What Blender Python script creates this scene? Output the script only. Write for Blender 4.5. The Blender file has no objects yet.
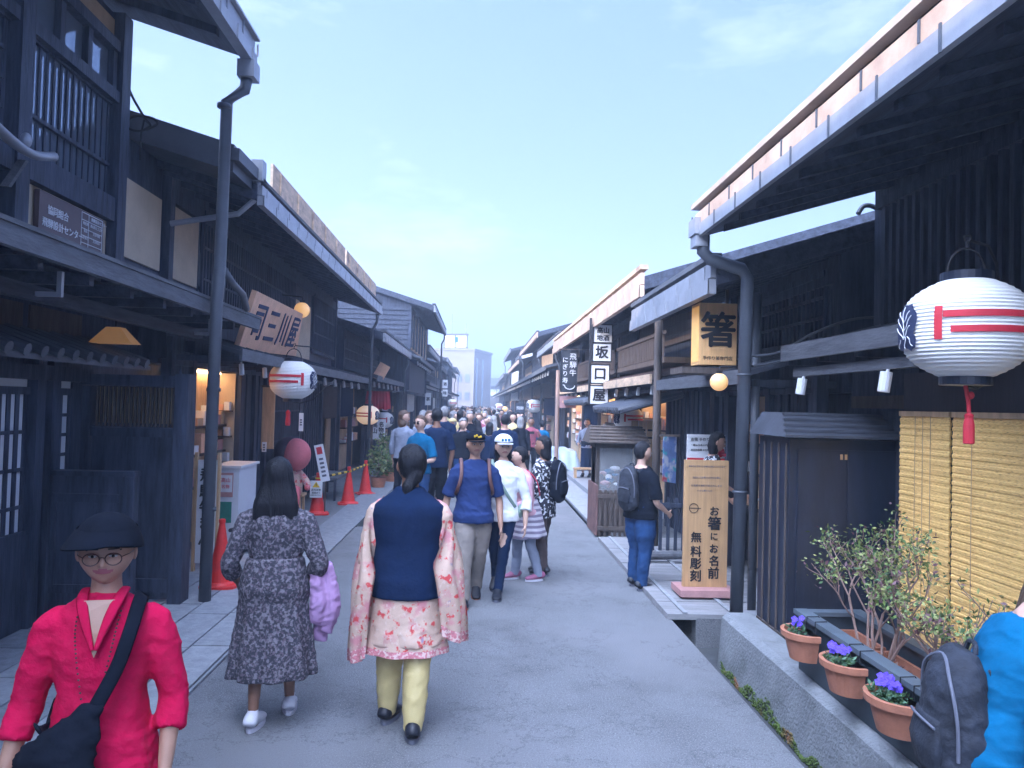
import bpy, bmesh, math, random
from mathutils import Vector, Matrix, noise
random.seed(7)
R = math.radians
scene = bpy.context.scene
COL = scene.collection
V = Vector

# ------------------------------------------------------------------ camera
CAMH = 1.9
F = 768.0
Yc = V((-34, -20, -F)).normalized()
rl = R(1.6)
Zc = V((math.sin(rl), math.cos(rl), 0)); Zc = (Zc - Yc * Zc.dot(Yc)).normalized()
Xc = Yc.cross(Zc)
W2C = Matrix((Xc, Yc, Zc)).transposed()      # world -> camera
C2W = W2C.transposed()
CAM = V((0, 0, CAMH))
def ray(px, py):
    return C2W @ V((px - 512, 384 - py, -F))
def G(px, py, z=0.0):
    d = ray(px, py); return CAM + d * ((z - CAMH) / d.z)
def AX(px, py, X):
    d = ray(px, py); return CAM + d * (X / d.x)
def AY(px, py, Y):
    d = ray(px, py); return CAM + d * (Y / d.y)
cd = bpy.data.cameras.new('camera'); cam = bpy.data.objects.new('camera', cd); COL.objects.link(cam)
cd.sensor_width = 36; cd.lens = 36 * F / 1024; cd.clip_start = 0.05; cd.clip_end = 5000
cam.matrix_world = Matrix.Translation(CAM) @ C2W.to_4x4()
scene.camera = cam

# ------------------------------------------------------------------ materials
MATS = {}
def mat(name, col, rough=0.7, var=0.25, scale=6.0, stretch=(1, 1, 1), bump=0.15, metal=0.0, bscale=None, spec=None, spot=None, spotscale=8, emit=None, estr=0, sheen=0, trans=0, alpha=1.0):
    if name in MATS: return MATS[name]
    m = bpy.data.materials.new(name); m.use_nodes = True
    nt = m.node_tree; N = nt.nodes; L = nt.links
    b = N['Principled BSDF']
    b.inputs['Roughness'].default_value = rough; b.inputs['Metallic'].default_value = metal
    if spec is not None: b.inputs['Specular IOR Level'].default_value = spec
    tc = N.new('ShaderNodeTexCoord'); mp = N.new('ShaderNodeMapping'); mp.inputs['Scale'].default_value = stretch
    L.new(tc.outputs['Object'], mp.inputs['Vector'])
    n1 = N.new('ShaderNodeTexNoise'); n1.inputs['Scale'].default_value = scale; n1.inputs['Detail'].default_value = 6; n1.inputs['Roughness'].default_value = 0.65
    L.new(mp.outputs['Vector'], n1.inputs['Vector'])
    r = N.new('ShaderNodeValToRGB'); r.color_ramp.elements[0].position = 0.3; r.color_ramp.elements[1].position = 0.7
    c = col
    r.color_ramp.elements[0].color = (c[0] * (1 - var), c[1] * (1 - var), c[2] * (1 - var), 1)
    r.color_ramp.elements[1].color = (min(1, c[0] * (1 + var)), min(1, c[1] * (1 + var)), min(1, c[2] * (1 + var)), 1)
    L.new(n1.outputs['Fac'], r.inputs['Fac'])
    out = r.outputs['Color']
    if spot:   # list of (color, lo, hi, scale)
        for k, (sc, lo, hi, ss) in enumerate(spot):
            n2 = N.new('ShaderNodeTexNoise'); n2.inputs['Scale'].default_value = ss; n2.inputs['Detail'].default_value = 3
            mp2 = N.new('ShaderNodeMapping'); mp2.inputs['Location'].default_value = (k * 3.7, k * 1.3, 5 + k)
            L.new(tc.outputs['Object'], mp2.inputs['Vector']); L.new(mp2.outputs['Vector'], n2.inputs['Vector'])
            r2 = N.new('ShaderNodeValToRGB'); r2.color_ramp.elements[0].position = lo; r2.color_ramp.elements[1].position = hi
            r2.color_ramp.elements[0].color = (0, 0, 0, 1); r2.color_ramp.elements[1].color = (1, 1, 1, 1)
            L.new(n2.outputs['Fac'], r2.inputs['Fac'])
            mx = N.new('ShaderNodeMix'); mx.data_type = 'RGBA'
            L.new(r2.outputs['Color'], mx.inputs[0]); L.new(out, mx.inputs[6]); mx.inputs[7].default_value = (*sc, 1)
            out = mx.outputs[2]
    L.new(out, b.inputs['Base Color'])
    if bump:
        n3 = N.new('ShaderNodeTexNoise'); n3.inputs['Scale'].default_value = bscale or scale * 4; n3.inputs['Detail'].default_value = 5
        L.new(mp.outputs['Vector'], n3.inputs['Vector'])
        bp = N.new('ShaderNodeBump'); bp.inputs['Strength'].default_value = bump; bp.inputs['Distance'].default_value = 0.02
        L.new(n3.outputs['Fac'], bp.inputs['Height']); L.new(bp.outputs['Normal'], b.inputs['Normal'])
    if emit:
        b.inputs['Emission Color'].default_value = (*emit, 1); b.inputs['Emission Strength'].default_value = estr
    if trans: b.inputs['Transmission Weight'].default_value = trans
    if sheen:
        b.inputs['Sheen Weight'].default_value = sheen
    if alpha < 1: b.inputs['Alpha'].default_value = alpha
    MATS[name] = m
    return m

WD = mat('dark stained wood with blue veil', (0.040, 0.050, 0.078), 0.6, 0.6, 5, (3, 3, 0.4), 0.3, spec=0.3)  # blue in the base colour stands in for flare veil over dark timber
WD2 = mat('horizontal dark wood with blue veil', (0.042, 0.051, 0.076), 0.6, 0.6, 5, (3, 0.4, 3), 0.3, spec=0.3)  # same flare blue mixed into the base colour
WB = mat('weathered brown wood', (0.085, 0.065, 0.055), 0.7, 0.4, 6, (3, 3, 0.4), 0.3)
WG = mat('grey weathered wood', (0.10, 0.105, 0.12), 0.7, 0.35, 6, (3, 0.5, 3), 0.3)
WL = mat('light cedar wood', (0.55, 0.36, 0.20), 0.6, 0.25, 5, (4, 4, 0.5), 0.15)
WL2 = mat('sunlit look timber board', (0.60, 0.43, 0.29), 0.65, 0.3, 4, (1, 1, 4), 0.15, spot=[((0.22, 0.15, 0.13), 0.55, 0.75, 3)])  # brighter warm base colour stands in for sunlight on the eave boards
PL = mat('cream plaster', (0.55, 0.45, 0.33), 0.9, 0.12, 3, bump=0.1)
PLW = mat('white plaster', (0.62, 0.62, 0.60), 0.9, 0.12, 3, bump=0.1)
PLL = mat('ochre plaster', (0.42, 0.30, 0.19), 0.9, 0.2, 3, bump=0.1)
TILE = mat('grey roof metal', (0.055, 0.062, 0.080), 0.5, 0.35, 3, (1, 1, 1), 0.15)
TILE2 = mat('brown roof tin', (0.12, 0.085, 0.08), 0.5, 0.35, 3, (1, 1, 1), 0.15)
GUT = mat('blue grey gutter metal', (0.30, 0.31, 0.34), 0.42, 0.2, 3, (1, 1, 1), 0.06, metal=0.3)
GUTT = mat('aged copper eave metal', (0.50, 0.36, 0.27), 0.5, 0.3, 3, (1, 1, 1), 0.08, metal=0.1)
PIPE = mat('grey downpipe', (0.07, 0.08, 0.10), 0.45, 0.2, 4, bump=0.05)
ASPH = mat('worn asphalt', (0.155, 0.163, 0.175), 0.85, 0.16, 1.3, bump=0.5, bscale=110, spot=[((0.115, 0.12, 0.13), 0.50, 0.72, 2.3), ((0.26, 0.265, 0.28), 0.54, 0.64, 120), ((0.09, 0.10, 0.11), 0.58, 0.68, 75), ((0.19, 0.195, 0.21), 0.5, 0.7, 0.6)])
def cracks(m, sc, wid, amt):
    nt = m.node_tree; N = nt.nodes; L = nt.links; b = N['Principled BSDF']; src = b.inputs['Base Color'].links[0].from_socket
    tc = N.new('ShaderNodeTexCoord'); n = N.new('ShaderNodeTexNoise'); n.inputs['Scale'].default_value = sc; n.inputs['Detail'].default_value = 9; n.inputs['Roughness'].default_value = .7; L.new(tc.outputs['Object'], n.inputs['Vector'])
    r = N.new('ShaderNodeValToRGB'); e = r.color_ramp.elements; e[0].position = .5 - wid; e[0].color = (0, 0, 0, 1); e[1].position = .5 + wid; e[1].color = (0, 0, 0, 1); x = e.new(.5); x.color = (amt, amt, amt, 1)
    L.new(n.outputs['Fac'], r.inputs['Fac']); mx = N.new('ShaderNodeMix'); mx.data_type = 'RGBA'; L.new(r.outputs['Color'], mx.inputs[0]); L.new(src, mx.inputs[6]); mx.inputs[7].default_value = (.04, .042, .05, 1); L.new(mx.outputs[2], b.inputs['Base Color'])
cracks(ASPH, .55, .0035, .7)
SLAB1 = mat('granite slab light', (0.29, 0.305, 0.33), 0.8, 0.2, 14, bump=0.2)
SLAB2 = mat('granite slab dark', (0.22, 0.235, 0.26), 0.8, 0.25, 14, bump=0.2)
CONC = mat('rough concrete', (0.22, 0.235, 0.25), 0.9, 0.25, 3, bump=0.7, bscale=45, spot=[((0.11, 0.12, 0.12), 0.55, 0.8, 3)])
EARTH = mat('packed earth', (0.06, 0.065, 0.07), 0.95, 0.3, 2, bump=0.4)
MOSS = mat('green moss', (0.07, 0.11, 0.02), 0.95, 0.5, 10, bump=0.8, bscale=50, spot=[((0.20, 0.09, 0.04), 0.58, 0.7, 4)])
GLASS = mat('window glass', (0.25, 0.30, 0.38), 0.06, 0.15, 1, bump=0.0, metal=0.6)
SHOJI = mat('white paper screen', (0.60, 0.62, 0.66), 0.9, 0.06, 2, bump=0.0)
BLACK = mat('black painted wood', (0.013, 0.019, 0.036), 0.4, 0.3, 4, (2, 2, .4), 0.1)
PAPER = mat('white lantern paper', (0.80, 0.79, 0.76), 0.8, 0.04, 3, bump=0.05)
PAPERL = mat('lit lantern paper', (0.78, 0.72, 0.62), 0.8, 0.04, 3, bump=0.05, emit=(1, 0.62, 0.3), estr=0.3)
RED = mat('lantern red', (0.55, 0.025, 0.045), 0.7, 0.1, 6, bump=0.05)
NAVYINK = mat('navy ink', (0.02, 0.03, 0.08), 0.8, 0.1, 6, bump=0)
INK = mat('black ink', (0.012, 0.012, 0.016), 0.7, 0.1, 6, bump=0)
INKB = mat('faded grey ink', (0.12, 0.12, 0.16), 0.7, 0.1, 6, bump=0)
WHITE = mat('white paint', (0.75, 0.76, 0.78), 0.6, 0.05, 3, bump=0.02)
WHITEP = mat('white plastic', (0.72, 0.74, 0.78), 0.35, 0.05, 3, bump=0.02)
CONE = mat('traffic cone red', (0.70, 0.035, 0.03), 0.45, 0.12, 6, bump=0.05)
YEL = mat('yellow plastic', (0.75, 0.50, 0.03), 0.5, 0.1, 6, bump=0.02)
TERR = mat('terracotta', (0.42, 0.17, 0.10), 0.75, 0.2, 8, bump=0.15)
SOIL = mat('potting soil', (0.035, 0.028, 0.026), 0.95, 0.5, 20, bump=0.8)
LEAF = mat('shrub leaf', (0.13, 0.19, 0.05), 0.6, 0.4, 9, bump=0.0)
LEAF2 = mat('yellow green leaf', (0.24, 0.27, 0.09), 0.6, 0.4, 9, bump=0.0)
LEAFR = mat('purple brown leaf', (0.13, 0.06, 0.07), 0.6, 0.4, 9, bump=0.0)
LEAFD = mat('dark green leaf', (0.045, 0.10, 0.03), 0.6, 0.4, 9, bump=0.0)
TWIG = mat('bare twig', (0.26, 0.17, 0.14), 0.8, 0.3, 9, bump=0.1)
PANSY = mat('violet petals', (0.10, 0.05, 0.55), 0.6, 0.3, 30, bump=0.0)
LAMP = mat('warm globe lamp', (0.8, 0.55, 0.25), 0.4, 0.02, 3, bump=0, emit=(1.0, 0.50, 0.14), estr=.45)
LAMPW = mat('warm strip lamp', (0.9, 0.7, 0.4), 0.4, 0.02, 3, bump=0, emit=(1.0, 0.60, 0.28), estr=16)
SIGNWOOD = mat('sign cedar', (0.50, 0.30, 0.14), 0.6, 0.22, 3, (9, 9, 0.5), 0.08)
SIGNLIT = mat('lit look orange sign wood', (0.80, 0.46, 0.19), 0.6, 0.15, 3, (9, 9, 0.5), 0.05)  # raised base colour carries the lit look of the box sign
SIGNPINK = mat('pale sign board', (0.74, 0.43, 0.27), 0.7, 0.15, 3, (2, 2, 2), 0.08)
SIGNBRN = mat('brown notice board', (0.085, 0.05, 0.055), 0.45, 0.2, 3, bump=0.03)
SIGNBLK = mat('black cloth banner', (0.016, 0.02, 0.03), 0.8, 0.3, 4, bump=0.1)
PINKP = mat('pink painted base', (0.45, 0.24, 0.23), 0.7, 0.2, 6, bump=0.1)
MAT_DARK = mat('dark floor mat', (0.035, 0.045, 0.05), 0.95, 0.2, 30, bump=0.4)
FARWALL = mat('far concrete render', (0.24, 0.21, 0.20), 0.9, 0.1, 0.3, bump=0.0)
HILLM = mat('distant hillside', (0.05, 0.085, 0.07), 0.95, 0.4, 0.08, bump=0.0)

def sudare_mat():
    m = bpy.data.materials.new('reed blind'); m.use_nodes = True; nt = m.node_tree; N = nt.nodes; L = nt.links
    b = N['Principled BSDF']; b.inputs['Roughness'].default_value = 0.6
    tc = N.new('ShaderNodeTexCoord')
    mp = N.new('ShaderNodeMapping'); mp.inputs['Scale'].default_value = (30, 30, 420); L.new(tc.outputs['Object'], mp.inputs['Vector'])
    n = N.new('ShaderNodeTexNoise'); n.inputs['Scale'].default_value = 1.0; n.inputs['Detail'].default_value = 3; L.new(mp.outputs['Vector'], n.inputs['Vector'])
    r = N.new('ShaderNodeValToRGB')
    e = r.color_ramp.elements; e[0].position = 0.30; e[0].color = (0.42, 0.22, 0.07, 1); e[1].position = 0.68; e[1].color = (1.0, 0.70, 0.25, 1)
    x = e.new(0.45); x.color = (0.92, 0.56, 0.18, 1)
    L.new(n.outputs['Fac'], r.inputs['Fac'])
    n2 = N.new('ShaderNodeTexNoise'); n2.inputs['Scale'].default_value = 2.2; L.new(tc.outputs['Object'], n2.inputs['Vector'])
    hs = N.new('ShaderNodeHueSaturation'); L.new(r.outputs['Color'], hs.inputs['Color'])
    mr = N.new('ShaderNodeMapRange'); mr.inputs['To Min'].default_value = 0.75; mr.inputs['To Max'].default_value = 1.2; L.new(n2.outputs['Fac'], mr.inputs['Value']); L.new(mr.outputs['Result'], hs.inputs['Value'])
    L.new(hs.outputs['Color'], b.inputs['Base Color'])
    bp = N.new('ShaderNodeBump'); bp.inputs['Strength'].default_value = 0.5; bp.inputs['Distance'].default_value = 0.01
    L.new(n.outputs['Fac'], bp.inputs['Height']); L.new(bp.outputs['Normal'], b.inputs['Normal'])
    return m
REED = sudare_mat()

def stripes_mat(name, c1, c2, axis, scale, rot=(0, 0, 0), rough=0.8):
    m = bpy.data.materials.new(name); m.use_nodes = True; nt = m.node_tree; N = nt.nodes; L = nt.links
    b = N['Principled BSDF']; b.inputs['Roughness'].default_value = rough
    tc = N.new('ShaderNodeTexCoord'); mp = N.new('ShaderNodeMapping'); mp.inputs['Rotation'].default_value = rot
    L.new(tc.outputs['Object'], mp.inputs['Vector'])
    w = N.new('ShaderNodeTexWave'); w.bands_direction = axis; w.inputs['Scale'].default_value = scale; w.inputs['Distortion'].default_value = 0.6
    L.new(mp.outputs['Vector'], w.inputs['Vector'])
    r = N.new('ShaderNodeValToRGB'); r.color_ramp.elements[0].position = 0.45; r.color_ramp.elements[1].position = 0.55
    r.color_ramp.elements[0].color = (*c1, 1); r.color_ramp.elements[1].color = (*c2, 1)
    L.new(w.outputs['Fac'], r.inputs['Fac']); L.new(r.outputs['Color'], b.inputs['Base Color'])
    return m

# ------------------------------------------------------------------ mesh builder
class MB:
    def __init__(s): s.v = []; s.f = []; s.m = []; s.mi = 0
    def quad(s, pts):
        k = len(s.v); s.v += [V(p) for p in pts]; s.f.append(tuple(range(k, k + len(pts)))); s.m.append(s.mi); return s
    def box(s, x0, x1, y0, y1, z0, z1):
        if x0 > x1: x0, x1 = x1, x0
        if y0 > y1: y0, y1 = y1, y0
        if z0 > z1: z0, z1 = z1, z0
        return s.hexa([(x0, y0, z0), (x1, y0, z0), (x1, y1, z0), (x0, y1, z0), (x0, y0, z1), (x1, y0, z1), (x1, y1, z1), (x0, y1, z1)])
    def hexa(s, p):
        k = len(s.v); s.v += [V(q) for q in p]
        for f in ((0, 3, 2, 1), (4, 5, 6, 7), (0, 1, 5, 4), (1, 2, 6, 5), (2, 3, 7, 6), (3, 0, 4, 7)):
            s.f.append(tuple(k + i for i in f)); s.m.append(s.mi)
        return s
    def obox(s, c, U, Vv, N, a, b, d):
        c = V(c); U = V(U).normalized() * a / 2; Vv = V(Vv).normalized() * b / 2; N = V(N).normalized() * d / 2
        return s.hexa([c - U - Vv - N, c + U - Vv - N, c + U + Vv - N, c - U + Vv - N, c - U - Vv + N, c + U - Vv + N, c + U + Vv + N, c - U + Vv + N])
    def prism(s, poly, d):   # planar 3D polygon extruded by vector d
        n = len(poly); k = len(s.v); d = V(d)
        s.v += [V(p) for p in poly] + [V(p) + d for p in poly]
        s.f.append(tuple(range(k + n - 1, k - 1, -1))); s.m.append(s.mi); s.f.append(tuple(range(k + n, k + 2 * n))); s.m.append(s.mi)
        for i in range(n):
            j = (i + 1) % n; s.f.append((k + i, k + j, k + n + j, k + n + i)); s.m.append(s.mi)
        return s
    def loft(s, pts, rad, n=12, ref=(0, 1, 0), cap=True, fold=None):
        pts = [V(p) for p in pts]; k = len(s.v); m = len(pts); ref = V(ref)
        for i, p in enumerate(pts):
            t = (pts[min(i + 1, m - 1)] - pts[max(i - 1, 0)])
            t = t.normalized() if t.length > 1e-9 else V((0, 0, 1))
            b = ref - t * ref.dot(t)
            if b.length < 1e-3: b = V((1, 0, 0)) - t * t.x
            b.normalize(); a = b.cross(t)
            r = rad[i]; ra, rb = (r, r) if not isinstance(r, tuple) else r
            for j in range(n):
                th = 2 * math.pi * j / n
                q = 1.0
                if fold: q = fold(i / (m - 1), th)
                s.v.append(p + a * (ra * q * math.cos(th)) + b * (rb * q * math.sin(th)))
        for i in range(m - 1):
            for j in range(n):
                j2 = (j + 1) % n
                s.f.append((k + i * n + j, k + i * n + j2, k + (i + 1) * n + j2, k + (i + 1) * n + j)); s.m.append(s.mi)
        if cap:
            s.f.append(tuple(k + j for j in range(n - 1, -1, -1))); s.m.append(s.mi)
            s.f.append(tuple(k + (m - 1) * n + j for j in range(n))); s.m.append(s.mi)
        return s
    def tube(s, pts, r, n=8): return s.loft(pts, [r] * len(pts), n, ref=(0.3, 0.5, 0.81))
    def cyl(s, a, b, r, n=12, r2=None): return s.loft([a, b], [r, r if r2 is None else r2], n, ref=(0.3, 0.5, 0.81))
    def ell(s, c, r, nu=16, nv=10, rot=None, fn=None):
        c = V(c); k = len(s.v)
        for i in range(nv + 1):
            ph = math.pi * i / nv - math.pi / 2
            for j in range(nu):
                th = 2 * math.pi * j / nu
                d = V((math.cos(ph) * math.cos(th), math.cos(ph) * math.sin(th), math.sin(ph)))
                q = V((d.x * r[0], d.y * r[1], d.z * r[2]))
                if fn: q = fn(d, q)
                if rot: q = rot @ q
                s.v.append(c + q)
        for i in range(nv):
            for j in range(nu):
                j2 = (j + 1) % nu
                s.f.append((k + i * nu + j, k + i * nu + j2, k + (i + 1) * nu + j2, k + (i + 1) * nu + j)); s.m.append(s.mi)
        return s
    def lathe(s, prof, c=(0, 0, 0), n=24):   # prof list of (r,z)
        return s.loft([(c[0], c[1], c[2] + z) for r, z in prof], [r for r, z in prof], n, ref=(0, 1, 0))
    def xf(s, M, start=0):
        for i in range(start, len(s.v)): s.v[i] = M @ s.v[i]
        return s
    def mesh(s, name):
        me = bpy.data.meshes.new(name); me.from_pydata([tuple(v) for v in s.v], [], s.f); me.validate(); return me
    def build(s, name, mats, parent=None, smooth=False, label=None):
        if not isinstance(mats, (list, tuple)): mats = [mats]
        if parent is not None:
            o0 = wloc(parent); s.v = [v - o0 for v in s.v]
        me = s.mesh(name)
        for m in mats: me.materials.append(m)
        if len(mats) > 1 and len(me.polygons) == len(s.m):
            me.polygons.foreach_set('material_index', s.m)
        if smooth: me.polygons.foreach_set('use_smooth', [True] * len(me.polygons))
        me.update()
        bm = bmesh.new(); bm.from_mesh(me); bmesh.ops.remove_doubles(bm, verts=bm.verts, dist=1e-6); bmesh.ops.recalc_face_normals(bm, faces=bm.faces); bm.to_mesh(me); bm.free()
        o = bpy.data.objects.new(name, me); COL.objects.link(o)
        if parent is not None: o.parent = parent
        if label: o['label'] = label
        return o

def catmull_(P, k=5):
    out = []
    for i in range(len(P) - 1):
        p0, p1, p2, p3 = P[max(i - 1, 0)], P[i], P[i + 1], P[min(i + 2, len(P) - 1)]
        for j in range(k):
            t = j / k; out.append(0.5 * ((2 * p1) + (p2 - p0) * t + (2 * p0 - 5 * p1 + 4 * p2 - p3) * t * t + (3 * p1 - p0 - 3 * p2 + p3) * t ** 3))
    return out + [P[-1]]
def wloc(o):
    p = V((0, 0, 0))
    while o is not None: p += V(o.location); o = o.parent
    return p
def tag(o, label, cat, group=None, kind=None):
    o['label'] = label; o['category'] = cat
    if group: o['group'] = group
    if kind: o['kind'] = kind
    return o
def thing(name, loc, label, cat, group=None):
    o = bpy.data.objects.new(name, None); COL.objects.link(o); o.location = V(loc); o.empty_display_size = 0.1
    return tag(o, label, cat, group)
def struct(o): o['kind'] = 'structure'; return o
def copy_tree(o, loc=None, rz=None, label=None, group=None, mats=None, scale=None, parent=None):
    c = o.copy(); COL.objects.link(c)
    if parent is not None: c.parent = parent
    if loc is not None: c.location = V(loc)
    if rz is not None: c.rotation_euler = (0, 0, rz)
    if scale: c.scale = (scale, scale, scale)
    if label: c['label'] = label
    if group: c['group'] = group
    for ch in list(o.children):
        d = copy_tree(ch, parent=c, mats=mats)
        nm = ch.name.split('.')[0]
        if mats and nm in mats:
            for sl in d.material_slots: sl.link = 'OBJECT'; sl.material = mats[nm]
    return c

TMP = bpy.data.scenes.new('bake')          # an empty side scene, so that modifiers are evaluated without the whole street
def evaluated(objs):
    for o in objs: TMP.collection.objects.link(o)
    vl = TMP.view_layers[0]; vl.update(); dg = vl.depsgraph
    out = [bpy.data.meshes.new_from_object(o.evaluated_get(dg)) for o in objs]
    return out
def remesh(mb, name, mats, parent, voxel=0.012, smooth=6, wr=0.0, wscale=7, wfn=None, matfn=None, extra=None, label=None, zs=1.0):
    """one continuous surface from overlapping lofts, with folds"""
    me = mb.mesh(name + '_t'); o = bpy.data.objects.new('t', me)
    md = o.modifiers.new('r', 'REMESH'); md.mode = 'VOXEL'; md.voxel_size = voxel; md.adaptivity = 0
    ms = o.modifiers.new('s', 'SMOOTH'); ms.factor = 0.5; ms.iterations = smooth
    m2 = evaluated([o])[0]; bpy.data.objects.remove(o); bpy.data.meshes.remove(me)
    if wr:
        cs = [v.co.copy() for v in m2.vertices]; ns = [v.normal.copy() for v in m2.vertices]; flat = []
        for p, nn_ in zip(cs, ns):
            a = noise.noise(V((p.x * wscale, p.y * wscale, p.z * wscale * 1.6 * zs))) + 0.5 * noise.noise(V((p.x * wscale * 2.3 + 5, p.y * wscale * 2.3, p.z * wscale * 3 * zs)))
            q = 1 - abs(noise.noise(V((p.x * wscale * 1.1 + 9, p.y * wscale * 1.1, p.z * wscale * 2.2 * zs + p.x * 9)))) * 2
            flat += list(p + nn_ * wr * (a + 0.7 * max(q, 0) ** 3))
        m2.vertices.foreach_set('co', flat); m2.update()
    m2.name = name; m2.materials.clear()
    if not isinstance(mats, (list, tuple)): mats = [mats]
    for m in mats: m2.materials.append(m)
    if extra:
        bm = bmesh.new(); bm.from_mesh(m2)
        me3 = extra.mesh('x')
        [me3.materials.append(m) for m in mats]; me3.polygons.foreach_set('material_index', extra.m)
        bm.from_mesh(me3); bm.to_mesh(m2); bm.free(); bpy.data.meshes.remove(me3)
    m2.polygons.foreach_set('use_smooth', [True] * len(m2.polygons))
    ob = bpy.data.objects.new(name, m2); COL.objects.link(ob)
    if parent is not None: ob.parent = parent
    if label: ob['label'] = label
    return ob

# ------------------------------------------------------------------ lettering
def letters(items, O, U, Vv, m, parent, name='lettering', depth=0.003, bold=0.0):
    """items: (text, u, v, size) centred at u,v on the plane O + U*u + V*v"""
    U = V(U).normalized(); Vv = V(Vv).normalized(); Nn = U.cross(Vv)
    T = Matrix((U, Vv, Nn)).transposed()
    mb = MB(); o0 = wloc(parent) if parent else V((0, 0, 0))
    dg = None; objs = []
    for (t, u, v, sz) in items:
        cu = bpy.data.curves.new('t', 'FONT'); cu.body = t; cu.size = sz; cu.align_x = 'CENTER'; cu.align_y = 'CENTER'; cu.extrude = depth; cu.resolution_u = 3
        ob = bpy.data.objects.new('t', cu); objs.append((ob, u, v, sz))
    for (ob, u, v, sz), me in zip(objs, evaluated([q[0] for q in objs])):
        k = len(mb.v)
        if len(me.vertices):
            xs = [q.co.x for q in me.vertices]; ys = [q.co.y for q in me.vertices]
            cx = (min(xs) + max(xs)) / 2; cy = (min(ys) + max(ys)) / 2
            bo = bold * sz * 1.1
            for n_, (ox, oy) in enumerate(((0, 0), (bo, 0), (-bo, 0), (0, bo), (0, -bo)) if bold else ((0, 0),)):
                k = len(mb.v)
                for q in me.vertices: mb.v.append(T @ V((q.co.x - cx + u + ox, q.co.y - cy + v + oy, q.co.z * (1 + .15 * n_))) + V(O))
                for p in me.polygons: mb.f.append(tuple(k + i for i in p.vertices)); mb.m.append(0)
        bpy.data.meshes.remove(me)
    for ob, *_ in objs:
        cu = ob.data; bpy.data.objects.remove(ob); bpy.data.curves.remove(cu)
    return mb.build(name, m, parent)

# ------------------------------------------------------------------ people materials and figure
SKIN = mat('warm skin', (0.42, 0.24, 0.17), 0.5, 0.10, 10, bump=0.04)
SKINL = mat('light skin', (0.52, 0.33, 0.25), 0.5, 0.10, 10, bump=0.04)
SKINB = mat('brown skin', (0.25, 0.13, 0.085), 0.5, 0.10, 10, bump=0.04)
LIPM = mat('muted lips', (0.30, 0.13, 0.11), 0.5, 0.05, 10, bump=0)
LIP = mat('lips', (0.30, 0.08, 0.10), 0.4, 0.05, 10, bump=0)
EYEW = mat('eye white', (0.5, 0.48, 0.47), 0.3, 0.03, 10, bump=0)
EYED = mat('dark iris', (0.015, 0.012, 0.012), 0.2, 0.1, 10, bump=0)
BROW = mat('eyebrow', (0.05, 0.035, 0.03), 0.8, 0.2, 10, bump=0)
HAIR = mat('black hair', (0.008, 0.009, 0.014), 0.5, 0.4, 6, (9, 9, .5), 0.5, bscale=20, spec=.3)
HAIRB = mat('brown hair', (0.09, 0.05, 0.03), 0.5, 0.4, 6, (9, 9, 1.2), 0.5, bscale=20)
HAIRG = mat('grey hair', (0.24, 0.24, 0.25), 0.6, 0.3, 6, (9, 9, 1.2), 0.5, bscale=20)
def cloth(name, c, var=0.15, **k): return mat(name, c, 0.95, var, 5, bump=0.12, bscale=60, spec=0.12, **k)
C_RED = mat('crimson cotton', (0.55, 0.008, 0.065), 0.95, 0.18, 5, bump=0.5, bscale=28, spec=.12)
C_NAVY = cloth('navy cotton', (0.008, 0.02, 0.058))
C_BLUE = cloth('royal blue cotton', (0.025, 0.045, 0.14))
C_TEAL = cloth('bright blue cotton', (0.006, 0.11, 0.24))
C_KHAKI = cloth('khaki twill', (0.24, 0.21, 0.19))
C_WHITE = cloth('white cotton', (0.68, 0.70, 0.74), 0.05)
C_BLACK = cloth('black cotton', (0.007, 0.010, 0.018), 0.3)
C_JEAN = cloth('blue denim', (0.02, 0.055, 0.15), 0.3)
C_PINK = cloth('dusty pink knit', (0.55, 0.33, 0.38))
C_GREY = cloth('blue grey cotton', (0.24, 0.27, 0.35))
C_BRN = cloth('brown twill', (0.09, 0.07, 0.07))
C_CREAM = mat('cream satin', (0.56, 0.45, 0.20), 0.55, 0.10, 5, bump=0.2, bscale=20)
C_LILAC = cloth('lilac cotton', (0.45, 0.28, 0.48))
C_MAUVE = cloth('red plum cotton', (0.30, 0.09, 0.13))
C_DRESS = mat('dark patterned viscose', (0.035, 0.035, 0.05), 0.85, 0.3, 20, bump=0.1, spot=[((0.20, 0.185, 0.215), 0.50, 0.60, 52), ((0.13, 0.10, 0.13), 0.55, 0.62, 80)])
C_FLORAL = mat('floral georgette', (0.62, 0.44, 0.34), 0.85, 0.12, 6, bump=0.1, spot=[((0.60, 0.26, 0.27), 0.50, 0.62, 9), ((0.64, 0.08, 0.08), 0.57, 0.63, 21), ((0.30, 0.25, 0.34), 0.66, 0.72, 16), ((0.66, 0.50, 0.42), 0.6, 0.66, 40)])
C_BORDER = mat('pink woven border', (0.62, 0.22, 0.25), 0.85, 0.3, 40, bump=0.2, spot=[((0.75, 0.55, 0.50), 0.5, 0.56, 60)])
C_STRIPE = stripes_mat('striped knit wrap', (0.50, 0.47, 0.52), (0.20, 0.17, 0.24), 'Z', 5.5)
C_PATT = mat('black and white print', (0.015, 0.017, 0.03), 0.85, 0.2, 20, bump=0.1, spot=[((0.62, 0.64, 0.68), 0.54, 0.57, 30)])
SHOEB = mat('black shoe', (0.012, 0.014, 0.022), 0.5, 0.2, 9, bump=0.05)
SHOEW = mat('white sneaker', (0.70, 0.70, 0.76), 0.5, 0.05, 9, bump=0.05)
SHOEP = mat('plum shoe', (0.28, 0.09, 0.17), 0.6, 0.1, 9, bump=0.05)
SOLE = mat('grey rubber sole', (0.12, 0.13, 0.17), 0.7, 0.1, 9, bump=0.05)
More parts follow.
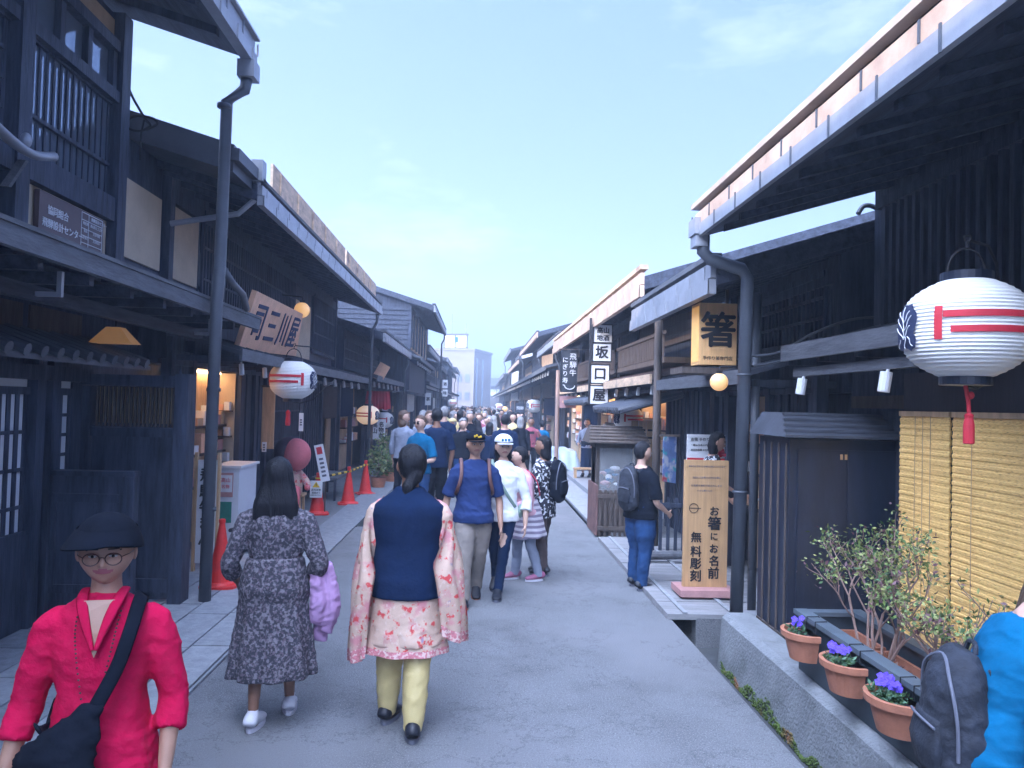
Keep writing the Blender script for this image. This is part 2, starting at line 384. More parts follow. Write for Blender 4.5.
SOLEO = mat('orange rubber sole', (0.55, 0.16, 0.06), 0.7, 0.1, 9, bump=0.05)
SOLEW = mat('pale rubber sole', (0.55, 0.55, 0.62), 0.7, 0.1, 9, bump=0.05)
LEATHER = mat('black leather', (0.012, 0.015, 0.025), 0.4, 0.2, 9, bump=0.2)
STRAPB = mat('brown strap', (0.13, 0.06, 0.055), 0.6, 0.2, 9, bump=0.1)
GREENST = mat('sage strap', (0.20, 0.28, 0.24), 0.7, 0.2, 9, bump=0.1)
REDST = mat('red strap', (0.55, 0.03, 0.07), 0.6, 0.2, 9, bump=0.1)
FRAME = mat('brown spectacle frame', (0.06, 0.02, 0.015), 0.3, 0.2, 9, bump=0)
LENS = mat('clear lens', (0.8, 0.85, 0.9), 0.05, 0.0, 1, bump=0, alpha=0.12)
SUNG = mat('black sunglasses', (0.01, 0.01, 0.012), 0.15, 0.0, 1, bump=0)
DENIMBAG = mat('dark blue quilted nylon', (0.03, 0.055, 0.10), 0.6, 0.5, 7, bump=0.5, bscale=16)

def catmull(pts, rad, k=4):
    P = [V(p) for p in pts]; Q = [(r, r) if not isinstance(r, tuple) else r for r in rad]
    op, orr = [], []
    n = len(P)
    for i in range(n - 1):
        p0, p1, p2, p3 = P[max(i - 1, 0)], P[i], P[i + 1], P[min(i + 2, n - 1)]
        for j in range(k):
            t = j / k
            op.append(0.5 * ((2 * p1) + (p2 - p0) * t + (2 * p0 - 5 * p1 + 4 * p2 - p3) * t * t + (3 * p1 - p0 - 3 * p2 + p3) * t ** 3))
            orr.append((Q[i][0] * (1 - t) + Q[i + 1][0] * t, Q[i][1] * (1 - t) + Q[i + 1][1] * t))
    op.append(P[-1]); orr.append(Q[-1])
    return op, orr

def face_mb(c, H, yaw=0, pitch=0, roll=0, nu=24, nv=18, wide=1.0):
    """a head with brow, sockets, nose, lips, chin and ears; -Y is forward"""
    mb = MB(); rx, ry, rz = 0.0495 * H * wide, 0.0585 * H, 0.0695 * H
    def g(a, b, wa, wb, u, v): return math.exp(-((u - a) / wa) ** 2 - ((v - b) / wb) ** 2)
    def fn(d, q):
        u, v = d.x, d.z
        if v < -0.1: 
            k = 1 - 0.30 * min(1, (-v - 0.1) / 0.8) ** 1.5; q.x *= k; 
            if d.y > 0: q.y *= 1 - 0.35 * min(1, (-v - 0.1) / 0.6)
        if d.y < 0:
            f = 0
            f += 0.020 * max(0, 1 - abs(u) / 0.17) * (max(0, min(1, (0.20 - v) / 0.42)) if v > -0.24 else max(0, 1 - (-0.24 - v) / 0.07))
            f += 0.003 * g(0.15, -0.20, 0.10, 0.06, abs(u), v)
            f -= 0.008 * g(0.36, 0.06, 0.18, 0.11, abs(u), v)
            f += 0.0035 * g(0.36, 0.25, 0.3, 0.07, abs(u), v)
            f += 0.0055 * g(0, -0.385, 0.24, 0.035, u, v) + 0.0065 * g(0, -0.49, 0.20, 0.04, u, v)
            f -= 0.002 * g(0, -0.435, 0.26, 0.015, u, v)
            f += 0.006 * g(0, -0.80, 0.3, 0.12, u, v)
            f += 0.003 * g(0.52, -0.12, 0.2, 0.15, abs(u), v)
            q.y -= f * H / 1.6
            q.y *= 0.97
        return q
    Rm = (Matrix.Rotation(yaw, 3, 'Z') @ Matrix.Rotation(pitch, 3, 'X') @ Matrix.Rotation(roll, 3, 'Y'))
    mb.ell((0, 0, 0), (rx, ry, rz), nu, nv, None, fn)
    if nu > 30:
        for i, f in enumerate(mb.f):
            cc = sum((mb.v[j] for j in f), V((0, 0, 0))) / len(f)
            u, v = cc.x / rx, cc.z / rz
            if cc.y < 0:
                if (u / 0.36) ** 2 + ((v + 0.435) / 0.085) ** 2 < 1: mb.m[i] = 1
                if 0.14 < abs(u) < 0.62 and abs(v - (0.27 - 0.12 * (abs(u) - 0.33) ** 2 * 4)) < 0.028: mb.m[i] = 4
        for s in (-1, 1):
            k = len(mb.v); mb.mi = 2
            mb.ell((s * 0.36 * rx, -0.895 * ry, 0.055 * rz), (0.0088 * H, 0.006 * H, 0.0029 * H), 14, 8)
            mb.mi = 3
            mb.ell((s * 0.36 * rx, -0.975 * ry, 0.055 * rz), (0.0034 * H, 0.0024 * H, 0.0029 * H), 10, 8)
            mb.mi = 4; mb.tube([(s * (0.36 * rx + q * .0095 * H), -0.985 * ry + abs(q) * .006 * H, 0.055 * rz + (.0038 - .0022 * q * q) * H) for q in (-1, -.5, 0, .5, 1)], .0008 * H, 5)
            mb.mi = 0
    mb.mi = 0
    for s in (-1, 1):
        mb.ell((s * 0.99 * rx, 0.10 * ry, -0.02 * rz), (0.006 * H, 0.012 * H, 0.019 * H), 10, 8, Matrix.Rotation(s * 0.35, 3, 'Z'))
    for i in range(len(mb.v)): mb.v[i] = Rm @ mb.v[i] + V(c)
    return mb, Rm

def hand(mb, w, d, side, nrm, s, curl=0.5):
    w = V(w); d = V(d).normalized(); a = V(side); a = (a - d * a.dot(d)).normalized(); nrm = V(nrm); nrm = (nrm - d * nrm.dot(d) - a * nrm.dot(a)).normalized()
    L = 0.052 * s
    pts = [w - d * 0.02 * s, w + d * 0.008 * s, w + d * L * 0.6, w + d * L * 1.0]
    # explicit palm: axes a (wide), nrm (thin)
    mb.loft(pts, [(0.013 * s, 0.011 * s), (0.015 * s, 0.010 * s), (0.023 * s, 0.009 * s), (0.022 * s, 0.007 * s)], 12, ref=tuple(nrm))
    for i, (off, ln) in enumerate(((-0.0165, 0.036), (-0.0055, 0.045), (0.0055, 0.042), (0.0165, 0.032))):
        p = w + d * L * 0.9 + a * off * s
        dd = d + a * off * 2.5; q = [p - dd * 0.01 * s]; ang = 0
        q.append(p)
        for kx in range(3):
            ang += curl * (0.6 if kx else 0.5)
            q.append(q[-1] + (dd.normalized() * math.cos(ang) + nrm * math.sin(ang)) * ln * s * (0.42, 0.32, 0.26)[kx])
        mb.loft(q, [0.0052 * s, 0.0055 * s, 0.0052 * s, 0.0047 * s, 0.0037 * s], 8, ref=tuple(nrm))
    p = w + d * 0.012 * s - a * 0.014 * s
    mb.loft([p, p + (d * 0.5 - a * 0.75 + nrm * 0.2) * 0.026 * s, p + (d * 0.95 - a * 0.85 + nrm * 0.5) * 0.038 * s], [0.0085 * s, 0.0065 * s, 0.0048 * s], 8, ref=tuple(nrm))

TORSO = [(0.49, .088, .064), (0.53, .094, .068), (0.58, .086, .062), (0.63, .080, .056), (0.69, .088, .060), (0.745, .096, .061), (0.775, .096, .057), (0.80, .082, .050), (0.822, .060, .040), (0.842, .040, .033)]
def figure(root, H, p, near=1):
    """p: keys lean, stout, feet[(x,y,lift)x2], knees, arms[(elbow dx,dy,dz),(hand dx,dy,dz)]x2 in H units from the shoulder,
       skin, hair, top, sleeve(0..2), hem, bottom, bmat, smat, sole, head (yaw,pitch)"""
    vx = {2: 0.0065, 1: 0.011, 0: 0.026}[near]; sm = {2: 5, 1: 4, 0: 2}[near]
    st = p.get('stout', 1.0); lean = p.get('lean', (0, 0)); hw = p.get('hipw', 1.0)
    def lx(z):   # lean offset
        t = max(0, z - 0.5); return V((lean[0] * t * H, lean[1] * t * H, 0))
    sh = [V((s * 0.104 * H * (0.6 + 0.4 * st), 0.004 * H, 0.772 * H)) + lx(.78) for s in (-1, 1)]
    arms = p.get('arms', [((-.03, .01, -.165), (-.035, -.03, -.31)), ((.03, .01, -.165), (.035, -.03, -.31))])
    el = [sh[i] + V(arms[i][0]) * H for i in (0, 1)]; ha = [sh[i] + V(arms[i][1]) * H for i in (0, 1)]
    feet = p.get('feet', [(-.06, 0.0, 0), (.06, 0.0, 0)])
    hip = [V((s * 0.05 * H * hw, 0, 0.50 * H)) for s in (-1, 1)]
    an = [V((f[0] * H, f[1] * H + 0.01 * H, (0.045 + f[2]) * H)) for f in feet]
    kn = [(hip[i] * 0.46 + an[i] * 0.54) + V((0, -0.012 * H - 0.35 * feet[i][2] * H - 0.12 * max(0, feet[i][1]) * H, 0.01 * H)) for i in (0, 1)]
    hc = V((0, -0.012 * H, 0.932 * H)) + lx(.95) + V(p.get('headoff', (0, 0, 0))) * H
    # body
    lw = min(1.0, p.get('legw', 1.0)) * .95
    mb = MB()
    P = [V((0, 0, z * H)) + lx(z) for z, a, b in TORSO]; Q = [(a * H * st * .93, b * H * st * .93) for z, a, b in TORSO]
    mb.loft(*catmull(P, Q, 3), 18)
    nb = V((0, 0.006 * H, 0.825 * H)) + lx(.82)
    mb.loft([nb, nb * 0.5 + hc * 0.5 + V((0, .004 * H, -.01 * H)), hc + V((0, 0.008 * H, -0.02 * H))], [0.036 * H, 0.031 * H, 0.032 * H], 12)
    for i in (0, 1):
        mb.loft(*catmull([hip[i], kn[i] + V((0, .003 * H, .06 * H)), kn[i], kn[i] * .65 + an[i] * .35 + V((0, .010 * H, 0)), an[i]], [(.046 * H * st * lw, .048 * H * st * lw), .034 * H * lw, .029 * H * lw, (.028 * H * lw, .030 * H * lw), .018 * H], 3), 12)
        fd = V((0, -1, 0)); fa = feet[i]
        mb.loft([an[i] + V((0, 0.012 * H, -.028 * H)), an[i] + V((0, -.02 * H, -.03 * H)), an[i] + V((0, -.08 * H, -.036 * H + 0))], [(.017 * H, .02 * H), (.021 * H, .016 * H), (.02 * H, .007 * H)], 10, ref=(0, 0, 1))
        s0 = V((0, 0, 0.783 * H)) + lx(.8) + (sh[i] - V((0, 0, 0.783 * H)) - lx(.8)) * .6
        mb.loft(*catmull([s0, sh[i] - V((0, 0, .004 * H)), sh[i] * .5 + el[i] * .5, el[i], el[i] * .6 + ha[i] * .4, ha[i]], [.030 * H, .029 * H * st ** .5, .027 * H * st ** .5, .0225 * H, .0215 * H, .0145 * H], 3), 12)
        d = (ha[i] - el[i])
        sd = (-1, 1)[i]
        pal = p.get('palm', [None, None])[i] or V((-sd, 0.0, 0.1))
        if near == 0: mb.loft([ha[i] - d.normalized() * .01 * H, ha[i] + d.normalized() * .03 * H, ha[i] + d.normalized() * .075 * H], [(.012 * H, .012 * H), (.014 * H, .022 * H), (.008 * H, .014 * H)], 8, ref=(0, 1, 0))
        else: hand(mb, ha[i] + d.normalized() * .006 * H, d, V((0, 1, -.3)), pal, H * .95, p.get('curl', 0.55))
    yaw, pit = p.get('head', (0, 0)); nu = {2: 72, 1: 34, 0: 12}[near]; nv = {2: 64, 1: 28, 0: 8}[near]
    fm, Rm = face_mb(hc, H, yaw, pit, 0, nu, nv, p.get('wide', 1.0))
    remesh(mb, 'body', [p.get('skin', SKINL), LIP if near == 2 else LIPM, EYEW, EYED, BROW], root, vx, sm, extra=fm)
    # hair
    hm = p.get('hairm', HAIR); hs = p.get('hair', 'short')
    def T(x, y, z): return hc + Rm @ V((x * H, y * H, z * H))
    if hs != 'none':
        mb = MB()
        lift = 0.014 if hs != 'short' else 0.013
        def hf(d, q):
            n_ = noise.noise(V((d.x * 5, d.y * 5, d.z * 2)))
            q *= 1 + 0.05 * n_
            if d.y < -0.15 and d.z < 0.42: q = V((q.x * .93, q.y * 0.45, q.z))
            return q
        mb.ell(T(0, .008, lift), ((0.0535 + .004 * (near == 0)) * H * p.get('wide', 1.0), (0.0605 + .004 * (near == 0)) * H, (0.0675 + .003 * (near == 0)) * H), 28, 20, Rm, hf)
        if hs == 'short':
            pass
        if hs in ('long', 'bob'):
            ln = -0.20 if hs == 'long' else -0.085
            mb.loft([T(0, .015, .02), T(0, .022, -.04), hc + V((0, .045 * H, -.10 * H)) * (1 if hs == 'long' else .8), hc + V((0, .062 * H, ln * H))], [(.055 * H, .048 * H), (.070 * H, .045 * H), (.086 * H, .034 * H), (.082 * H, .016 * H)] if hs == 'long' else [(.05 * H, .045 * H), (.055 * H, .042 * H), (.05 * H, .035 * H), (.03 * H, .02 * H)], 16, fold=lambda t, th: 1 + 0.06 * math.sin(th * 9))
        if hs == 'bun':
            mb.ell(T(0, .060, -.005), (.026 * H, .022 * H, .026 * H), 12, 8)
        if hs == 'pony':
            mb.ell(T(0, .045, -.03), (.03 * H, .026 * H, .03 * H), 12, 8)
            mb.loft([T(0, .05, -.035), hc + V((.005, .062, -.075)) * H, hc + V((.008, .068, -.115)) * H], [(.022 * H, .02 * H), (.024 * H, .018 * H), (.01 * H, .01 * H)], 12)
        remesh(mb, 'hair', hm, root, max(min(vx, .016), .008), 2, wr=0.004, wscale=34, zs=.06)
    # top garment
    hem = p.get('hem', .50); sl = p.get('sleeve', 1.0)
    if p.get('top'):
        mb = MB(); e = 0.011 * H
        fl = p.get('flare', 0)
        ss = [(z, a, b) for z, a, b in TORSO if z > max(hem, .5) + .01 and z < .835]
        z0 = hem; base = [(z0, .100 + fl, .076 + fl * .8)]
        if z0 < .5: base.append((.53, .098, .074))
        prof = base + ss
        loose = p.get('loose', 1.0)
        P = [V((0, 0, z * H)) + lx(z) for z, a, b in prof] + [V((0, 0.004 * H, .838 * H)) + lx(.838)]
        Q = [(a * H * st * (loose if z < .76 else 1) + e * .8, b * H * st * (loose if z < .76 else 1) + e * .8) for z, a, b in prof] + [(.044 * H, .037 * H)]
        mb.loft(*catmull(P, Q, 3), 22, fold=(lambda t, th: 1 + fl * 1.2 * (1 - t) ** 2 * math.sin(th * 7)) if fl else None)
        if sl > 0:
            for i in (0, 1):
                s0 = V((0, 0, 0.780 * H)) + lx(.8) + (sh[i] - V((0, 0, 0.780 * H)) - lx(.8)) * .6
                pts = [s0, sh[i] - V((0, 0, .002 * H)), sh[i] * .5 + el[i] * .5, el[i]]; rr = [.036 * H, .036 * H * st ** .5, .037 * H * st ** .5, .033 * H * st ** .4]
                if sl < 1: 
                    pts = [s0, sh[i] - V((0, 0, .002 * H)), sh[i] * (1 - sl) + el[i] * sl]; rr = rr[:2] + [.040 * H * st ** .5]
                elif sl > 1:
                    t = sl - 1; pts.append(el[i] * (1 - t) + ha[i] * t); rr.append((.031 - .006 * t) * H * p.get('cuff', 1))
                mb.loft(*catmull(pts, rr, 3), 14)
        remesh(mb, p.get('topname', 'shirt'), p['top'], root, max(vx, .009), sm - 1, wr=p.get('wr', .005) * (1 if near else .3), wscale=9)
    # bottom
    bt = p.get('bottom', 'trousers')
    if bt == 'trousers':
        mb = MB(); q = p.get('legw', 1.0)
        sp = V((0, 0, 0))
        mb.loft(*catmull([V((0, 0, (.585 if hem > .44 else .50) * H)) + lx(.585 if hem > .44 else .5), V((0, 0, (.53 if hem > .44 else .49) * H)) + lx(.53), V((0, 0.004 * H, .475 * H))], [(.088 * H * st, .066 * H * st), (.098 * H * st * hw, .075 * H * st), (.084 * H * st * hw, .066 * H * st)], 3), 18)
        for i in (0, 1):
            cut = p.get('cut', 1.0)
            end = kn[i] * (1 - cut) + (an[i] + V((0, 0, -.012 * H))) * cut
            mb.loft(*catmull([hip[i], hip[i] * .5 + kn[i] * .5, kn[i]] + ([kn[i] * .5 + an[i] * .5 + V((0, .006 * H, 0)), end] if cut > .5 else [end]), [(.056 * H * st, .06 * H * st), .050 * H * q * st, .041 * H * q] + ([.037 * H * q, .033 * H * q * p.get('cuffw', 1)] if cut > .5 else [.042 * H * q]), 3), 14)
        remesh(mb, 'trousers', p['bmat'], root, max(vx, .009), sm - 1, wr=.0055 * (1 if near else .3), wscale=8)
    elif bt == 'skirt':
        mb = MB(); zt, zb = p.get('skirtz', (.60, .25)); w0, w1 = p.get('skirtw', (.085, .15)); nf = 9
        pts, rr = [], []
        for k in range(12):
            t = k / 11; z = zt + (zb - zt) * t; w = w0 + (w1 - w0) * t ** .8
            if .3 > abs(z - .52) * 5: w = max(w, .1 * st)
            pts.append(V((p.get('sway', 0) * t * t * H, 0.01 * t * H, z * H)) + lx(z)); rr.append((w * H * (1 if z < .5 else st), w * H * .78 * (1 if z < .5 else st)))
        mb.loft(pts, rr, 54, fold=lambda t, th: 1 + .075 * t * math.sin(th * nf + 2 * t) + .03 * t * math.sin(th * 17 + 1))
        remesh(mb, 'skirt', p['bmat'], root, max(vx, .009), 2, wr=.004, wscale=8)
    # shoes
    if p.get('smat'):
        for i in (0, 1):
            ang = p.get('toe', (0, 0))[i]; lift = feet[i][2]; tip = p.get('tip', (0, 0))[i]
            M = Matrix.Translation(V((feet[i][0] * H, feet[i][1] * H + .01 * H, feet[i][2] * H))) @ Matrix.Rotation(ang, 4, 'Z') @ Matrix.Rotation(tip, 4, 'X')
            mb = MB()
            prof = [(.040, .030, .024, .020), (.030, .040, .027, .030), (.005, .045, .027, .034), (-.025, .034, .028, .027), (-.055, .026, .031, .019), (-.085, .022, .029, .015), (-.105, .018, .018, .010)]
            mb.loft(*catmull([V((0, y * H, z * H)) for y, z, a, b in prof], [(a * H, b * H) for y, z, a, b in prof], 3), 14, ref=(0, 0, 1))
            mb.xf(M); so = remesh(mb, 'shoe', p['smat'], root, max(vx * .8, .006) if near else .02, 2)
            if near:
                mb = MB(); out = []
                for k in range(20):
                    th = 2 * math.pi * k / 20; y = -.034 + .073 * math.cos(th); x = (.029 + .004 * -math.cos(th)) * math.sin(th)
                    out.append((x * H, y * H, 0.001))
                mb.prism(out, (0, 0, .015 * H)); mb.xf(M)
                mb.build('sole', p.get('sole', SOLE), so, smooth=False)
    return dict(hc=hc, Rm=Rm, sh=sh, el=el, ha=ha, hip=hip, an=an, H=H, T=T, lx=lx)

def cap_hat(root, fg, m, brim=True, name='cap', big=1.0, badge=None):
    T = fg['T']; H = fg['H']; Rm = fg['Rm']
    mb = MB()
    def fn(d, q):
        if d.z < 0: q.z *= 0.15
        return q
    mb.ell(T(0, .004, .034), (.057 * H * big, .065 * H * big, .048 * H * big), 28, 16, Rm, fn)
    hb = mb.build(name, m, root, smooth=True)
    if brim:
        mb = MB(); k = []
        n = 14
        top, bot = [], []
        for i in range(n + 1):
            th = math.pi * i / n
            x = .050 * math.cos(th); y = -.047 - .050 * math.sin(th) ** .8
            z = .036 - 0.012 * math.sin(th) - .010 * math.cos(th) ** 2
            top.append(T(x, y, z))
        mb.quad(top); j = [p - V((0, 0, .004 * H)) for p in top]; mb.quad(j[::-1])
        for i in range(n): mb.quad([top[i], top[i + 1], j[i + 1], j[i]])
        mb.build('visor', m, hb)
    if badge:
        mb = MB()
        for k in range(4): mb.ell(T(-.018 + .012 * k, -.060, .052 + .006 * math.sin(k * 2)), (.006 * H, .004 * H, .007 * H), 8, 6)
        mb.build('emblem', badge, hb)
    return hb

def strap(parent, pts, w, m, name='strap', ref=(0, 1, 0), thick=.006):
    mb = MB(); P, Q = catmull(pts, [(w, thick)] * len(pts), 5); mb.loft(P, Q, 8, ref=ref); return mb.build(name, m, parent, smooth=True)

def put(root, loc, rz):
    root.location = V(loc); root.rotation_euler = (0, 0, rz)

def backpack(name, label, m, size, root_loc, rz, straps=True):
    """pack centred on origin, its back panel at y=0 facing -Y (towards the wearer's back), body on +Y"""
    t = thing(name, (0, 0, 0), label, 'backpack')
    w, h, d = size
    mb = MB()
    mb.loft(*catmull([(0, d * .45, -h / 2), (0, d * .5, -h * .45), (0, d * .52, -h * .1), (0, d * .48, h * .3), (0, d * .35, h * .5)], [(w * .38, d * .40), (w * .5, d * .52), (w * .5, d * .55), (w * .44, d * .45), (w * .2, d * .2)], 4), 20)
    remesh(mb, 'pack_body', m, t, .011, 3, wr=.006, wscale=10)
    mb = MB(); mb.loft(*catmull([(0, d * .95, -h * .40), (0, d * 1.0, -h * .2), (0, d * .95, 0)], [(w * .3, d * .16), (w * .36, d * .2), (w * .3, d * .1)], 4), 14)
    mb.build('pocket', m, t, smooth=True)
    mb = MB(); mb.tube(catmull_([V((-w * .47, d * .75, -h * .25)), V((-w * .48, d * .78, h * .05)), V((-w * .34, d * .82, h * .33)), V((0, d * .72, h * .46)), V((w * .34, d * .82, h * .33)), V((w * .48, d * .78, h * .05)), V((w * .47, d * .75, -h * .25))]), .006, 6)
    mb.tube(catmull_([V((-w * .33, d * 1.06, -h * .05)), V((0, d * 1.16, -h * .02)), V((w * .33, d * 1.06, -h * .05))]), .005, 6)
    mb.build('zip', SOLE, t); mb = MB(); mb.tube(catmull_([V((-.035, d * .25, h * .49)), V((-.02, d * .22, h * .56)), V((.02, d * .22, h * .56)), V((.035, d * .25, h * .49))]), .009, 6); mb.build('grab_handle', m, t)
    if straps:
        for s in (-1, 1):
            strap(t, [(s * w * .26, d * .1, h * .36), (s * w * .28, -.07, h * .40), (s * w * .32, -.175, h * .22), (s * w * .42, -.165, -h * .05), (s * w * .46, -.02, -h * .35)], .022, m, 'shoulder_strap', ref=(1, 0, 0))
    put(t, root_loc, rz)
    return t

# ------------------------------------------------------------------ the setting
struct(MB().box(-380, 380, -60, 380, -0.6, -0.31).build('ground', EARTH))
rm = MB(); rm.box(-1.78, 1.80, -4, 170, -0.3, 0.0)
struct(rm.build('road', ASPH))
struct(MB().box(-9, -1.785, -4, 170, -0.3, -0.012).build('roadside_left', ASPH))
struct(MB().box(2.32, 10, -4, 6.9, -0.3, 0.10).build('roadside_right', SLAB2))
struct(MB().box(2.02, 10, 6.9, 170, -0.3, 0.02).build('roadside_far', ASPH))
struct(MB().box(1.80, 2.32, -4, 170, -0.305, -0.24).build('drain_bed', EARTH))
# stone paving on the left
mb = MB(); rnd = random.Random(3)
xs = [-1.80, -2.10, -2.44, -2.78, -3.12, -3.55]
for a, b in zip(xs[:-1], xs[1:]):
    y = -1.0 + rnd.random() * .5
    while y < 9.0:
        l = rnd.choice((.9, 1.1, 1.3)) if a > -2.2 else rnd.choice((.7, .9, 1.0))
        mb.mi = rnd.choice((0, 0, 1)); dz = rnd.random() * .006
        mb.box(a - .008, b + .008, y + .008, y + l - .008, -.011, .028 + dz); y += l
struct(mb.build('pavement', [SLAB1, SLAB2]))
struct(MB().box(-1.782, -1.80, -4, 9, -.011, .02).build('pavement_edge', SLAB2))
# concrete kerb wall beside the drain
mb = MB()
mb.prism([(2.06, -1, -.24), (2.33, -1, -.24), (2.33, -1, .21), (2.14, -1, .21), (2.09, -1, .17)], (0, 7.4, 0))
kw = tag(mb.build('kerb_wall', CONC), 'low rough concrete kerb wall along the mossy drain under the flower pots', 'wall')
mb = MB()
for i in range(1500):
    y = rnd.uniform(2.3, 6.3); x = 2.058 - .01 * rnd.random(); z = rnd.uniform(-.235, -.15 + .04 * math.sin(y * 5) + .03 * math.sin(y * 17)); q = rnd.uniform(.006, .016)
    mb.ell((x, y, z), (q * .5, q, q * .7), 6, 4)
tag(mb.build('moss', MOSS, smooth=True), 'green and rusty moss growing along the foot of the concrete kerb wall', 'moss', kind='stuff')
# wooden bridging deck over the drain
mb = MB(); y = 6.9
for k in range(9):
    mb.box(1.76, 3.0, y + .006, y + .44, .005, .055 + .004 * (k % 2)); y += .45
dk = MB()
dk.box(2.34, 2.38, 6.9, 10.9, .062, .075); dk.box(1.90, 1.94, 6.9, 10.9, .062, .072)
d0 = tag(mb.build('drain_deck', mat('grey deck boards', (0.25, 0.25, 0.26), 0.8, 0.25, 4, (.5, 3, 3), 0.3)), 'grey plank deck bridging the drain in front of the chopstick shop', 'deck')
dk.build('deck_strip', SLAB1, d0)
# stone walkway on the right further on
mb = MB(); y = 11.9
while y < 40:
    mb.box(1.84, 2.36, y + .01, y + 1.19, .015, .06); y += 1.2
struct(mb.build('walkway', SLAB1))
mb = MB()
for i in range(7):
    mb.box(1.84, 3.3, 6.9 + i * .0 + 11.0 + i * 1.3, 11.0 + 6.9 + i * 1.3 + 1.28, .10, .14)
struct(MB().box(2.40, 3.3, 12.3, 30, .021, .13).build('shop_step', SLAB1))
struct(MB().box(-2.32, -1.80, 9.2, 60, -.011, .012).build('left_gutter_slabs', SLAB2))

# ------------------------------------------------------------------ houses
def prof_roof(side, ex, ez, rx, rz, y0, y1, th):
    s = side
    return [(s * ex, y0, ez), (s * rx, y0, rz), (s * rx, y0, rz + th), (s * ex, y0, ez + th)], (0, y1 - y0, 0)

def lattice(side, x, y0, y1, z0, z1, step=.09, w=.03, rails=2, depth=.03):
    mb = MB(); n = max(2, int((y1 - y0) / step))
    for i in range(n + 1):
        y = y0 + (y1 - y0) * i / n; mb.box(side * x, side * (x - depth), y - w / 2, y + w / 2, z0, z1)
    for k in range(rails):
        z = z0 + (z1 - z0) * (k + 1) / (rails + 1); mb.box(side * (x - .004), side * (x - depth - .008), y0, y1, z - .014, z + .014)
    mb.box(side * (x - .002), side * (x - depth - .02), y0 - .03, y1 + .03, z1, z1 + .06); mb.box(side * (x - .002), side * (x - depth - .02), y0 - .03, y1 + .03, z0 - .06, z0)
    return mb

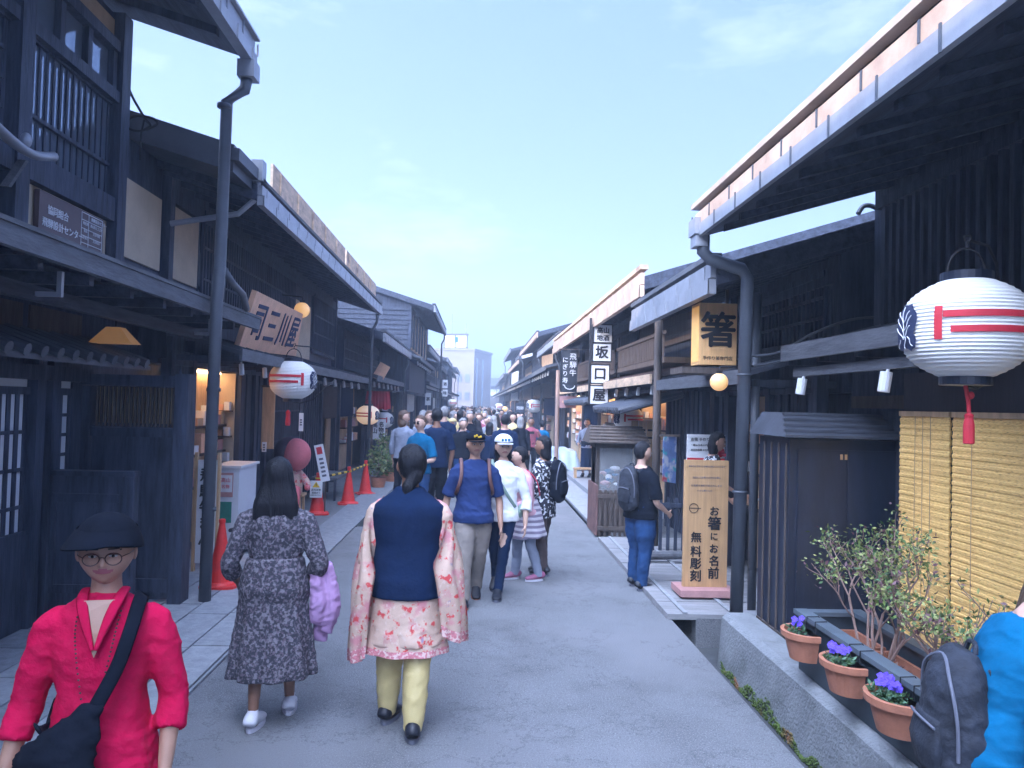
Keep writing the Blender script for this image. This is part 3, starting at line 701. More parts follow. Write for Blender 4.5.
def townhouse(side, y0, y1, label, wx=3.3, gx=3.35, ex=2.35, ez=4.0, pex=2.5, pz=2.5, upper=(), lower=(), fascia=GUT, roofm=TILE, slope=.30, seg=.5, snow=False, wallm=WD, ptrim=WG, spots=True, verge=True, pent=True, group='townhouses along the street', fh=.16, pipe=True, gable=True):
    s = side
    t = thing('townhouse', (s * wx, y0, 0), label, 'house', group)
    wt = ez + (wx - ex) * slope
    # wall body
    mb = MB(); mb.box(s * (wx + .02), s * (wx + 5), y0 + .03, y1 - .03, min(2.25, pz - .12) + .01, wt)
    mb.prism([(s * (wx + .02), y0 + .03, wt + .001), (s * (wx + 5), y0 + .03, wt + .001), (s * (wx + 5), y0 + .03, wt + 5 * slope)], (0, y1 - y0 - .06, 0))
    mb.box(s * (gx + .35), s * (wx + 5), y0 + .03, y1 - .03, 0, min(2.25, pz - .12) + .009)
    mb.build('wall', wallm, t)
    # main roof
    mb = MB(); rx = wx + 5.2; mb.prism(*prof_roof(s, ex, ez, rx, ez + (rx - ex) * slope, y0 - .12, y1 + .12, .09))
    # standing seams
    y = y0
    while y < y1:
        mb.prism([(s * (ex - .01), y, ez + .09), (s * rx, y, ez + (rx - ex) * slope + .09), (s * rx, y, ez + (rx - ex) * slope + .13), (s * (ex - .01), y, ez + .13)], (0, .035, 0)); y += .55
    rf = mb.build('roof', roofm, t)
    mb = MB(); n = int((y1 - y0) / .45)
    for i in range(n + 1):
        y = y0 + (y1 - y0 - .08) * i / n
        mb.prism([(s * (ex + .06), y, ez - .085 + .02), (s * (wx + .1), y, ez - .085 + (wx + .1 - ex) * slope), (s * (wx + .1), y, ez - .003 + (wx + .1 - ex) * slope), (s * (ex + .06), y, ez - .003 + .02)], (0, .06, 0))
    mb.build('rafters', WD, rf)
    # fascia / gutter
    mb = MB(); a, b = y0 - .14, y1 + .14
    mb.box(s * (ex - .07), s * (ex + .004), a, b, ez - fh * .65, ez + .0); mb.box(s * (ex - .05), s * (ex + .002), a, b, ez + .012, ez + fh * .7)
    y = a
    while y < b:
        mb.box(s * (ex - .075), s * (ex - .06), y, y + .018, ez - fh * .66, ez + .002); mb.box(s * (ex - .056), s * (ex - .045), y + seg / 3, y + seg / 3 + .015, ez + .013, ez + fh * .71); y += seg
    fa = mb.build('fascia', fascia, rf)
    mb = MB(); mb.box(s * (ex - .06), s * (ex + .05), a, b, ez + fh * .9, ez + fh * 1.15); mb.build('eave_board', ptrim, rf)
    if snow:
        y = y0 + .5; k = 0
        sm_ = MB()
        while y < y1 - 1:
            l = rnd.uniform(3.5, 5.0); l = min(l, y1 - y)
            sm_.box(s * (ex + .02), s * (ex + .05), y, y + l - .12, ez + .20, ez + .54)
            for q in range(int(l / .9)): sm_.box(s * (ex - .0), s * (ex + .018), y + .3 + q * .9, y + .34 + q * .9, ez + .13, ez + .52)
            y += l
        sm_.build('snow_board', WL2, rf)
    if verge:
        for yy in (y0 - .16, y1 + .12):
            mb = MB(); mb.prism([(s * ex, yy, ez - .06), (s * rx, yy, ez - .06 + (rx - ex) * slope), (s * rx, yy, ez + .12 + (rx - ex) * slope), (s * ex, yy, ez + .12)], (0, .035, 0)); mb.build('bargeboard', WD2, rf)
    # posts and beams
    mb = MB()
    for yy in (y0 + .08, y1 - .08): mb.box(s * (wx + .05), s * (wx - .06), yy - .06, yy + .06, 2.3, wt - .02)
    mb.box(s * (wx + .01), s * (wx - .045), y0 + .15, y1 - .15, wt - .34, wt - .18)
    mb.build('frame', WD, t)
    # upper bays
    for (a, b, kind, z0, z1) in upper:
        if kind == 'lattice':
            mp = MB().box(s * (wx + .019), s * (wx - .004), a, b, z0, z1).build('window', GLASS if rnd.random() < .6 else PLL, t)
            lattice(s, wx - .01, a + .05, b - .05, z0, z1, .10, .035).build('lattice', WD, mp)
        elif kind == 'glass':
            w = MB().box(s * (wx + .019), s * (wx - .01), a, b, z0, z1).build('window', GLASS, t)
            lattice(s, wx - .012, a, b, z0, z1, (b - a) / 3, .04, 1).build('window_frame', WB, w)
        elif kind in ('cream', 'white', 'ochre', 'cedar', 'brown', 'grey'):
            m_ = dict(cream=PL, white=PLW, ochre=PLL, cedar=WL, brown=WB, grey=WG)[kind]
            mb = MB(); mb.box(s * (wx + .019), s * (wx - .006), a, b, z0, z1)
            if kind in ('cedar', 'brown', 'grey'):
                nn = int((z1 - z0) / .15)
                for i in range(nn): mb.box(s * (wx - .006), s * (wx - .018 - .004 * (i % 2)), a, b, z0 + i * .15 + .005, z0 + i * .15 + .145)
            mb.build('wall_panel', m_, t)
        elif kind == 'balcony':
            mb = MB(); mb.box(s * (wx), s * (wx - .42), a, b, z0, z0 + .08)
            mb.box(s * (wx - .40), s * (wx - .45), a, b, z1 - .05, z1)
            n = int((b - a) / .12)
            for i in range(n): yy = a + .05 + i * .12; mb.box(s * (wx - .41), s * (wx - .43), yy, yy + .085, z0 + .081, z1 - .051)
            mb.build('balcony', WB, t)
    # pent roof
    if pent:
        mb = MB(); px_ = wx + .02; pzi = pz + (px_ - pex) * .28
        mb.prism([(s * pex, y0 + .05, pz), (s * px_, y0 + .05, pzi), (s * px_, y0 + .05, pzi + .05), (s * pex, y0 + .05, pz + .05)], (0, y1 - y0 - .1, 0))
        y = y0 + .1
        while y < y1 - .1:
            mb.prism([(s * (pex), y, pz + .05), (s * px_, y, pzi + .05), (s * px_, y, pzi + .085), (s * pex, y, pz + .085)], (0, .03, 0)); y += .42
        pr = mb.build('pent_roof', roofm, t)
        mb = MB(); mb.box(s * (pex - .035), s * (pex - .002), y0 + .02, y1 - .02, pz - .06, pz + .07); mb.build('eave_board', ptrim, pr)
        mb = MB(); n = int((y1 - y0) / .6)
        for i in range(n): yy = y0 + .2 + i * .6; mb.box(s * (pex + .03), s * wx, yy, yy + .05, pz - .07, pz - .005)
        mb.build('rafters', WD, pr)
        if spots:
            n = int((y1 - y0) / .95)
            for i in range(n):
                yy = y0 + .5 + i * .95
                mb = MB().cyl((s * (pex + .12), yy, pz - .08), (s * (pex + .10), yy - .03, pz - .20), .028, 10)
                mb.cyl((s * (pex + .12), yy, pz - .06), (s * (pex + .12), yy, pz - .09), .010, 6)
                mb.build('spotlight', WHITE, pr)
    # ground floor bays
    zt = min(2.25, pz - .12)
    mb = MB(); cuts = sorted(set([a for a, b, k in lower] + [b for a, b, k in lower] + [y0 + .1, y1 - .1]))
    for yy in cuts: mb.box(s * (gx + .06), s * (gx - .05), yy - .05, yy + .05, 0, zt + .3)
    mb.box(s * (gx + .05), s * (gx - .04), y0 + .05, y1 - .05, zt, zt + .16)
    mb.build('post_and_beam', WD, t)
    for (a, b, kind) in lower:
        a += .055; b -= .055
        if kind == 'door':
            d = MB().box(s * (gx + .03), s * (gx + .01), a, b, .05, zt).build('sliding_door', SHOJI, t)
            mb = lattice(s, gx + .01, a, b, .85, zt - .06, .10, .045, 4, .02); mb.box(s * (gx + .012), s * (gx - .02), a, b, .03, .80); mb.build('door_lattice', WD, d)
        elif kind == 'dark':
            mb = MB(); mb.box(s * (gx + .03), s * (gx + .01), a, b, 0.03, zt)
            n = int((b - a) / .2)
            for i in range(n): yy = a + (b - a) * i / n; mb.box(s * (gx + .01), s * (gx - .012), yy, yy + .03, .04, zt)
            mb.build('board_wall', WD, t)
        elif kind == 'grille':
            d = MB().box(s * (gx + .03), s * (gx + .01), a, b, 0.03, zt).build('inner_wall', PLL, t)
            mb = lattice(s, gx, a, b, .7, zt - .05, .07, .03, 2); mb.box(s * (gx + .005), s * (gx - .04), a, b, .02, .63); mb.build('grille', WD, d)
        elif kind in ('shop', 'litshop'):
            mb = MB(); mb.box(s * (gx + .32), s * (gx + .29), a, b, 0.03, zt); sh = mb.build('shop_interior', WL if kind == 'litshop' else PLL, t)
            mb = MB()
            for z in (.75, 1.15, 1.5): mb.box(s * (gx + .288), s * (gx + .12), a, b, z, z + .03)
            mb.build('shelf', WB, sh)
            mb = MB()
            for z in (.78, 1.18, 1.53):
                yy = a + .05
                while yy < b - .15:
                    w_ = rnd.uniform(.08, .2); mb.mi = rnd.randrange(4)
                    mb.box(s * (gx + .27), s * (gx + .14), yy, yy + w_, z + .002, z + rnd.uniform(.06, .26)); yy += w_ + rnd.uniform(.02, .08)
            g = mb.build('boxed_goods', [WHITE, SIGNPINK, WL, PINKP], sh); 
            if kind == 'litshop':
                mb = MB().box(s * (gx + .02), s * (gx + .285), b - .03, b - .003, .03, zt - .01)
                mb.build('side_wall', PL, sh); mb = MB()
                for z in (1.0, 1.35, 1.7): mb.mi = 0; mb.box(s * (gx + .04), s * (gx + .27), b - .16, b - .031, z, z + .02); mb.mi = 1; mb.box(s * (gx + .06), s * (gx + .13), b - .14, b - .05, z + .021, z + .14); mb.mi = 2; mb.box(s * (gx + .15), s * (gx + .25), b - .14, b - .05, z + .021, z + .10)
                mb.build('side_shelf', [WB, WHITE, SIGNPINK], sh)
                mb = MB().box(s * (gx + .27), s * (gx + .2), a + .1, b - .1, zt - .03, zt - .004); mb.build('strip_lamp', LAMPW, t)
        elif kind == 'noren':
            mb = MB(); n = 5
            for i in range(n):
                ya = a + (b - a) * i / n; yb = a + (b - a) * (i + 1) / n - .012
                for k in range(6):
                    u0 = ya + (yb - ya) * k / 6; u1 = ya + (yb - ya) * (k + 1) / 6; o0 = .02 * math.sin(k * 1.3 + i); o1 = .02 * math.sin((k + 1) * 1.3 + i)
                    mb.quad([(s * (gx - .06 + o0), u0, zt - .02), (s * (gx - .06 + o1), u1, zt - .02), (s * (gx - .05 + o1 * 2), u1, zt - .75), (s * (gx - .05 + o0 * 2), u0, zt - .75)])
            mb.build('noren_curtain', rnd.choice([C_NAVY, C_BRN, PLW]), t)
            MB().box(s * (gx + .32), s * (gx + .29), a, b, 0.03, zt).build('shop_interior', PLL, t)
    if pipe:
        mb = MB(); yy = y1 - .15
        mb.tube([(s * ex, yy, ez - .1), (s * (ex + .02), yy, ez - .3), (s * (ex + .12), yy, ez - .5), (s * (ex + .12), yy, 0.01)], .035, 10)
        for z in (1.0, 2.2): mb.cyl((s * (ex + .12), yy, z), (s * (ex + .12), yy, z + .03), .042, 10)
        mb.build('downpipe', PIPE, t, smooth=True)
    return t

# ---- left, nearest house
L1 = thing('townhouse', (-3.35, 3, 0), 'tall dark timber house at the left edge with lattice balcony and lattice doors', 'house', 'townhouses along the street')
mb = MB(); mb.box(-3.40, -8, -22, 7.15, 2.9, 5.36); mb.prism([(-3.40, -22, 5.361), (-8, -22, 5.361), (-8, -22, 6.7)], (0, 29.1, 0)); mb.box(-3.62, -8, -22, 8.3, 0, 2.899); mb.build('wall', WD, L1)  # wall and roof run on unseen behind the camera to shade the street
mb = MB(); mb.prism([(-2.30, -22, 5.12), (-8.2, -22, 6.89), (-8.2, -22, 6.98), (-2.30, -22, 5.21)], (0, 29.3, 0)); r1 = mb.build('roof', WD2, L1)
mb = MB()
for i in range(14):
    y = .2 + i * .5; mb.prism([(-2.36, y, 5.05), (-3.42, y, 5.36), (-3.42, y, 5.44), (-2.36, y, 5.12)], (0, .07, 0))
mb.build('rafters', WD, r1)
mb = MB(); mb.box(-2.20, -2.30, -3, 7.36, 5.06, 5.17); mb.box(-2.22, -2.29, -3, 7.34, 5.182, 5.30); mb.box(-2.18, -2.31, -3, 7.37, 5.31, 5.33)
y = 0
while y < 7.3: mb.box(-2.188, -2.20, y, y + .02, 5.05, 5.18); mb.box(-2.205, -2.22, y + .2, y + .215, 5.185, 5.30); y += .45
mb.build('fascia', GUT, r1)
# gutter downpipe
mb = MB(); mb.box(-2.17, -2.33, 7.18, 7.36, 4.90, 5.06)
mb.build('rain_hopper', GUT, L1)
mb = MB(); mb.tube([(-2.26, 7.27, 4.92), (-2.28, 7.27, 4.80), (-2.44, 7.27, 4.68), (-2.44, 7.25, 3.2), (-2.44, 7.22, 2.9), (-2.44, 7.2, 2.75), (-2.45, 7.2, 0.03)], .055, 12)
for z in (4.6, 1.95, .85): mb.cyl((-2.445, 7.215, z), (-2.445, 7.215, z + .035), .064, 12)
mb.build('downpipe', PIPE, L1, smooth=True)
mb = MB(); mb.tube([(-2.42, 7.3, 3.1), (-2.40, 7.5, 3.0), (-2.42, 7.9, 2.95), (-2.5, 8.3, 2.85)], .035, 10); mb.build('branch_pipe', PIPE, L1, smooth=True)
mb = MB()
for yy in (5.58, 7.08): mb.box(-3.41, -3.28, yy - .08, yy + .08, 2.9, 5.35)
mb.box(-3.40, -3.30, 5.66, 7.0, 3.45, 3.66); mb.box(-3.40, -3.30, 5.66, 7.0, 4.52, 4.62); mb.box(-3.40, -3.31, 5.66, 7.0, 4.98, 5.08); mb.box(-3.40, -3.30, 4.0, 5.5, 3.45, 3.66); mb.box(-3.40, -3.30, 4.0, 5.5, 4.52, 4.62)
mb.build('frame', WD, L1)
g = MB().box(-3.399, -3.385, 5.66, 7.0, 3.66, 4.97).build('window', GLASS, L1)
mb = lattice(-1, 3.384, 5.70, 6.96, 3.68, 4.50, .092, .030, 0, .012); mb.box(-3.378, -3.345, 5.70, 6.96, 3.93, 3.96); mb.build('balcony_lattice', WD, g)
for yy in (5.66, 6.10, 6.52, 6.96): MB().box(-3.384, -3.33, yy - .035, yy + .035, 4.63, 4.97).build('mullion', WD, g)
g = MB().box(-3.399, -3.385, 4.0, 5.5, 3.66, 4.97).build('window', GLASS, L1); lattice(-1, 3.384, 4.05, 5.45, 3.68, 4.50, .13, .04, 3, .016).build('balcony_lattice', WD, g)
MB().box(-3.399, -3.372, 5.7, 7.0, 5.085, 5.28).build('wall_panel', PLL, L1)
mb = MB()
for a, b in ((4.2, 5.35), (5.68, 5.98), (6.0, 7.0)): mb.box(-3.399, -3.375, a, b, 3.08, 3.448)
mb.build('wall_panel', PL, L1)
# bracket ornament on the corner of the sill
mb = MB(); mb.loft(*catmull([(-3.16, 4.85, 3.66), (-3.14, 5.15, 3.57), (-3.12, 5.40, 3.54), (-3.10, 5.63, 3.60)], [(.04, .03), (.045, .03), (.04, .03), (.035, .035)], 4), 10, ref=(0, 0, 1)); mb.ell((-3.12, 5.32, 3.61), (.035, .04, .055), 12, 8)
mb.build('eave_ornament', GUT, L1, smooth=True)
MB().hexa([(-3.30, 5.35, 3.30), (-3.24, 5.35, 3.30), (-3.24, 5.38, 3.30), (-3.30, 5.38, 3.30), (-3.22, 5.40, 3.50), (-3.16, 5.40, 3.50), (-3.16, 5.43, 3.50), (-3.22, 5.43, 3.50)]).build('bracket', WG, L1)
# long pent roof
mb = MB(); mb.prism([(-2.56, -3, 2.74), (-3.42, -3, 3.03), (-3.42, -3, 3.08), (-2.56, -3, 2.79)], (0, 11.9, 0)); pr = mb.build('pent_roof', TILE, L1)
mb = MB(); mb.box(-2.52, -2.57, -3, 8.9, 2.68, 2.80); mb.box(-2.51, -2.60, -3, 8.92, 2.803, 2.83)
mb.build('eave_board', WG, pr)
mb = MB()
for i in range(13): mb.box(-2.60, -3.40, 1 + i * .6, 1.06 + i * .6, 2.62, 2.70)
mb.box(-3.0, -3.08, -1, 8.6, 2.52, 2.62)
mb.build('rafters', WD2, pr)
for yy in (4.9, 7.6): MB().box(-2.62, -2.78, yy, yy + .03, 2.50, 2.53).box(-2.62, -2.65, yy, yy + .03, 2.53, 2.66).build('gutter_bracket', GUT, pr)
# ground floor: transom panels, tiled canopy, lattice doors
mb = MB(); mb.box(-3.619, -3.60, 4.3, 6.2, 2.36, 2.6); mb.box(-3.619, -3.60, 6.3, 7.1, 2.36, 2.6); mb.build('transom_panel', WB, L1)
mb = MB(); mb.prism([(-3.10, 2, 2.13), (-3.64, 2, 2.32), (-3.64, 2, 2.36), (-3.10, 2, 2.17)], (0, 5.4, 0))
y = 2.0
while y < 7.35:
    mb.loft([(-3.07, y, 2.19), (-3.63, y, 2.385)], [.045, .045], 8); y += .21
mb.build('tile_canopy', TILE, L1)
mb = MB()
for yy in (3.4, 5.16, 6.33, 6.55): mb.box(-3.64, -3.50, yy - .06, yy + .06, 0.03, 2.2)
mb.box(-3.63, -3.49, 2, 7.1, 2.0, 2.12)
mb.build('post_and_beam', WD, L1)
for a, b in ((3.46, 5.10), (5.22, 6.27), (6.60, 6.92)):
    d = MB().box(-3.60, -3.585, a, b, .05, 2.0).build('sliding_door', SHOJI, L1)
    mb = lattice(-1, 3.584, a + .02, b - .02, .70 if a < 6.5 else 1.2, 1.88, .105, .050, 3, .010); mb.box(-3.584, -3.55, a, b, .03, .80); mb.build('door_lattice', WD, d)
mb = MB(); mb.box(-3.60, -3.57, 6.93, 7.1, .03, 1.99); mb.box(-3.60, -3.57, 6.40, 6.49, .03, 1.99); mb.build('board_wall', WD, L1)
# side screen facing the street visitor
mb = MB(); mb.box(-3.60, -2.74, 7.16, 7.20, 0.05, 1.62); mb.box(-3.58, -2.64, 7.08, 7.2, 1.98, 2.08); mb.box(-3.58, -2.74, 7.12, 7.155, 1.52, 1.60); mb.box(-3.58, -2.74, 7.12, 7.158, .12, .24)
mb.box(-2.74, -2.62, 7.065, 7.26, .03, 2.10); mb.box(-3.60, -3.50, 7.10, 7.22, .03, 1.97)
sc_ = mb.build('side_screen', WD, L1)
g = MB().box(-3.49, -2.75, 7.21, 7.22, 1.64, 1.97).build('screen_opening', PLL, sc_)
mb = MB()
for i in range(20): x = -3.46 + i * .0375; mb.box(x, x + .014, 7.13, 7.16, 1.61, 1.975)
mb.build('screen_lattice', WB, sc_)
mb = MB(); mb.box(-3.60, -2.86, 6.55, 6.60, .03, 1.22); mb.box(-3.62, -2.82, 6.50, 6.63, 1.22, 1.26); mb.box(-2.90, -2.83, 6.51, 6.62, .03, 1.218); mb.box(-3.52, -2.96, 6.535, 6.548, .25, .32); mb.box(-3.52, -2.96, 6.535, 6.548, 1.0, 1.07); mb.box(-3.52, -3.46, 6.532, 6.549, .3, 1.0)
mb.build('low_fence', WD, L1)
# warm hanging lamp under the pent roof
t = thing('hanging_lamp', (-3.2, 6.6, 2.3), 'glowing triangular wooden hanging lamp under the left house eave', 'lamp')
mb = MB().hexa([(-3.34, 6.7, 2.34), (-2.98, 6.7, 2.34), (-2.98, 6.9, 2.34), (-3.34, 6.9, 2.34), (-3.22, 6.75, 2.48), (-3.10, 6.75, 2.48), (-3.10, 6.85, 2.48), (-3.22, 6.85, 2.48)]); mb.build('lamp_shade', mat('glowing amber shade', (0.5, 0.25, 0.1), .6, .1, 5, emit=(1, .5, .15), estr=.10), t)
MB().cyl((-3.16, 6.8, 2.475), (-3.16, 6.8, 2.75), .006, 6).build('cord', INK, t)
# brown sign on the plaster
sg = thing('notice_board', (-3.33, 5.86, 3.05), 'brown notice board with white Japanese lettering below the left lattice balcony', 'sign')
MB().box(-3.36, -3.32, 5.86, 6.84, 3.05, 3.42).build('panel', SIGNBRN, sg)
letters([('協同組合', .22, .05, .075), ('飛騨設計センター', .30, -.055, .075)], (-3.318, 5.90, 3.25), (0, 1, 0), (0, 0, 1), WHITE, sg)
mb = MB()
for z in (3.09, 3.15, 3.21, 3.27, 3.34, 3.40): mb.box(-3.318, -3.314, 6.47, 6.81, z, z + .005)
for yy in (6.465, 6.58, 6.81): mb.box(-3.318, -3.3145, yy, yy + .004, 3.09, 3.404)
mb.build('table_lines', WHITE, sg)
letters([('飛騨設計センター', .13, .14, .034), ('所在地', -.09, .085, .03), ('高山市上三之町', .09, .085, .03), ('電話', -.09, .025, .03), ('営業時間', .09, .025, .03), ('定休日', -.09, -.035, .03), ('土日祝日', .09, -.035, .03)], (-3.318, 6.63, 3.235), (0, 1, 0), (0, 0, 1), WHITE, sg, 'small_print', .001)
# ---- filler house L1b/L2
mb = MB(); w_ = [AY(x, y, 7.4) for x, y in ((127, 84), (133, 98), (141, 112), (146, 120), (150, 126), (140, 131), (128, 128), (126, 122), (136, 116), (152, 118), (157, 124), (146, 130))]; mb.tube(catmull_(w_), .012, 6)
mb.tube(catmull_([AY(144, 120, 7.4), AY(141, 135, 7.4), AY(140, 160, 7.4)]), .008, 5); mb.build('cable_coil', INK, L1)
L2 = townhouse(-1, 8.35, 18.2, 'long low townhouse on the left with weathered boards along its eave and slanted name board', ex=2.40, ez=4.05, wx=3.42, gx=3.35, pex=2.58, pz=2.36, snow=True,
    upper=[(8.5, 9.35, 'cream', 3.2, 4.0), (9.4, 14.2, 'lattice', 2.95, 4.1), (14.3, 15.6, 'cream', 2.7, 3.75), (15.7, 18, 'lattice', 2.9, 4.0)],
    lower=[(8.45, 9.1, 'dark'), (9.1, 10.9, 'litshop'), (10.9, 11.6, 'dark'), (11.6, 12.2, 'dark'), (12.2, 14.5, 'grille'), (14.5, 16.5, 'dark'), (16.5, 18.1, 'noren')])
mb = MB(); mb.prism([(-2.45, 7.55, 4.10), (-4.6, 7.55, 4.72), (-4.6, 7.55, 5.0), (-2.45, 7.55, 4.37)], (0, .85, 0)); 
mb.box(-2.38, -2.48, 7.5, 8.15, 4.20, 4.32)
mb.build('porch_roof', TILE, L2)
MB().box(-3.45, -4.7, 7.3, 8.36, 2.9, 4.55).build('link_wall', WD, L2)
mb = MB(); mb.box(-3.449, -3.42, 7.42, 8.28, 3.22, 3.98); mb.box(-3.449, -3.42, 7.42, 8.28, 3.0, 3.12); mb.build('wall_panel', PL, L2)
mb = MB(); mb.box(-2.34, -2.46, 8.16, 8.30, 4.20, 4.42); mb.tube([(-2.40, 8.23, 4.2), (-2.44, 8.23, 4.0), (-2.6, 8.23, 3.85), (-3.3, 8.23, 3.72)], .03, 8); mb.build('rain_hopper', GUT, L2)
L2c = townhouse(-1, 18.5, 25.3, 'lower dark house on the left behind the red half curtain', ex=2.3, ez=3.42, pex=2.45, pz=2.45, snow=False, fascia=GUT,
    upper=[(18.7, 21.5, 'lattice', 2.7, 3.4), (21.6, 25, 'lattice', 2.75, 3.4)], lower=[(18.6, 20.4, 'noren'), (20.4, 22.8, 'shop'), (22.8, 25.2, 'dark')])
L3 = townhouse(-1, 25.5, 34, 'two storey house on the left with bright timber upper wall and jutting roof', wx=2.35, gx=2.9, ex=1.55, ez=5.0, pex=1.95, pz=3.35, slope=.3,
    upper=[(25.7, 28, 'cedar', 3.7, 5.05), (28.1, 30.6, 'cedar', 3.7, 5.05), (30.8, 33.8, 'cedar', 3.7, 5.05)], lower=[(25.6, 28, 'shop'), (28, 31, 'grille'), (31, 33.9, 'noren')])  # pale cedar colour stands in for sunlight on this street-facing wall
mb = MB()
for yy in (25.7, 26.8, 28.0, 29.3, 30.7, 32.2): mb.box(-2.28, -2.33, yy, yy + .45, 3.75, 5.0)
mb.build('window_shutter', WD, L3)
mb = MB()
for z in [3.5 + .16 * i for i in range(10)]: mb.box(-2.4, -7.2, 25.50, 25.528, z, z + .12)
mb.build('side_boards', WD2, L3)
yy = 34.3
Ll = ['dark two storey house on the left, first beyond the bright timber one', 'dark house on the left with low grey eave, second beyond the bright timber one', 'dim townhouse on the left at the start of the dense crowd', 'far left townhouse before the concrete block', 'last small townhouse on the left below the concrete block']
for i, (l, ez) in enumerate(((9, 4.3), (10, 4.0), (10, 4.9), (12, 4.4), (13, 5.3))):
    townhouse(-1, yy, yy + l, Ll[i], ex=2.25, ez=ez, wx=3.1, gx=3.2, pex=2.2, pz=2.75, fascia=[GUT, TILE][i % 2],
        upper=[(yy + .3, yy + l * .5, ['brown', 'lattice', 'ochre'][i % 3], ez - 1.1, ez), (yy + l * .52, yy + l - .3, 'lattice', ez - 1.1, ez)],
        lower=[(yy + .1, yy + l * .4, 'noren'), (yy + l * .4, yy + l * .7, 'shop'), (yy + l * .7, yy + l - .1, 'dark')])
    yy += l + .15
# ---- right side
R1 = thing('townhouse', (3.3, 3, 0), 'dark house at the right edge with huge overhanging metal edged roof', 'house', 'townhouses along the street')
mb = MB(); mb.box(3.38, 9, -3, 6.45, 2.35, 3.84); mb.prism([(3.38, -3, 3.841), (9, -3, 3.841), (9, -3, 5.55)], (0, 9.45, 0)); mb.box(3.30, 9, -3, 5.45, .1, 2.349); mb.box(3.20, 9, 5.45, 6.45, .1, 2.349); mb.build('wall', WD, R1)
mb = MB(); mb.prism([(1.88, -3, 3.395), (9.2, -3, 5.62), (9.2, -3, 5.80), (1.88, -3, 3.60)], (0, 9.55, 0)); r = mb.build('roof', WD2, R1)
mb = MB()
for i in range(19): y = -.5 + i * .37; mb.prism([(1.98, y, 3.37), (3.40, y, 3.80), (3.40, y, 3.87), (1.98, y, 3.436)], (0, .045, 0))
mb.build('rafters', WD2, r)
mb = MB(); mb.box(1.84, 1.875, -3, 6.60, 3.385, 3.488); mb.build('gutter', GUT, r)
mb = MB(); mb.box(1.85, 1.879, -3, 6.58, 3.497, 3.60); mb.build('fascia', GUTT, r)
mb = MB(); mb.box(1.90, 1.98, -3, 6.55, 3.601, 3.655); mb.build('eave_gap_board', WD2, r)
mb = MB(); mb.box(1.83, 1.99, -3, 6.66, 3.657, 3.70); mb.build('roof_edge', mat('tan roof edge board', (.42, .34, .28), .7, .2, 3), r)  # even tan base colour, lighter than the roof timber
mb = MB(); y = 0.0
while y < 6.55: mb.box(1.832, 1.84, y, y + .014, 3.378, 3.50); mb.box(1.842, 1.85, y + .17, y + .184, 3.497, 3.60); y += .5
mb.build('gutter_joint', PIPE, r)
mb = MB(); mb.box(1.80, 1.93, 6.42, 6.62, 3.40, 3.54); mb.box(1.815, 1.92, 6.44, 6.60, 3.30, 3.40); mb.build('rain_hopper', GUT, R1)
mb = MB(); mb.tube([(1.90, 6.50, 3.40), (1.90, 6.50, 3.26), (1.96, 6.5, 3.20), (2.24, 6.5, 3.12), (2.29, 6.5, 3.04), (2.24, 6.5, -.24)], .056, 14)
for z in (2.2, 1.2, .12): mb.cyl((2.24 + .015 * z, 6.5, z), (2.24 + .015 * z, 6.5, z + .02), .064, 14)
mb.build('downpipe', PIPE, R1, smooth=True)
g = MB().box(3.379, 3.36, 4.3, 6.15, 2.75, 3.68).build('window', GLASS, R1)
mb = MB()
for i in range(17): y = 4.35 + i * .108; mb.box(3.27, 3.32, y, y + .045, 2.62, 3.60)
mb.box(3.25, 3.34, 4.25, 6.2, 3.60, 3.68); mb.box(3.25, 3.34, 4.25, 6.2, 2.55, 2.62)
mb.build('balcony_lattice', WD, g)
MB().box(3.2, 3.4, 4.02, 4.2, 2.4, 3.84).build('post', WD, R1)
mb = MB(); mb.prism([(2.60, 2, 2.40), (3.37, 2, 2.62), (3.37, 2, 2.66), (2.60, 2, 2.44)], (0, 4.4, 0)); p = mb.build('pent_roof', TILE, R1)
mb = MB(); mb.box(2.56, 2.60, 2, 6.42, 2.33, 2.46); mb.box(2.66, 2.72, 2, 6.4, 2.20, 2.27); mb.build('eave_board', WG, p)
mb = MB()
for i in range(8): mb.box(2.62, 3.36, 2.2 + i * .6, 2.26 + i * .6, 2.30, 2.38)
mb.build('rafters', WD, p)
for yy in (4.9, 6.2):
    mb = MB().cyl((2.66, yy, 2.18), (2.64, yy, 2.05), .038, 12); mb.cyl((2.66, yy, 2.17), (2.68, yy, 2.22), .012, 6); mb.build('spotlight', WHITE, p, smooth=False)
mb = MB(); mb.box(3.17, 3.199, 5.5, 6.4, 1.95, 2.05); mb.build('transom_panel', WB, R1)
# blinds
for k, (a, b) in enumerate(((4.80, 5.38), (3.30, 4.77))):
    t = thing('reed_blind', (3.03, (a + b) / 2, .3), ['rolled down yellow reed blind, the farther one beside the black cabinet', 'yellow reed blind, the nearer one behind the person in bright blue'][k], 'blind', 'reed blinds on the right')
    mb = MB(); n = 100
    for i in range(n):
        z = .34 + (1.88 - .34) * i / (n - 1); mb.loft([(3.03 + .004 * math.sin(i * 1.7), a, z), (3.03 + .004 * math.sin(i * 2.3), b, z + .003)], [(.0145, .006)] * 2, 6, ref=(1, 0, 0))
    mb.build('reeds', REED, t)
    mb = MB(); mb.box(3.015, 3.045, a, b, 1.895, 1.93); mb.box(3.015, 3.045, a, b, .30, .33); mb.build('rail', WL, t)
    mb = MB()
    for yy in (a + .2, (a + b) / 2, b - .2): mb.box(3.018, 3.021, yy, yy + .004, .33, 1.9)
    mb.build('binding_thread', WL, t)
MB().box(3.06, 3.299, 2.0, 5.40, 0.11, 2.2).build('dark_recess_block', BLACK, R1)  # solid black block stands in for a dark recess behind the blinds
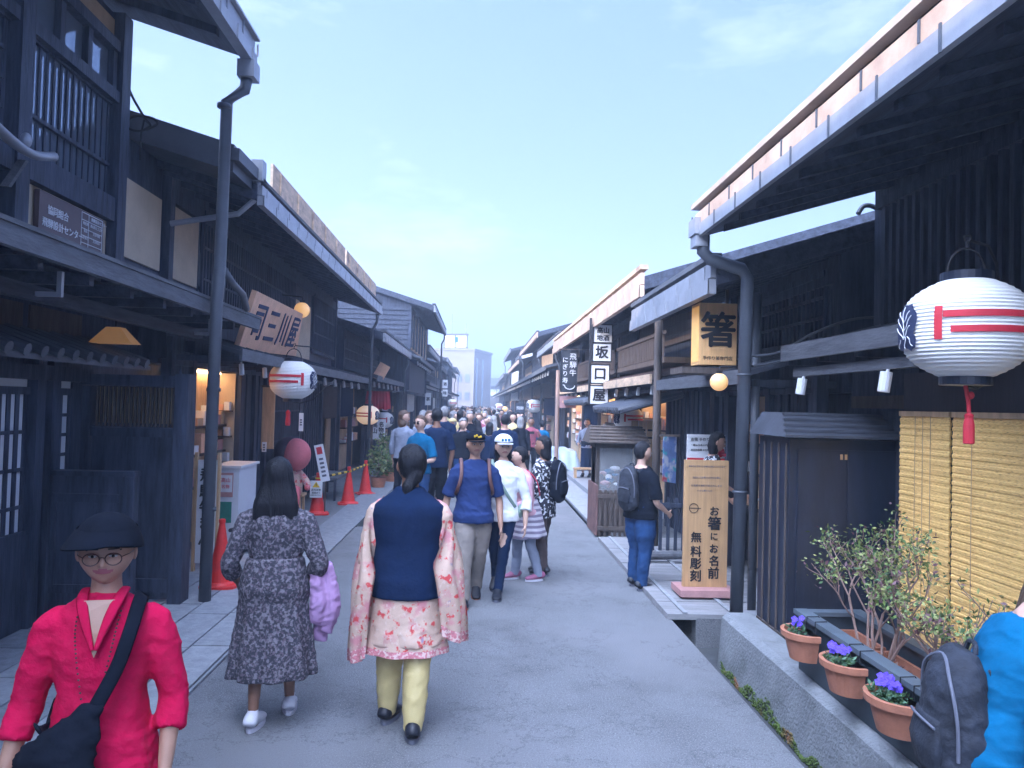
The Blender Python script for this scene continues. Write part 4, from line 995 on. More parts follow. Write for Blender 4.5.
# black cabinet with little roof
cb = thing('storage_cabinet', (2.7, 6.0, .1), 'tall black storage cabinet with ribbed metal roof beside the reed blinds', 'cabinet')
mb = MB(); mb.box(2.38, 3.24, 5.76, 6.38, .12, 1.70); mb.build('body', BLACK, cb)
mb = MB(); mb.hexa([(2.31, 5.66, 1.715), (3.22, 5.66, 1.715), (3.22, 6.45, 1.715), (2.31, 6.45, 1.715), (2.42, 5.98, 1.90), (3.22, 5.98, 1.90), (3.22, 6.45, 1.90), (2.42, 6.45, 1.90)])
mb.build('cabinet_roof', TILE, cb)
mb = MB()
for i in range(5):
    f = i / 4.5; mb.box(2.31 + .11 * f - .012, 3.21, 5.66 + .32 * f - .014, 5.66 + .32 * f + .016, 1.715 + .185 * f - .002, 1.715 + .185 * f + .018)
mb.build('roof_batten', TILE, cb)
for x0, x1 in ((2.44, 2.81), (2.83, 3.2)):
    d = MB().box(x0, x1, 5.745, 5.758, .18, 1.62).build('door', BLACK, cb)
    hx = 2.765 if x0 < 2.5 else 2.80
    MB().box(hx, hx + .018, 5.737, 5.744, 1.55, 1.59).build('hinge', SIGNWOOD, d)
mb = MB()
for y in (5.80, 5.95, 6.10, 6.25): mb.box(2.368, 2.379, y, y + .02, .16, 1.66)
mb.box(2.366, 2.379, 5.76, 6.36, .13, .2)
mb.build('side_batten', WB, cb)
# R2 chopstick shop
mb = MB(); mb.tube(catmull_([AY(752, 356, 6.7), AY(780, 352, 6.65), AY(812, 334, 6.6), (AY(850, 320, 6.55)), AY(885, 317, 6.5)]), .012, 6); mb.tube(catmull_([AY(752, 366, 6.7), AY(790, 358, 6.65), AY(830, 338, 6.6), (AY(885, 328, 6.5))]), .009, 6)
mb.build('cable', PIPE, R1)
mb = MB(); mb.tube(catmull_([AY(858, 214, 6.7), AY(864, 206, 6.7), AY(874, 207, 6.7), AY(879, 216, 6.7), AY(879, 262, 6.7)]), .022, 8); mb.build('vent_pipe', PIPE, R1, smooth=True)
R2 = townhouse(1, 6.75, 9.95, 'chopstick shop with short blue grey metal eave over the big character sign', wx=3.3, gx=3.1, ex=2.05, ez=3.05, pex=2.35, pz=2.20, slope=.32, fh=.2, fascia=GUT,
    upper=[(7.1, 9.8, 'lattice', 2.62, 3.2)], lower=[(6.85, 8.0, 'dark'), (8.0, 9.3, 'shop'), (9.3, 9.9, 'dark')], spots=False, pipe=False, ptrim=WG)
mb = MB(); mb.tube([(2.56, 7.0, 3.0), (2.56, 7.0, .03)], .04, 12); mb.build('downpipe', PIPE, R2, smooth=True)
mb = MB(); mb.tube([(2.42, 10.3, 3.1), (2.42, 10.3, .04)], .055, 12); mb.build('street_post', WB, R2, smooth=True)
R3 = townhouse(1, 10.3, 22, 'large sake shop on the right with orange lit eave and timber balcony', wx=3.0, gx=3.1, ex=2.18, ez=3.55, pex=2.35, pz=2.30, fascia=GUTT, slope=.32, ptrim=WL2, fh=.24, roofm=TILE2,
    upper=[(10.6, 14.2, 'balcony', 2.55, 3.0), (14.4, 21.5, 'balcony', 2.55, 3.0), (10.6, 14.2, 'brown', 2.9, 3.6), (14.4, 17.5, 'lattice', 2.9, 3.6), (17.6, 21.6, 'brown', 2.9, 3.6)],
    lower=[(10.4, 12.3, 'dark'), (12.3, 14.6, 'litshop'), (14.6, 17, 'dark'), (17, 19.4, 'litshop'), (19.4, 21.9, 'noren')])
mb = MB(); y = 11.2
while y < 13.6:
    mb.loft([(2.05, y, 1.86), (3.0, y, 2.12)], [.06, .06], 8); y += .17
mb.prism([(2.08, 11.1, 1.83), (3.0, 11.1, 2.09), (3.0, 11.1, 2.12), (2.08, 11.1, 1.86)], (0, 2.5, 0)); 
mb.build('tile_canopy', TILE, R3)
mb = MB(); y = 15
while y < 19:
    mb.loft([(2.05, y, 1.98), (3.0, y, 2.22)], [.06, .06], 8); y += .17
mb.prism([(2.08, 15, 1.95), (3.0, 15, 2.19), (3.0, 15, 2.22), (2.08, 15, 1.98)], (0, 4, 0)); mb.build('tile_canopy', TILE, R3)
yy = 22.3
Rl = ['townhouse on the right just beyond the black beef sushi banner', 'two storey brown walled townhouse on the right beyond the banner house', 'far right townhouse with ochre upper wall and low eave', 'far white walled upper storey house on the right skyline', 'small far right townhouse near the vanishing point', 'last townhouse on the right at the end of the street']
for i, (l, ez, ex_) in enumerate(((8, 3.9, 2.35), (12, 4.7, 2.3), (14, 4.3, 2.2), (14, 5.9, 2.3), (16, 4.6, 2.3), (20, 4.4, 2.4))):
    townhouse(1, yy, yy + l, Rl[i], ex=ex_, ez=ez, wx=3.0, gx=3.1, pex=1.95, pz=3.0, fascia=[GUT, GUTT, GUTT, GUT, GUT, TILE][i], roofm=TILE,
        upper=[(yy + .3, yy + l * .5, ['brown', 'cedar', 'ochre', 'white', 'brown', 'ochre'][i], ez - 1.2, ez + .1), (yy + l * .52, yy + l - .3, 'lattice', ez - 1.1, ez + .1)],
        lower=[(yy + .1, yy + l * .4, ['litshop', 'noren'][i % 2]), (yy + l * .4, yy + l * .7, 'shop'), (yy + l * .7, yy + l - .1, 'dark')], wallm=[WD, WB, WB, PLW, WB, WD][i])
    yy += l + .15

# ---- the far end of the street
DGL = mat('dim office glass', (.12, .14, .18), .3, .1, 1, bump=0)
fb = thing('concrete_building', (-3, 112, 0), 'pinkish concrete office block with rooftop billboard at the end of the street', 'building')
B = Matrix.Translation((-2.9, 116, 0)) @ Matrix.Rotation(R(-17), 4, 'Z')
mb = MB().box(-3.9, 3.5, -4, 5, 0, 9.6); mb.box(-4.05, 3.65, -4.1, 5.1, 9.602, 9.9); mb.xf(B); mb.build('wall', FARWALL, fb)
mb = MB()
for fz in (2.4, 5.0, 7.3):
    for x in ((-2.6, -1.2, 1.0, 2.2) if fz < 7 else (-2.9,)): mb.box(x, x + .7, -4.06, -4.0, fz, fz + 1.2)
mb.xf(B); mb.build('window', DGL, fb)
mb = MB().box(3.502, 3.56, -3, -2.4, 1.5, 8.5); mb.box(3.502, 3.56, 0, .6, 1.5, 8.5); mb.xf(B); mb.build('window', GLASS, fb)
mb = MB()
for x in (-1.6, .1, 1.9): mb.box(x, x + .15, -3, -2.85, 9.9, 12.0)
mb.box(-1.7, 2.15, -3.05, -2.8, 11.9, 12.15); mb.box(-1.7, 2.15, -3.05, -2.8, 9.95, 10.1)
mb.xf(B); mb.build('billboard_frame', WB, fb)
mb = MB(); mb.box(-1.4, .1, -2.98, -2.9, 10.15, 11.9); mb.mi = 1; mb.box(.27, 1.88, -2.98, -2.9, 10.15, 11.9); mb.mi = 2; mb.box(.1, .6, -3.02, -2.985, 10.9, 11.7)
mb.xf(B); mb.build('billboard', [WHITE, mat('pale sign panel', (.6, .66, .5), .6, .05, 2), C_TEAL], fb)
mb = MB().cyl((-.7, -2, 9.9), (-.7, -2, 15.2), .06, 6); mb.cyl((1.5, -2, 9.9), (1.5, -2, 13.8), .06, 6); mb.box(-1.3, -.1, -2.03, -1.97, 14.0, 14.06); mb.box(1.0, 2.0, -2.03, -1.97, 13.0, 13.06)
mb.xf(B); mb.build('antenna', GUT, fb)
fh = thing('street_end_house', (3, 150, 0), 'small tiled roof house closing the street beside the concrete block', 'house')
MB().box(1.6, 6.5, 150, 156, 0, 5.4).build('wall', WB, fh)
MB().prism([(1.0, 149, 5.3), (7.0, 149, 5.3), (7.0, 152.5, 6.9), (1.0, 152.5, 6.9)], (0, 0, .25)).build('roof', TILE, fh)
MB().box(2.2, 5.4, 149.9, 149.99, 3.6, 4.9).build('window', PLW, fh)
# hills
mb = MB(); n = 60; row = []
for i in range(n + 1):
    x = -160 + 320 * i / n; h = 13 + 9 * noise.noise(V((x * .018, 3.1, 0))) + 3 * noise.noise(V((x * .07, 1, 0))) - abs(x - 12) * .02
    row.append((x, h))
for i in range(n):
    (xa, ha_), (xb, hb_) = row[i], row[i + 1]
    mb.quad([(xa, 320, -.5), (xb, 320, -.5), (xb, 350, hb_), (xa, 350, ha_)]); mb.quad([(xa, 350, ha_), (xb, 350, hb_), (xb, 375, -.5), (xa, 375, -.5)])
struct(mb.build('hills', HILLM, smooth=True))

# ------------------------------------------------------------------ lanterns and lamps
def lantern(loc, r, label, mirrored=False, view=0.0, lit=False, rope=True, tassel=False, group='round paper lanterns'):
    t = thing('paper_lantern', (0, 0, 0), label, 'lantern', group); h = r * .82
    def rad(z): 
        u = min(1, abs(z) / h); return r * (1 - .62 * u ** 3.2) * 1.0 if u < 1 else r * .38
    mb = MB(); prof = []; N_ = 26
    for i in range(N_ * 2 + 1):
        z = -h + 2 * h * i / (N_ * 2); prof.append((rad(z) - (.0 if i % 2 else .007 * r / .3), z))
    mb.lathe(prof, n=40); mb.build('shade', PAPERL if lit else PAPER, t, smooth=False)
    for s_ in (-1, 1):
        mb = MB().lathe([(r * .36, -r * .075), (r * .40, -r * .07), (r * .40, r * .07), (r * .36, r * .075)], (0, 0, s_ * (h + r * .06)), 24); mb.build('lantern_ring', BLACK, t)
    def patch(mb, a0, a1, z0, z1, off=.006, k=10):
        for i in range(k):
            b0 = a0 + (a1 - a0) * i / k; b1 = a0 + (a1 - a0) * (i + 1) / k
            q = 4
            for j in range(q):
                za = z0 + (z1 - z0) * j / q; zb = z0 + (z1 - z0) * (j + 1) / q
                pts = []
                for (b, z) in ((b0, za), (b1, za), (b1, zb), (b0, zb)):
                    rr = rad(z) + off * r / .3; pts.append((rr * math.sin(b), -rr * math.cos(b), z))
                mb.quad(pts)
    sg_ = -1 if mirrored else 1
    mb = MB(); A = lambda d: view + sg_ * R(d)
    patch(mb, A(-26), A(-19), -h * .30, h * .36); patch(mb, A(-18.5), A(72), h * .13, h * .26, k=16); patch(mb, A(-12), A(72), -h * .17, -h * .04, k=16); patch(mb, A(72.5), A(79), -h * .30, h * .36)
    mb.build('red_mark', RED, t)
    # leaf crest
    mb = MB(); c0 = -62
    pts = []
    def sp(d, z, off): rr = rad(z) + off * r / .3; return (rr * math.sin(A(d)), -rr * math.cos(A(d)), z)
    for lobe, (dc, zc, da, dz) in enumerate(((-60, .12, 17, .36), (-72, -.02, 11, .30), (-54, -.28, 10, .2), (-70, -.32, 11, .16))):
        n = 16; cen = sp(dc, zc * h, .008 + lobe * .0012); ring = []
        for i in range(n):
            th = 2 * math.pi * i / n; q = 1 + .08 * math.sin(th * 7); ring.append(sp(dc + da * q * math.cos(th), (zc + dz * q * math.sin(th)) * h, .008 + lobe * .0012))
        for i in range(n): mb.quad([cen, ring[i], ring[(i + 1) % n]])
    cr = mb.build('crest', NAVYINK, t)
    mb = MB()
    for (d0, z0, d1, z1) in ((-60, -.25, -60, .42), (-60, -.1, -48, .22), (-60, -.1, -72, .2), (-60, .08, -51, .32), (-60, .08, -69, .34), (-60, -.24, -50, .02), (-60, -.24, -74, .0), (-54, -.2, -48, -.4), (-66, -.25, -74, -.42), (-57, -.2, -60, -.45)):
        pr_ = [sp(d0 + (d1 - d0) * k / 6 + 1.2 * math.sin(k), (z0 + (z1 - z0) * k / 6) * h, .017) for k in range(7)]; mb.tube(pr_, .0022 * r / .3, 5)
    mb.build('crest_veins', WHITE, cr)
    mb = MB(); hz = h + r * .13
    arc = [(r * .33 * math.cos(a), 0, hz + r * .42 * math.sin(a)) for a in [math.pi * k / 10 for k in range(11)]]; mb.tube(arc, .006, 6); mb.tube([(0, 0, hz + r * .42), (0.0, 0, hz + r * .52), (.02, 0, hz + r * .56), (0.02, 0, hz + r * .64), (-.015, 0, hz + r * .62), (-.01, 0, hz + r * .54)], .006, 6)
    mb.build('hanger', INK, t)
    if rope:
        mb = MB(); mb.tube([(.01, 0, hz + r * .56), (r * .6, .1, hz + r * .55), (r * 1.1, .25, hz + r * .35), (r * 1.5, .4, hz + r * .0)], .008, 6)
        mb.tube([(0, 0, -hz), (r * .3, .05, -hz - r * .05), (r * .8, .15, -hz + r * .12), (r * 1.25, .3, -h * .3), (r * 1.5, .4, 0)], .008, 6); mb.build('cord', INK, t)
    if tassel:
        mb = MB(); mb.tube([(0, 0, -hz), (.015, 0, -hz - .08), (0.02, 0, -hz - .14)], .010, 6); mb.lathe([(.012, -hz - .14), (.022, -hz - .15), (.020, -hz - .165), (.026, -hz - .20), (.026, -hz - .29), (.02, -hz - .295)], (0.02, 0, 0), 12)
        mb.ell((.03, 0, -hz - .05), (.018, .008, .02), 8, 6)
        mb.build('tassel', RED, t)
    t.location = loc
    return t
p = AY(966, 329, 3.75); lantern(p, .298, 'big white paper lantern with red mark and navy leaf crest, nearest on the right', view=math.atan2(-p.x, p.y) * -1 * -1 + 0.0, tassel=True)
p = AY(293, 380, 10.2); lantern(p, .30, 'white paper lantern with red bars hanging before the slanted name board', True, view=-math.atan2(p.x, p.y) * -1 * -1)
p = AY(368, 415, 19.5); lantern(p, .29, 'warm lit paper lantern above the wooden post near the red half curtain', True, lit=True, rope=False)
p = AY(384, 420, 23.5); lantern(p, .29, 'paper lantern half hidden behind the white name plate on the left', True, rope=False)
p = AY(628, 418, 12.6); lantern(p, .24, 'paper lantern under the tiled canopy behind the wooden showcase', rope=False)
p = AY(534, 406, 33); lantern(p, .34, 'paper lantern on the right among the far pent roofs above the crowd', rope=False)
p = AY(452, 403, 50); lantern(p, .3, 'tiny distant paper lantern over the crowd on the left', rope=False)
p = AY(499, 407, 55); lantern(p, .3, 'tiny distant paper lantern over the crowd on the right', rope=False)
def globe(px, py, Y, r, label):
    p = AY(px, py, Y); t = thing('globe_lamp', p, label, 'lamp', 'warm globe lamps')
    MB().ell(p, (r, r, r), 20, 14).build('glass_globe', LAMP, t, smooth=True)
    mb = MB().cyl(p + V((0, 0, r * .92)), p + V((0, 0, r * 1.25)), r * .35, 12); mb.tube([p + V((0, 0, r * 1.2)), p + V((0, 0, r * 1.7)), p + V(((1 if px > 500 else -1) * .3, 0, r * 1.9))], .009, 6); mb.build('lamp_holder', INK, t)
globe(302, 310, 11.6, .115, 'glowing round lamp at the corner of the slanted name board')
globe(719, 382, 6.6, .078, 'glowing round lamp under the big character box sign')
globe(505, 409, 40, .14, 'small glowing lamp deep in the crowd on the right')

# ------------------------------------------------------------------ signs
t = thing('name_board', (-2.7, 10.2, 2.5), 'slanted pale wooden name board with dark characters on the left pent roof', 'sign')
tl = AX(257, 291, -2.60); tr = AX(303, 314, -2.60); bl = AX(238, 350, -2.80); br = AX(296, 356, -2.80)
U = (br - bl).normalized(); Vv = (tl - bl).normalized(); Nn = U.cross(Vv).normalized()
mb = MB().prism([bl, br, tr, tl], -Nn * .06); mb.build('board', SIGNPINK, t)
W_ = ((br - bl).length + (tr - tl).length) / 2; Hh = (tl - bl).length
for k, (ch, f) in enumerate((('司', .17), ('三', .40), ('川', .62), ('屋', .84))):
    c = bl + (br - bl) * f + (tl + (tr - tl) * f - bl - (br - bl) * f) * .52 + Nn * .004
    letters([(ch, 0, 0, .50)], c, U, (tl - bl).normalized(), NAVYINK, t, bold=.012)
MB().box(-2.85, -3.35, 9.4, 9.45, 2.75, 2.80).box(-2.85, -3.35, 11.0, 11.05, 2.75, 2.80).build('support', INK, t)
# wall mounted box sign
O = AY(718, 334, 7.35)
t = thing('box_sign', O + V((0, 0, -.3)), 'glowing orange wooden box sign with one large brush character', 'sign')
w2, h2 = .185, .30
MB().box(O.x - w2, O.x + w2, 7.35, 7.62, O.z - h2, O.z + h2).build('box_body', SIGNLIT, t)
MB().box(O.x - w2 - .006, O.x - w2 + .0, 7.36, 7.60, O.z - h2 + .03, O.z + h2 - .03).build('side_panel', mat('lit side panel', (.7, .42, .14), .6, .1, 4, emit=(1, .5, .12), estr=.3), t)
letters([('箸', 0, .045, .36)], O + V((0, -.003, 0)), (1, 0, 0), (0, 0, 1), INK, t, bold=.02)
letters([('手作り箸専門店', 0, -.235, .042)], O + V((0, -.003, 0)), (1, 0, 0), (0, 0, 1), INK, t, 'small_lettering', .001)
mb = MB().box(O.x - .36, O.x + .26, 7.30, 7.75, O.z - h2 - .09, O.z - h2 - .03); mb.box(O.x - .15, O.x - .12, 7.5, 7.53, O.z + h2, O.z + h2 + .25); mb.box(O.x + .12, O.x + .15, 7.5, 7.53, O.z + h2, O.z + h2 + .25); mb.build('bracket_shelf', WB, t)
# stack of four white cubes
O = AY(602, 361, 14.2); s_ = 14.2 / F
t = thing('stacked_sign', O + V((0, 0, -.75)), 'column of four white sign boxes with black characters', 'sign')
x0, x1 = -.17, .17
for k, (cy_, ch) in enumerate(((334, '高山\n地酒'), (350.5 + 6, '坂'), (377, '口'), (398 - 1, '屋'))):
    pc = AY((604, 603, 601, 600)[k] - 1, (334, 352, 374, 395)[k], 14.2)
    pn = MB().box(pc.x - .165, pc.x + .165, 14.2, 14.34, pc.z - .165, pc.z + .165).build('sign_box', WHITE, t)
    mb = MB()
    for a, b, c, d in ((-.185, .185, .165, .185), (-.185, .185, -.185, -.165), (-.185, -.165, -.165, .165), (.165, .185, -.165, .165)): mb.box(pc.x + a, pc.x + b, 14.19, 14.35, pc.z + c, pc.z + d)
    mb.build('sign_frame', INK, pn)
    if k == 0: letters([('高山', 0, .07, .12), ('地酒', 0, -.07, .12)], (pc.x, 14.198, pc.z), (1, 0, 0), (0, 0, 1), INK, pn, bold=.02)
    else: letters([(ch, 0, 0, .25)], (pc.x, 14.198, pc.z), (1, 0, 0), (0, 0, 1), INK, pn, bold=.03)
MB().box(O.x - .2, O.x - .235, 14.22, 14.30, O.z - .8, O.z + .8).box(O.x + .30, O.x + .335, 14.22, 14.30, O.z - .85, O.z + .45).build('pole', INK, t)
# black cloth banner
O = AY(569, 371, 18.0)
t = thing('cloth_banner', O + V((0, 0, -.5)), 'black hanging cloth banner with white brush writing', 'banner')
mb = MB()
for i in range(8):
    u0 = -.2 + .4 * i / 8; u1 = -.2 + .4 * (i + 1) / 8; a = .01 * math.sin(i); b = .01 * math.sin(i + 1)
    mb.quad([(O.x + u0, 18 + a, O.z - .5), (O.x + u1, 18 + b, O.z - .5), (O.x + u1, 18 + b, O.z + .5), (O.x + u0, 18 + a, O.z + .5)])
    mb.quad([(O.x + u0, 18.01 + a, O.z - .5), (O.x + u1, 18.01 + b, O.z - .5), (O.x + u1, 18.01 + b, O.z + .5), (O.x + u0, 18.01 + a, O.z + .5)])
mb.build('cloth', SIGNBLK, t)
letters([(c, .09, .34 - .19 * i, .17) for i, c in enumerate('飛騨牛')] + [(c, -.09, .26 - .16 * i, .14) for i, c in enumerate('にぎり寿')], (O.x, 17.985, O.z), (1, 0, 0), (0, 0, 1), WHITE, t)
mb = MB().tube([(O.x - .14 + .26 * math.sin(0), 17.98, O.z - .33)] + [(O.x + .02 + .12 * math.cos(a), 17.98, O.z - .34 + .09 * math.sin(a)) for a in [math.pi + math.pi * k / 8 for k in range(9)]], .010, 5); mb.build('brush_arc', WHITE, t)
MB().cyl((O.x - .25, 18, O.z + .51), (O.x + .5, 18, O.z + .51), .012, 6).build('rod', WB, t)
O2 = AY(568, 402, 18.3); t = thing('menu_board', O2 + V((0, 0, -.15)), 'small faded food menu board under the black banner', 'sign')
MB().box(O2.x - .2, O2.x + .2, 18.3, 18.33, O2.z - .14, O2.z + .14).build('board', PINKP, t)
mb = MB()
for i in range(4): mb.ell((O2.x - .12 + .08 * i, 18.295, O2.z + .03 * math.sin(i * 2)), (.03, .008, .03), 8, 5)
mb.build('food_picture', SIGNPINK, t)
# standing chopstick sign
c = G(704, 592, .10)
t = thing('standing_signboard', (c.x, c.y, .06), 'tall upright cedar signboard with two columns of brush writing on a pink base', 'sign')
x0, x1, yy = c.x - .215, c.x + .225, c.y
MB().box(x0, x1, yy, yy + .045, .15, 1.40).build('board', SIGNWOOD, t)
mb = MB().box(x0 - .06, x1 + .05, yy - .16, yy + .22, .085, .148); mb.box(x0 - .02, x1 + .01, yy - .10, yy + .18, .058, .084); mb.build('base', PINKP, t)
letters([(ch, .085, z, s2) for ch, z, s2 in (('お', .11, .10), ('箸', -.01, .14), ('に', -.14, .085), ('お', -.26, .095), ('名', -.38, .11), ('前', -.50, .12))] +
        [(ch, -.095, z, s2) for ch, z, s2 in (('無', -.15, .11), ('料', -.29, .115), ('彫', -.41, .115), ('刻', -.53, .12))], ((x0 + x1) / 2, yy - .003, .79), (1, 0, 0), (0, 0, 1), INK, t, bold=.018)
letters([('箸専門店 手作りのお箸をお選びいただけます', 0, .55, .018), ('当店にてお買い上げのお箸に', 0, .44, .022), ('お名前を無料でお入れします', 0, .36, .024), ('小さな贈りもの', -.02, .31, .022)], ((x0 + x1) / 2, yy - .002, .79), (1, 0, 0), (0, 0, 1), INKB, t, 'small_lettering', .001)
mb = MB().tube([(x0 + .095 + .045 * math.cos(a), yy - .004, .925 + .045 * math.sin(a)) for a in [2 * math.pi * k / 20 for k in range(21)]], .0035, 5); mb.tube([(x0 + .05, yy - .006, .925), (x0 + .165, yy - .006, .925)], .004, 5); mb.build('round_mark', INK, t)
# poster board behind
P1 = AY(707, 450, 9.4); t = thing('poster', P1 + V((0, 0, -.17)), 'white and red shop poster behind the leaning customer', 'poster')
MB().box(P1.x - .25, P1.x + .25, 9.4, 9.42, P1.z - .19, P1.z + .19).build('sheet', WHITE, t); MB().box(P1.x - .249, P1.x + .249, 9.394, 9.399, P1.z - .188, P1.z - .10).build('red_band', RED, t)
mb = MB()
mb.mi = 0
mb.ell((P1.x + .15, 9.393, P1.z - .02), (.07, .006, .07), 14, 8); mb.build('red_spot', RED, t)
letters([('お箸 手作り体験', -.04, .13, .045), ('一膳より名入れ無料', -.07, .06, .03), ('本日の営業 十七時まで', -.06, .0, .028)], (P1.x, 9.395, P1.z), (1, 0, 0), (0, 0, 1), INK, t)
P1 = AY(670, 458, 9.8); t = thing('hanging_banner', P1 + V((0, 0, -.3)), 'narrow colourful blue and red hanging print beside the street post', 'banner')
BANM = mat('colourful print', (.20, .30, .60), .7, .3, 4, bump=.05, spot=[((.6, .62, .7), .52, .6, 5), ((.6, .08, .08), .6, .66, 3.2), ((.1, .45, .55), .6, .66, 6)])
mb = MB(); mb.hexa([(P1.x - .09, 9.8, P1.z - .30), (P1.x + .12, 9.95, P1.z - .34), (P1.x + .12, 9.97, P1.z - .34), (P1.x - .09, 9.82, P1.z - .30), (P1.x - .09, 9.8, P1.z + .27), (P1.x + .12, 9.95, P1.z + .27), (P1.x + .12, 9.97, P1.z + .27), (P1.x - .09, 9.82, P1.z + .27)]); mb.build('print', BANM, t)
MB().box(P1.x - .12, P1.x + .14, 9.86, 9.90, P1.z + .27, P1.z + .30).build('rail', WB, t)
# patterned noren and slatted panel behind the showcase
P1 = AY(645, 440, 12.0); t = thing('shop_curtain', P1 + V((0, 0, -.6)), 'tan shop curtain with dark dashes behind the customer in black', 'curtain')
mb = MB()
for i in range(4):
    u0 = -.22 + .12 * i; mb.box(P1.x + u0, P1.x + u0 + .112, 12.0, 12.015, P1.z - .75, P1.z + .30)
mb.build('cloth', WL, t); mb = MB()
for i in range(4):
    for k in (0, 1): mb.box(P1.x - .2 + .12 * i, P1.x - .12 + .12 * i, 11.99, 11.999, P1.z + .02 + .12 * k, P1.z + .05 + .12 * k)
mb.build('dash_mark', INK, t)
# wooden sign board with red letters by the folk doll
c = AY(320, 463, 12.9); t = thing('small_sign', (c.x, 12.9, .3), 'narrow tilted white sign with red top standing behind the first striped bar cone', 'sign')
M = Matrix.Translation((c.x + .1, 12.9, .55)) @ Matrix.Rotation(R(-13), 4, 'Y')
MB().box(-.075, .075, 0, .02, 0, .62).xf(M).build('board', WHITE, t); MB().box(-.045, .045, -.006, -.001, .46, .58).xf(M).build('red_print', RED, t)
mb = MB()
for i in range(5): mb.box(-.035, .035, -.005, -.001, .08 + .07 * i, .115 + .07 * i)
mb.xf(M).build('print_lines', INKB, t)
MB().tube([(c.x + .1, 12.93, .6), (c.x + .08, 13.0, .0)], .012, 6).build('stake', WB, t)
# left hanging white name plates and red half curtain
P1 = AY(378, 428, 21.8); t = thing('name_plate', P1 + V((0, 0, -.3)), 'white hanging plate with black writing below the red half curtain', 'sign')
MB().box(P1.x - .20, P1.x + .20, 21.8, 21.83, P1.z - .32, P1.z + .24).build('board', WHITE, t)
letters([('高', -.09, .12, .16), ('山', -.09, -.05, .16), ('名', .09, .14, .15), ('物', .09, -.02, .15), ('茶', .09, -.19, .15)], (P1.x, 21.79, P1.z - .03), (1, 0, 0), (0, 0, 1), INK, t, bold=.02)
P1 = AY(378, 400, 21.9); t = thing('red_half_curtain', P1 + V((0, 0, -.3)), 'red gathered half curtain hanging over a left shopfront', 'curtain')
mb = MB()
for i in range(22):
    u0 = -.38 + .76 * i / 22; u1 = -.38 + .76 * (i + 1) / 22; a = .02 * math.sin(i * 2.2); b = .02 * math.sin((i + 1) * 2.2)
    mb.quad([(P1.x + u0, 21.9 + a, P1.z - .26 + .02 * math.sin(i)), (P1.x + u1, 21.9 + b, P1.z - .26 + .02 * math.sin(i + 1)), (P1.x + u1 * .85, 21.9 + b * .3, P1.z + .25), (P1.x + u0 * .85, 21.9 + a * .3, P1.z + .25)])
mb.build('cloth', RED, t); MB().cyl((P1.x - .4, 21.9, P1.z + .26), (P1.x + .4, 21.9, P1.z + .26), .012, 6).build('rod', WB, t)
P1 = AY(381, 372, 19.5); t = thing('tilted_plank_sign', P1, 'small tilted plank sign on the left pent roof above the red half curtain', 'sign')
MB().box(-.14, .14, 0, .03, -.22, .22).xf(Matrix.Translation(P1) @ Matrix.Rotation(R(28), 4, 'Y')).build('plank', SIGNPINK, t)
for (px, py, Y, w, h, ch, lab) in ((445, 384, 46, .3, .5, '酒', 'small white square sign high on the far left row'), (428, 399, 34, .25, .55, '茶', 'small white vertical sign over the far left crowd'), (445, 393, 44, .3, .4, '味', 'lower of the small white signs on the far left row'), (548, 389, 40, .5, 1.3, None, 'large dark hanging board on the far right row'), (520, 408, 42, .5, .5, '飛騨', 'small dark sign with white letters over the right crowd')):
    P1 = AY(px, py, Y); t = thing('shop_sign', P1, lab, 'sign')
    MB().box(P1.x - w / 2 * 1.0, P1.x + w / 2, Y, Y + .06, P1.z - h / 2, P1.z + h / 2).build('board', WHITE if ch and len(ch) == 1 else WD, t)
    if ch: letters([(ch, 0, 0, w * .7 if len(ch) == 1 else w * .4)], (P1.x, Y - .008, P1.z), (1, 0, 0), (0, 0, 1), INK if len(ch) == 1 else WHITE, t, bold=.03)
# shop counter and banner stand on the left
c = G(228, 540, 0); t = thing('display_counter', (-3.1, 9.9, 0), 'white counter with two small posters at the lit left shop doorway', 'counter')
MB().box(-3.27, -2.95, 9.75, 10.5, .06, 1.02).build('cabinet_body', WHITEP, t); MB().box(-3.30, -2.92, 9.72, 10.53, 1.02, 1.05).build('counter_top', WHITE, t); MB().box(-3.25, -2.97, 9.77, 10.48, .0, .06).build('plinth', INK, t)
mb = MB(); mb.box(-3.20, -3.02, 9.742, 9.749, .66, .96); mb.build('pink_poster', PINKP, t); MB().box(-3.19, -3.03, 9.737, 9.741, .72, .93).build('poster_sheet', WHITE, t); MB().box(-3.2, -3.03, 9.742, 9.749, .34, .60).build('green_poster', mat('green print', (.03, .22, .16), .6, .2, 9, bump=0), t)
letters([('高山', 0, .03, .06), ('名物', 0, -.05, .05)], (-3.11, 9.735, .84), (1, 0, 0), (0, 0, 1), RED, t)
MB().box(-3.13, -3.0, 9.742, 9.77, .005, .055).build('yellow_bumper', YEL, t)
t = thing('vertical_banner_stand', (-2.95, 8.9, 0), 'white vertical banner stand with black letters behind the grey downpipe', 'sign')
MB().box(-2.98, -2.78, 8.4, 8.43, .12, 1.22).build('banner_sheet', WHITE, t); MB().box(-2.77, -2.745, 8.39, 8.44, .0, 1.3).box(-3.015, -2.985, 8.39, 8.44, 0, 1.3).build('frame', WL, t)
letters([(ch, 0, .36 - .17 * i, .15) for i, ch in enumerate('飛騨牛まん')], (-2.88, 8.396, .7), (1, 0, 0), (0, 0, 1), INK, t, bold=.02)
t = thing('red_tag', (-2.95, 10.6, 1.3), 'small red tassel hanging by the dark left shop wall', 'ornament'); p = AY(288, 417, 11.0)
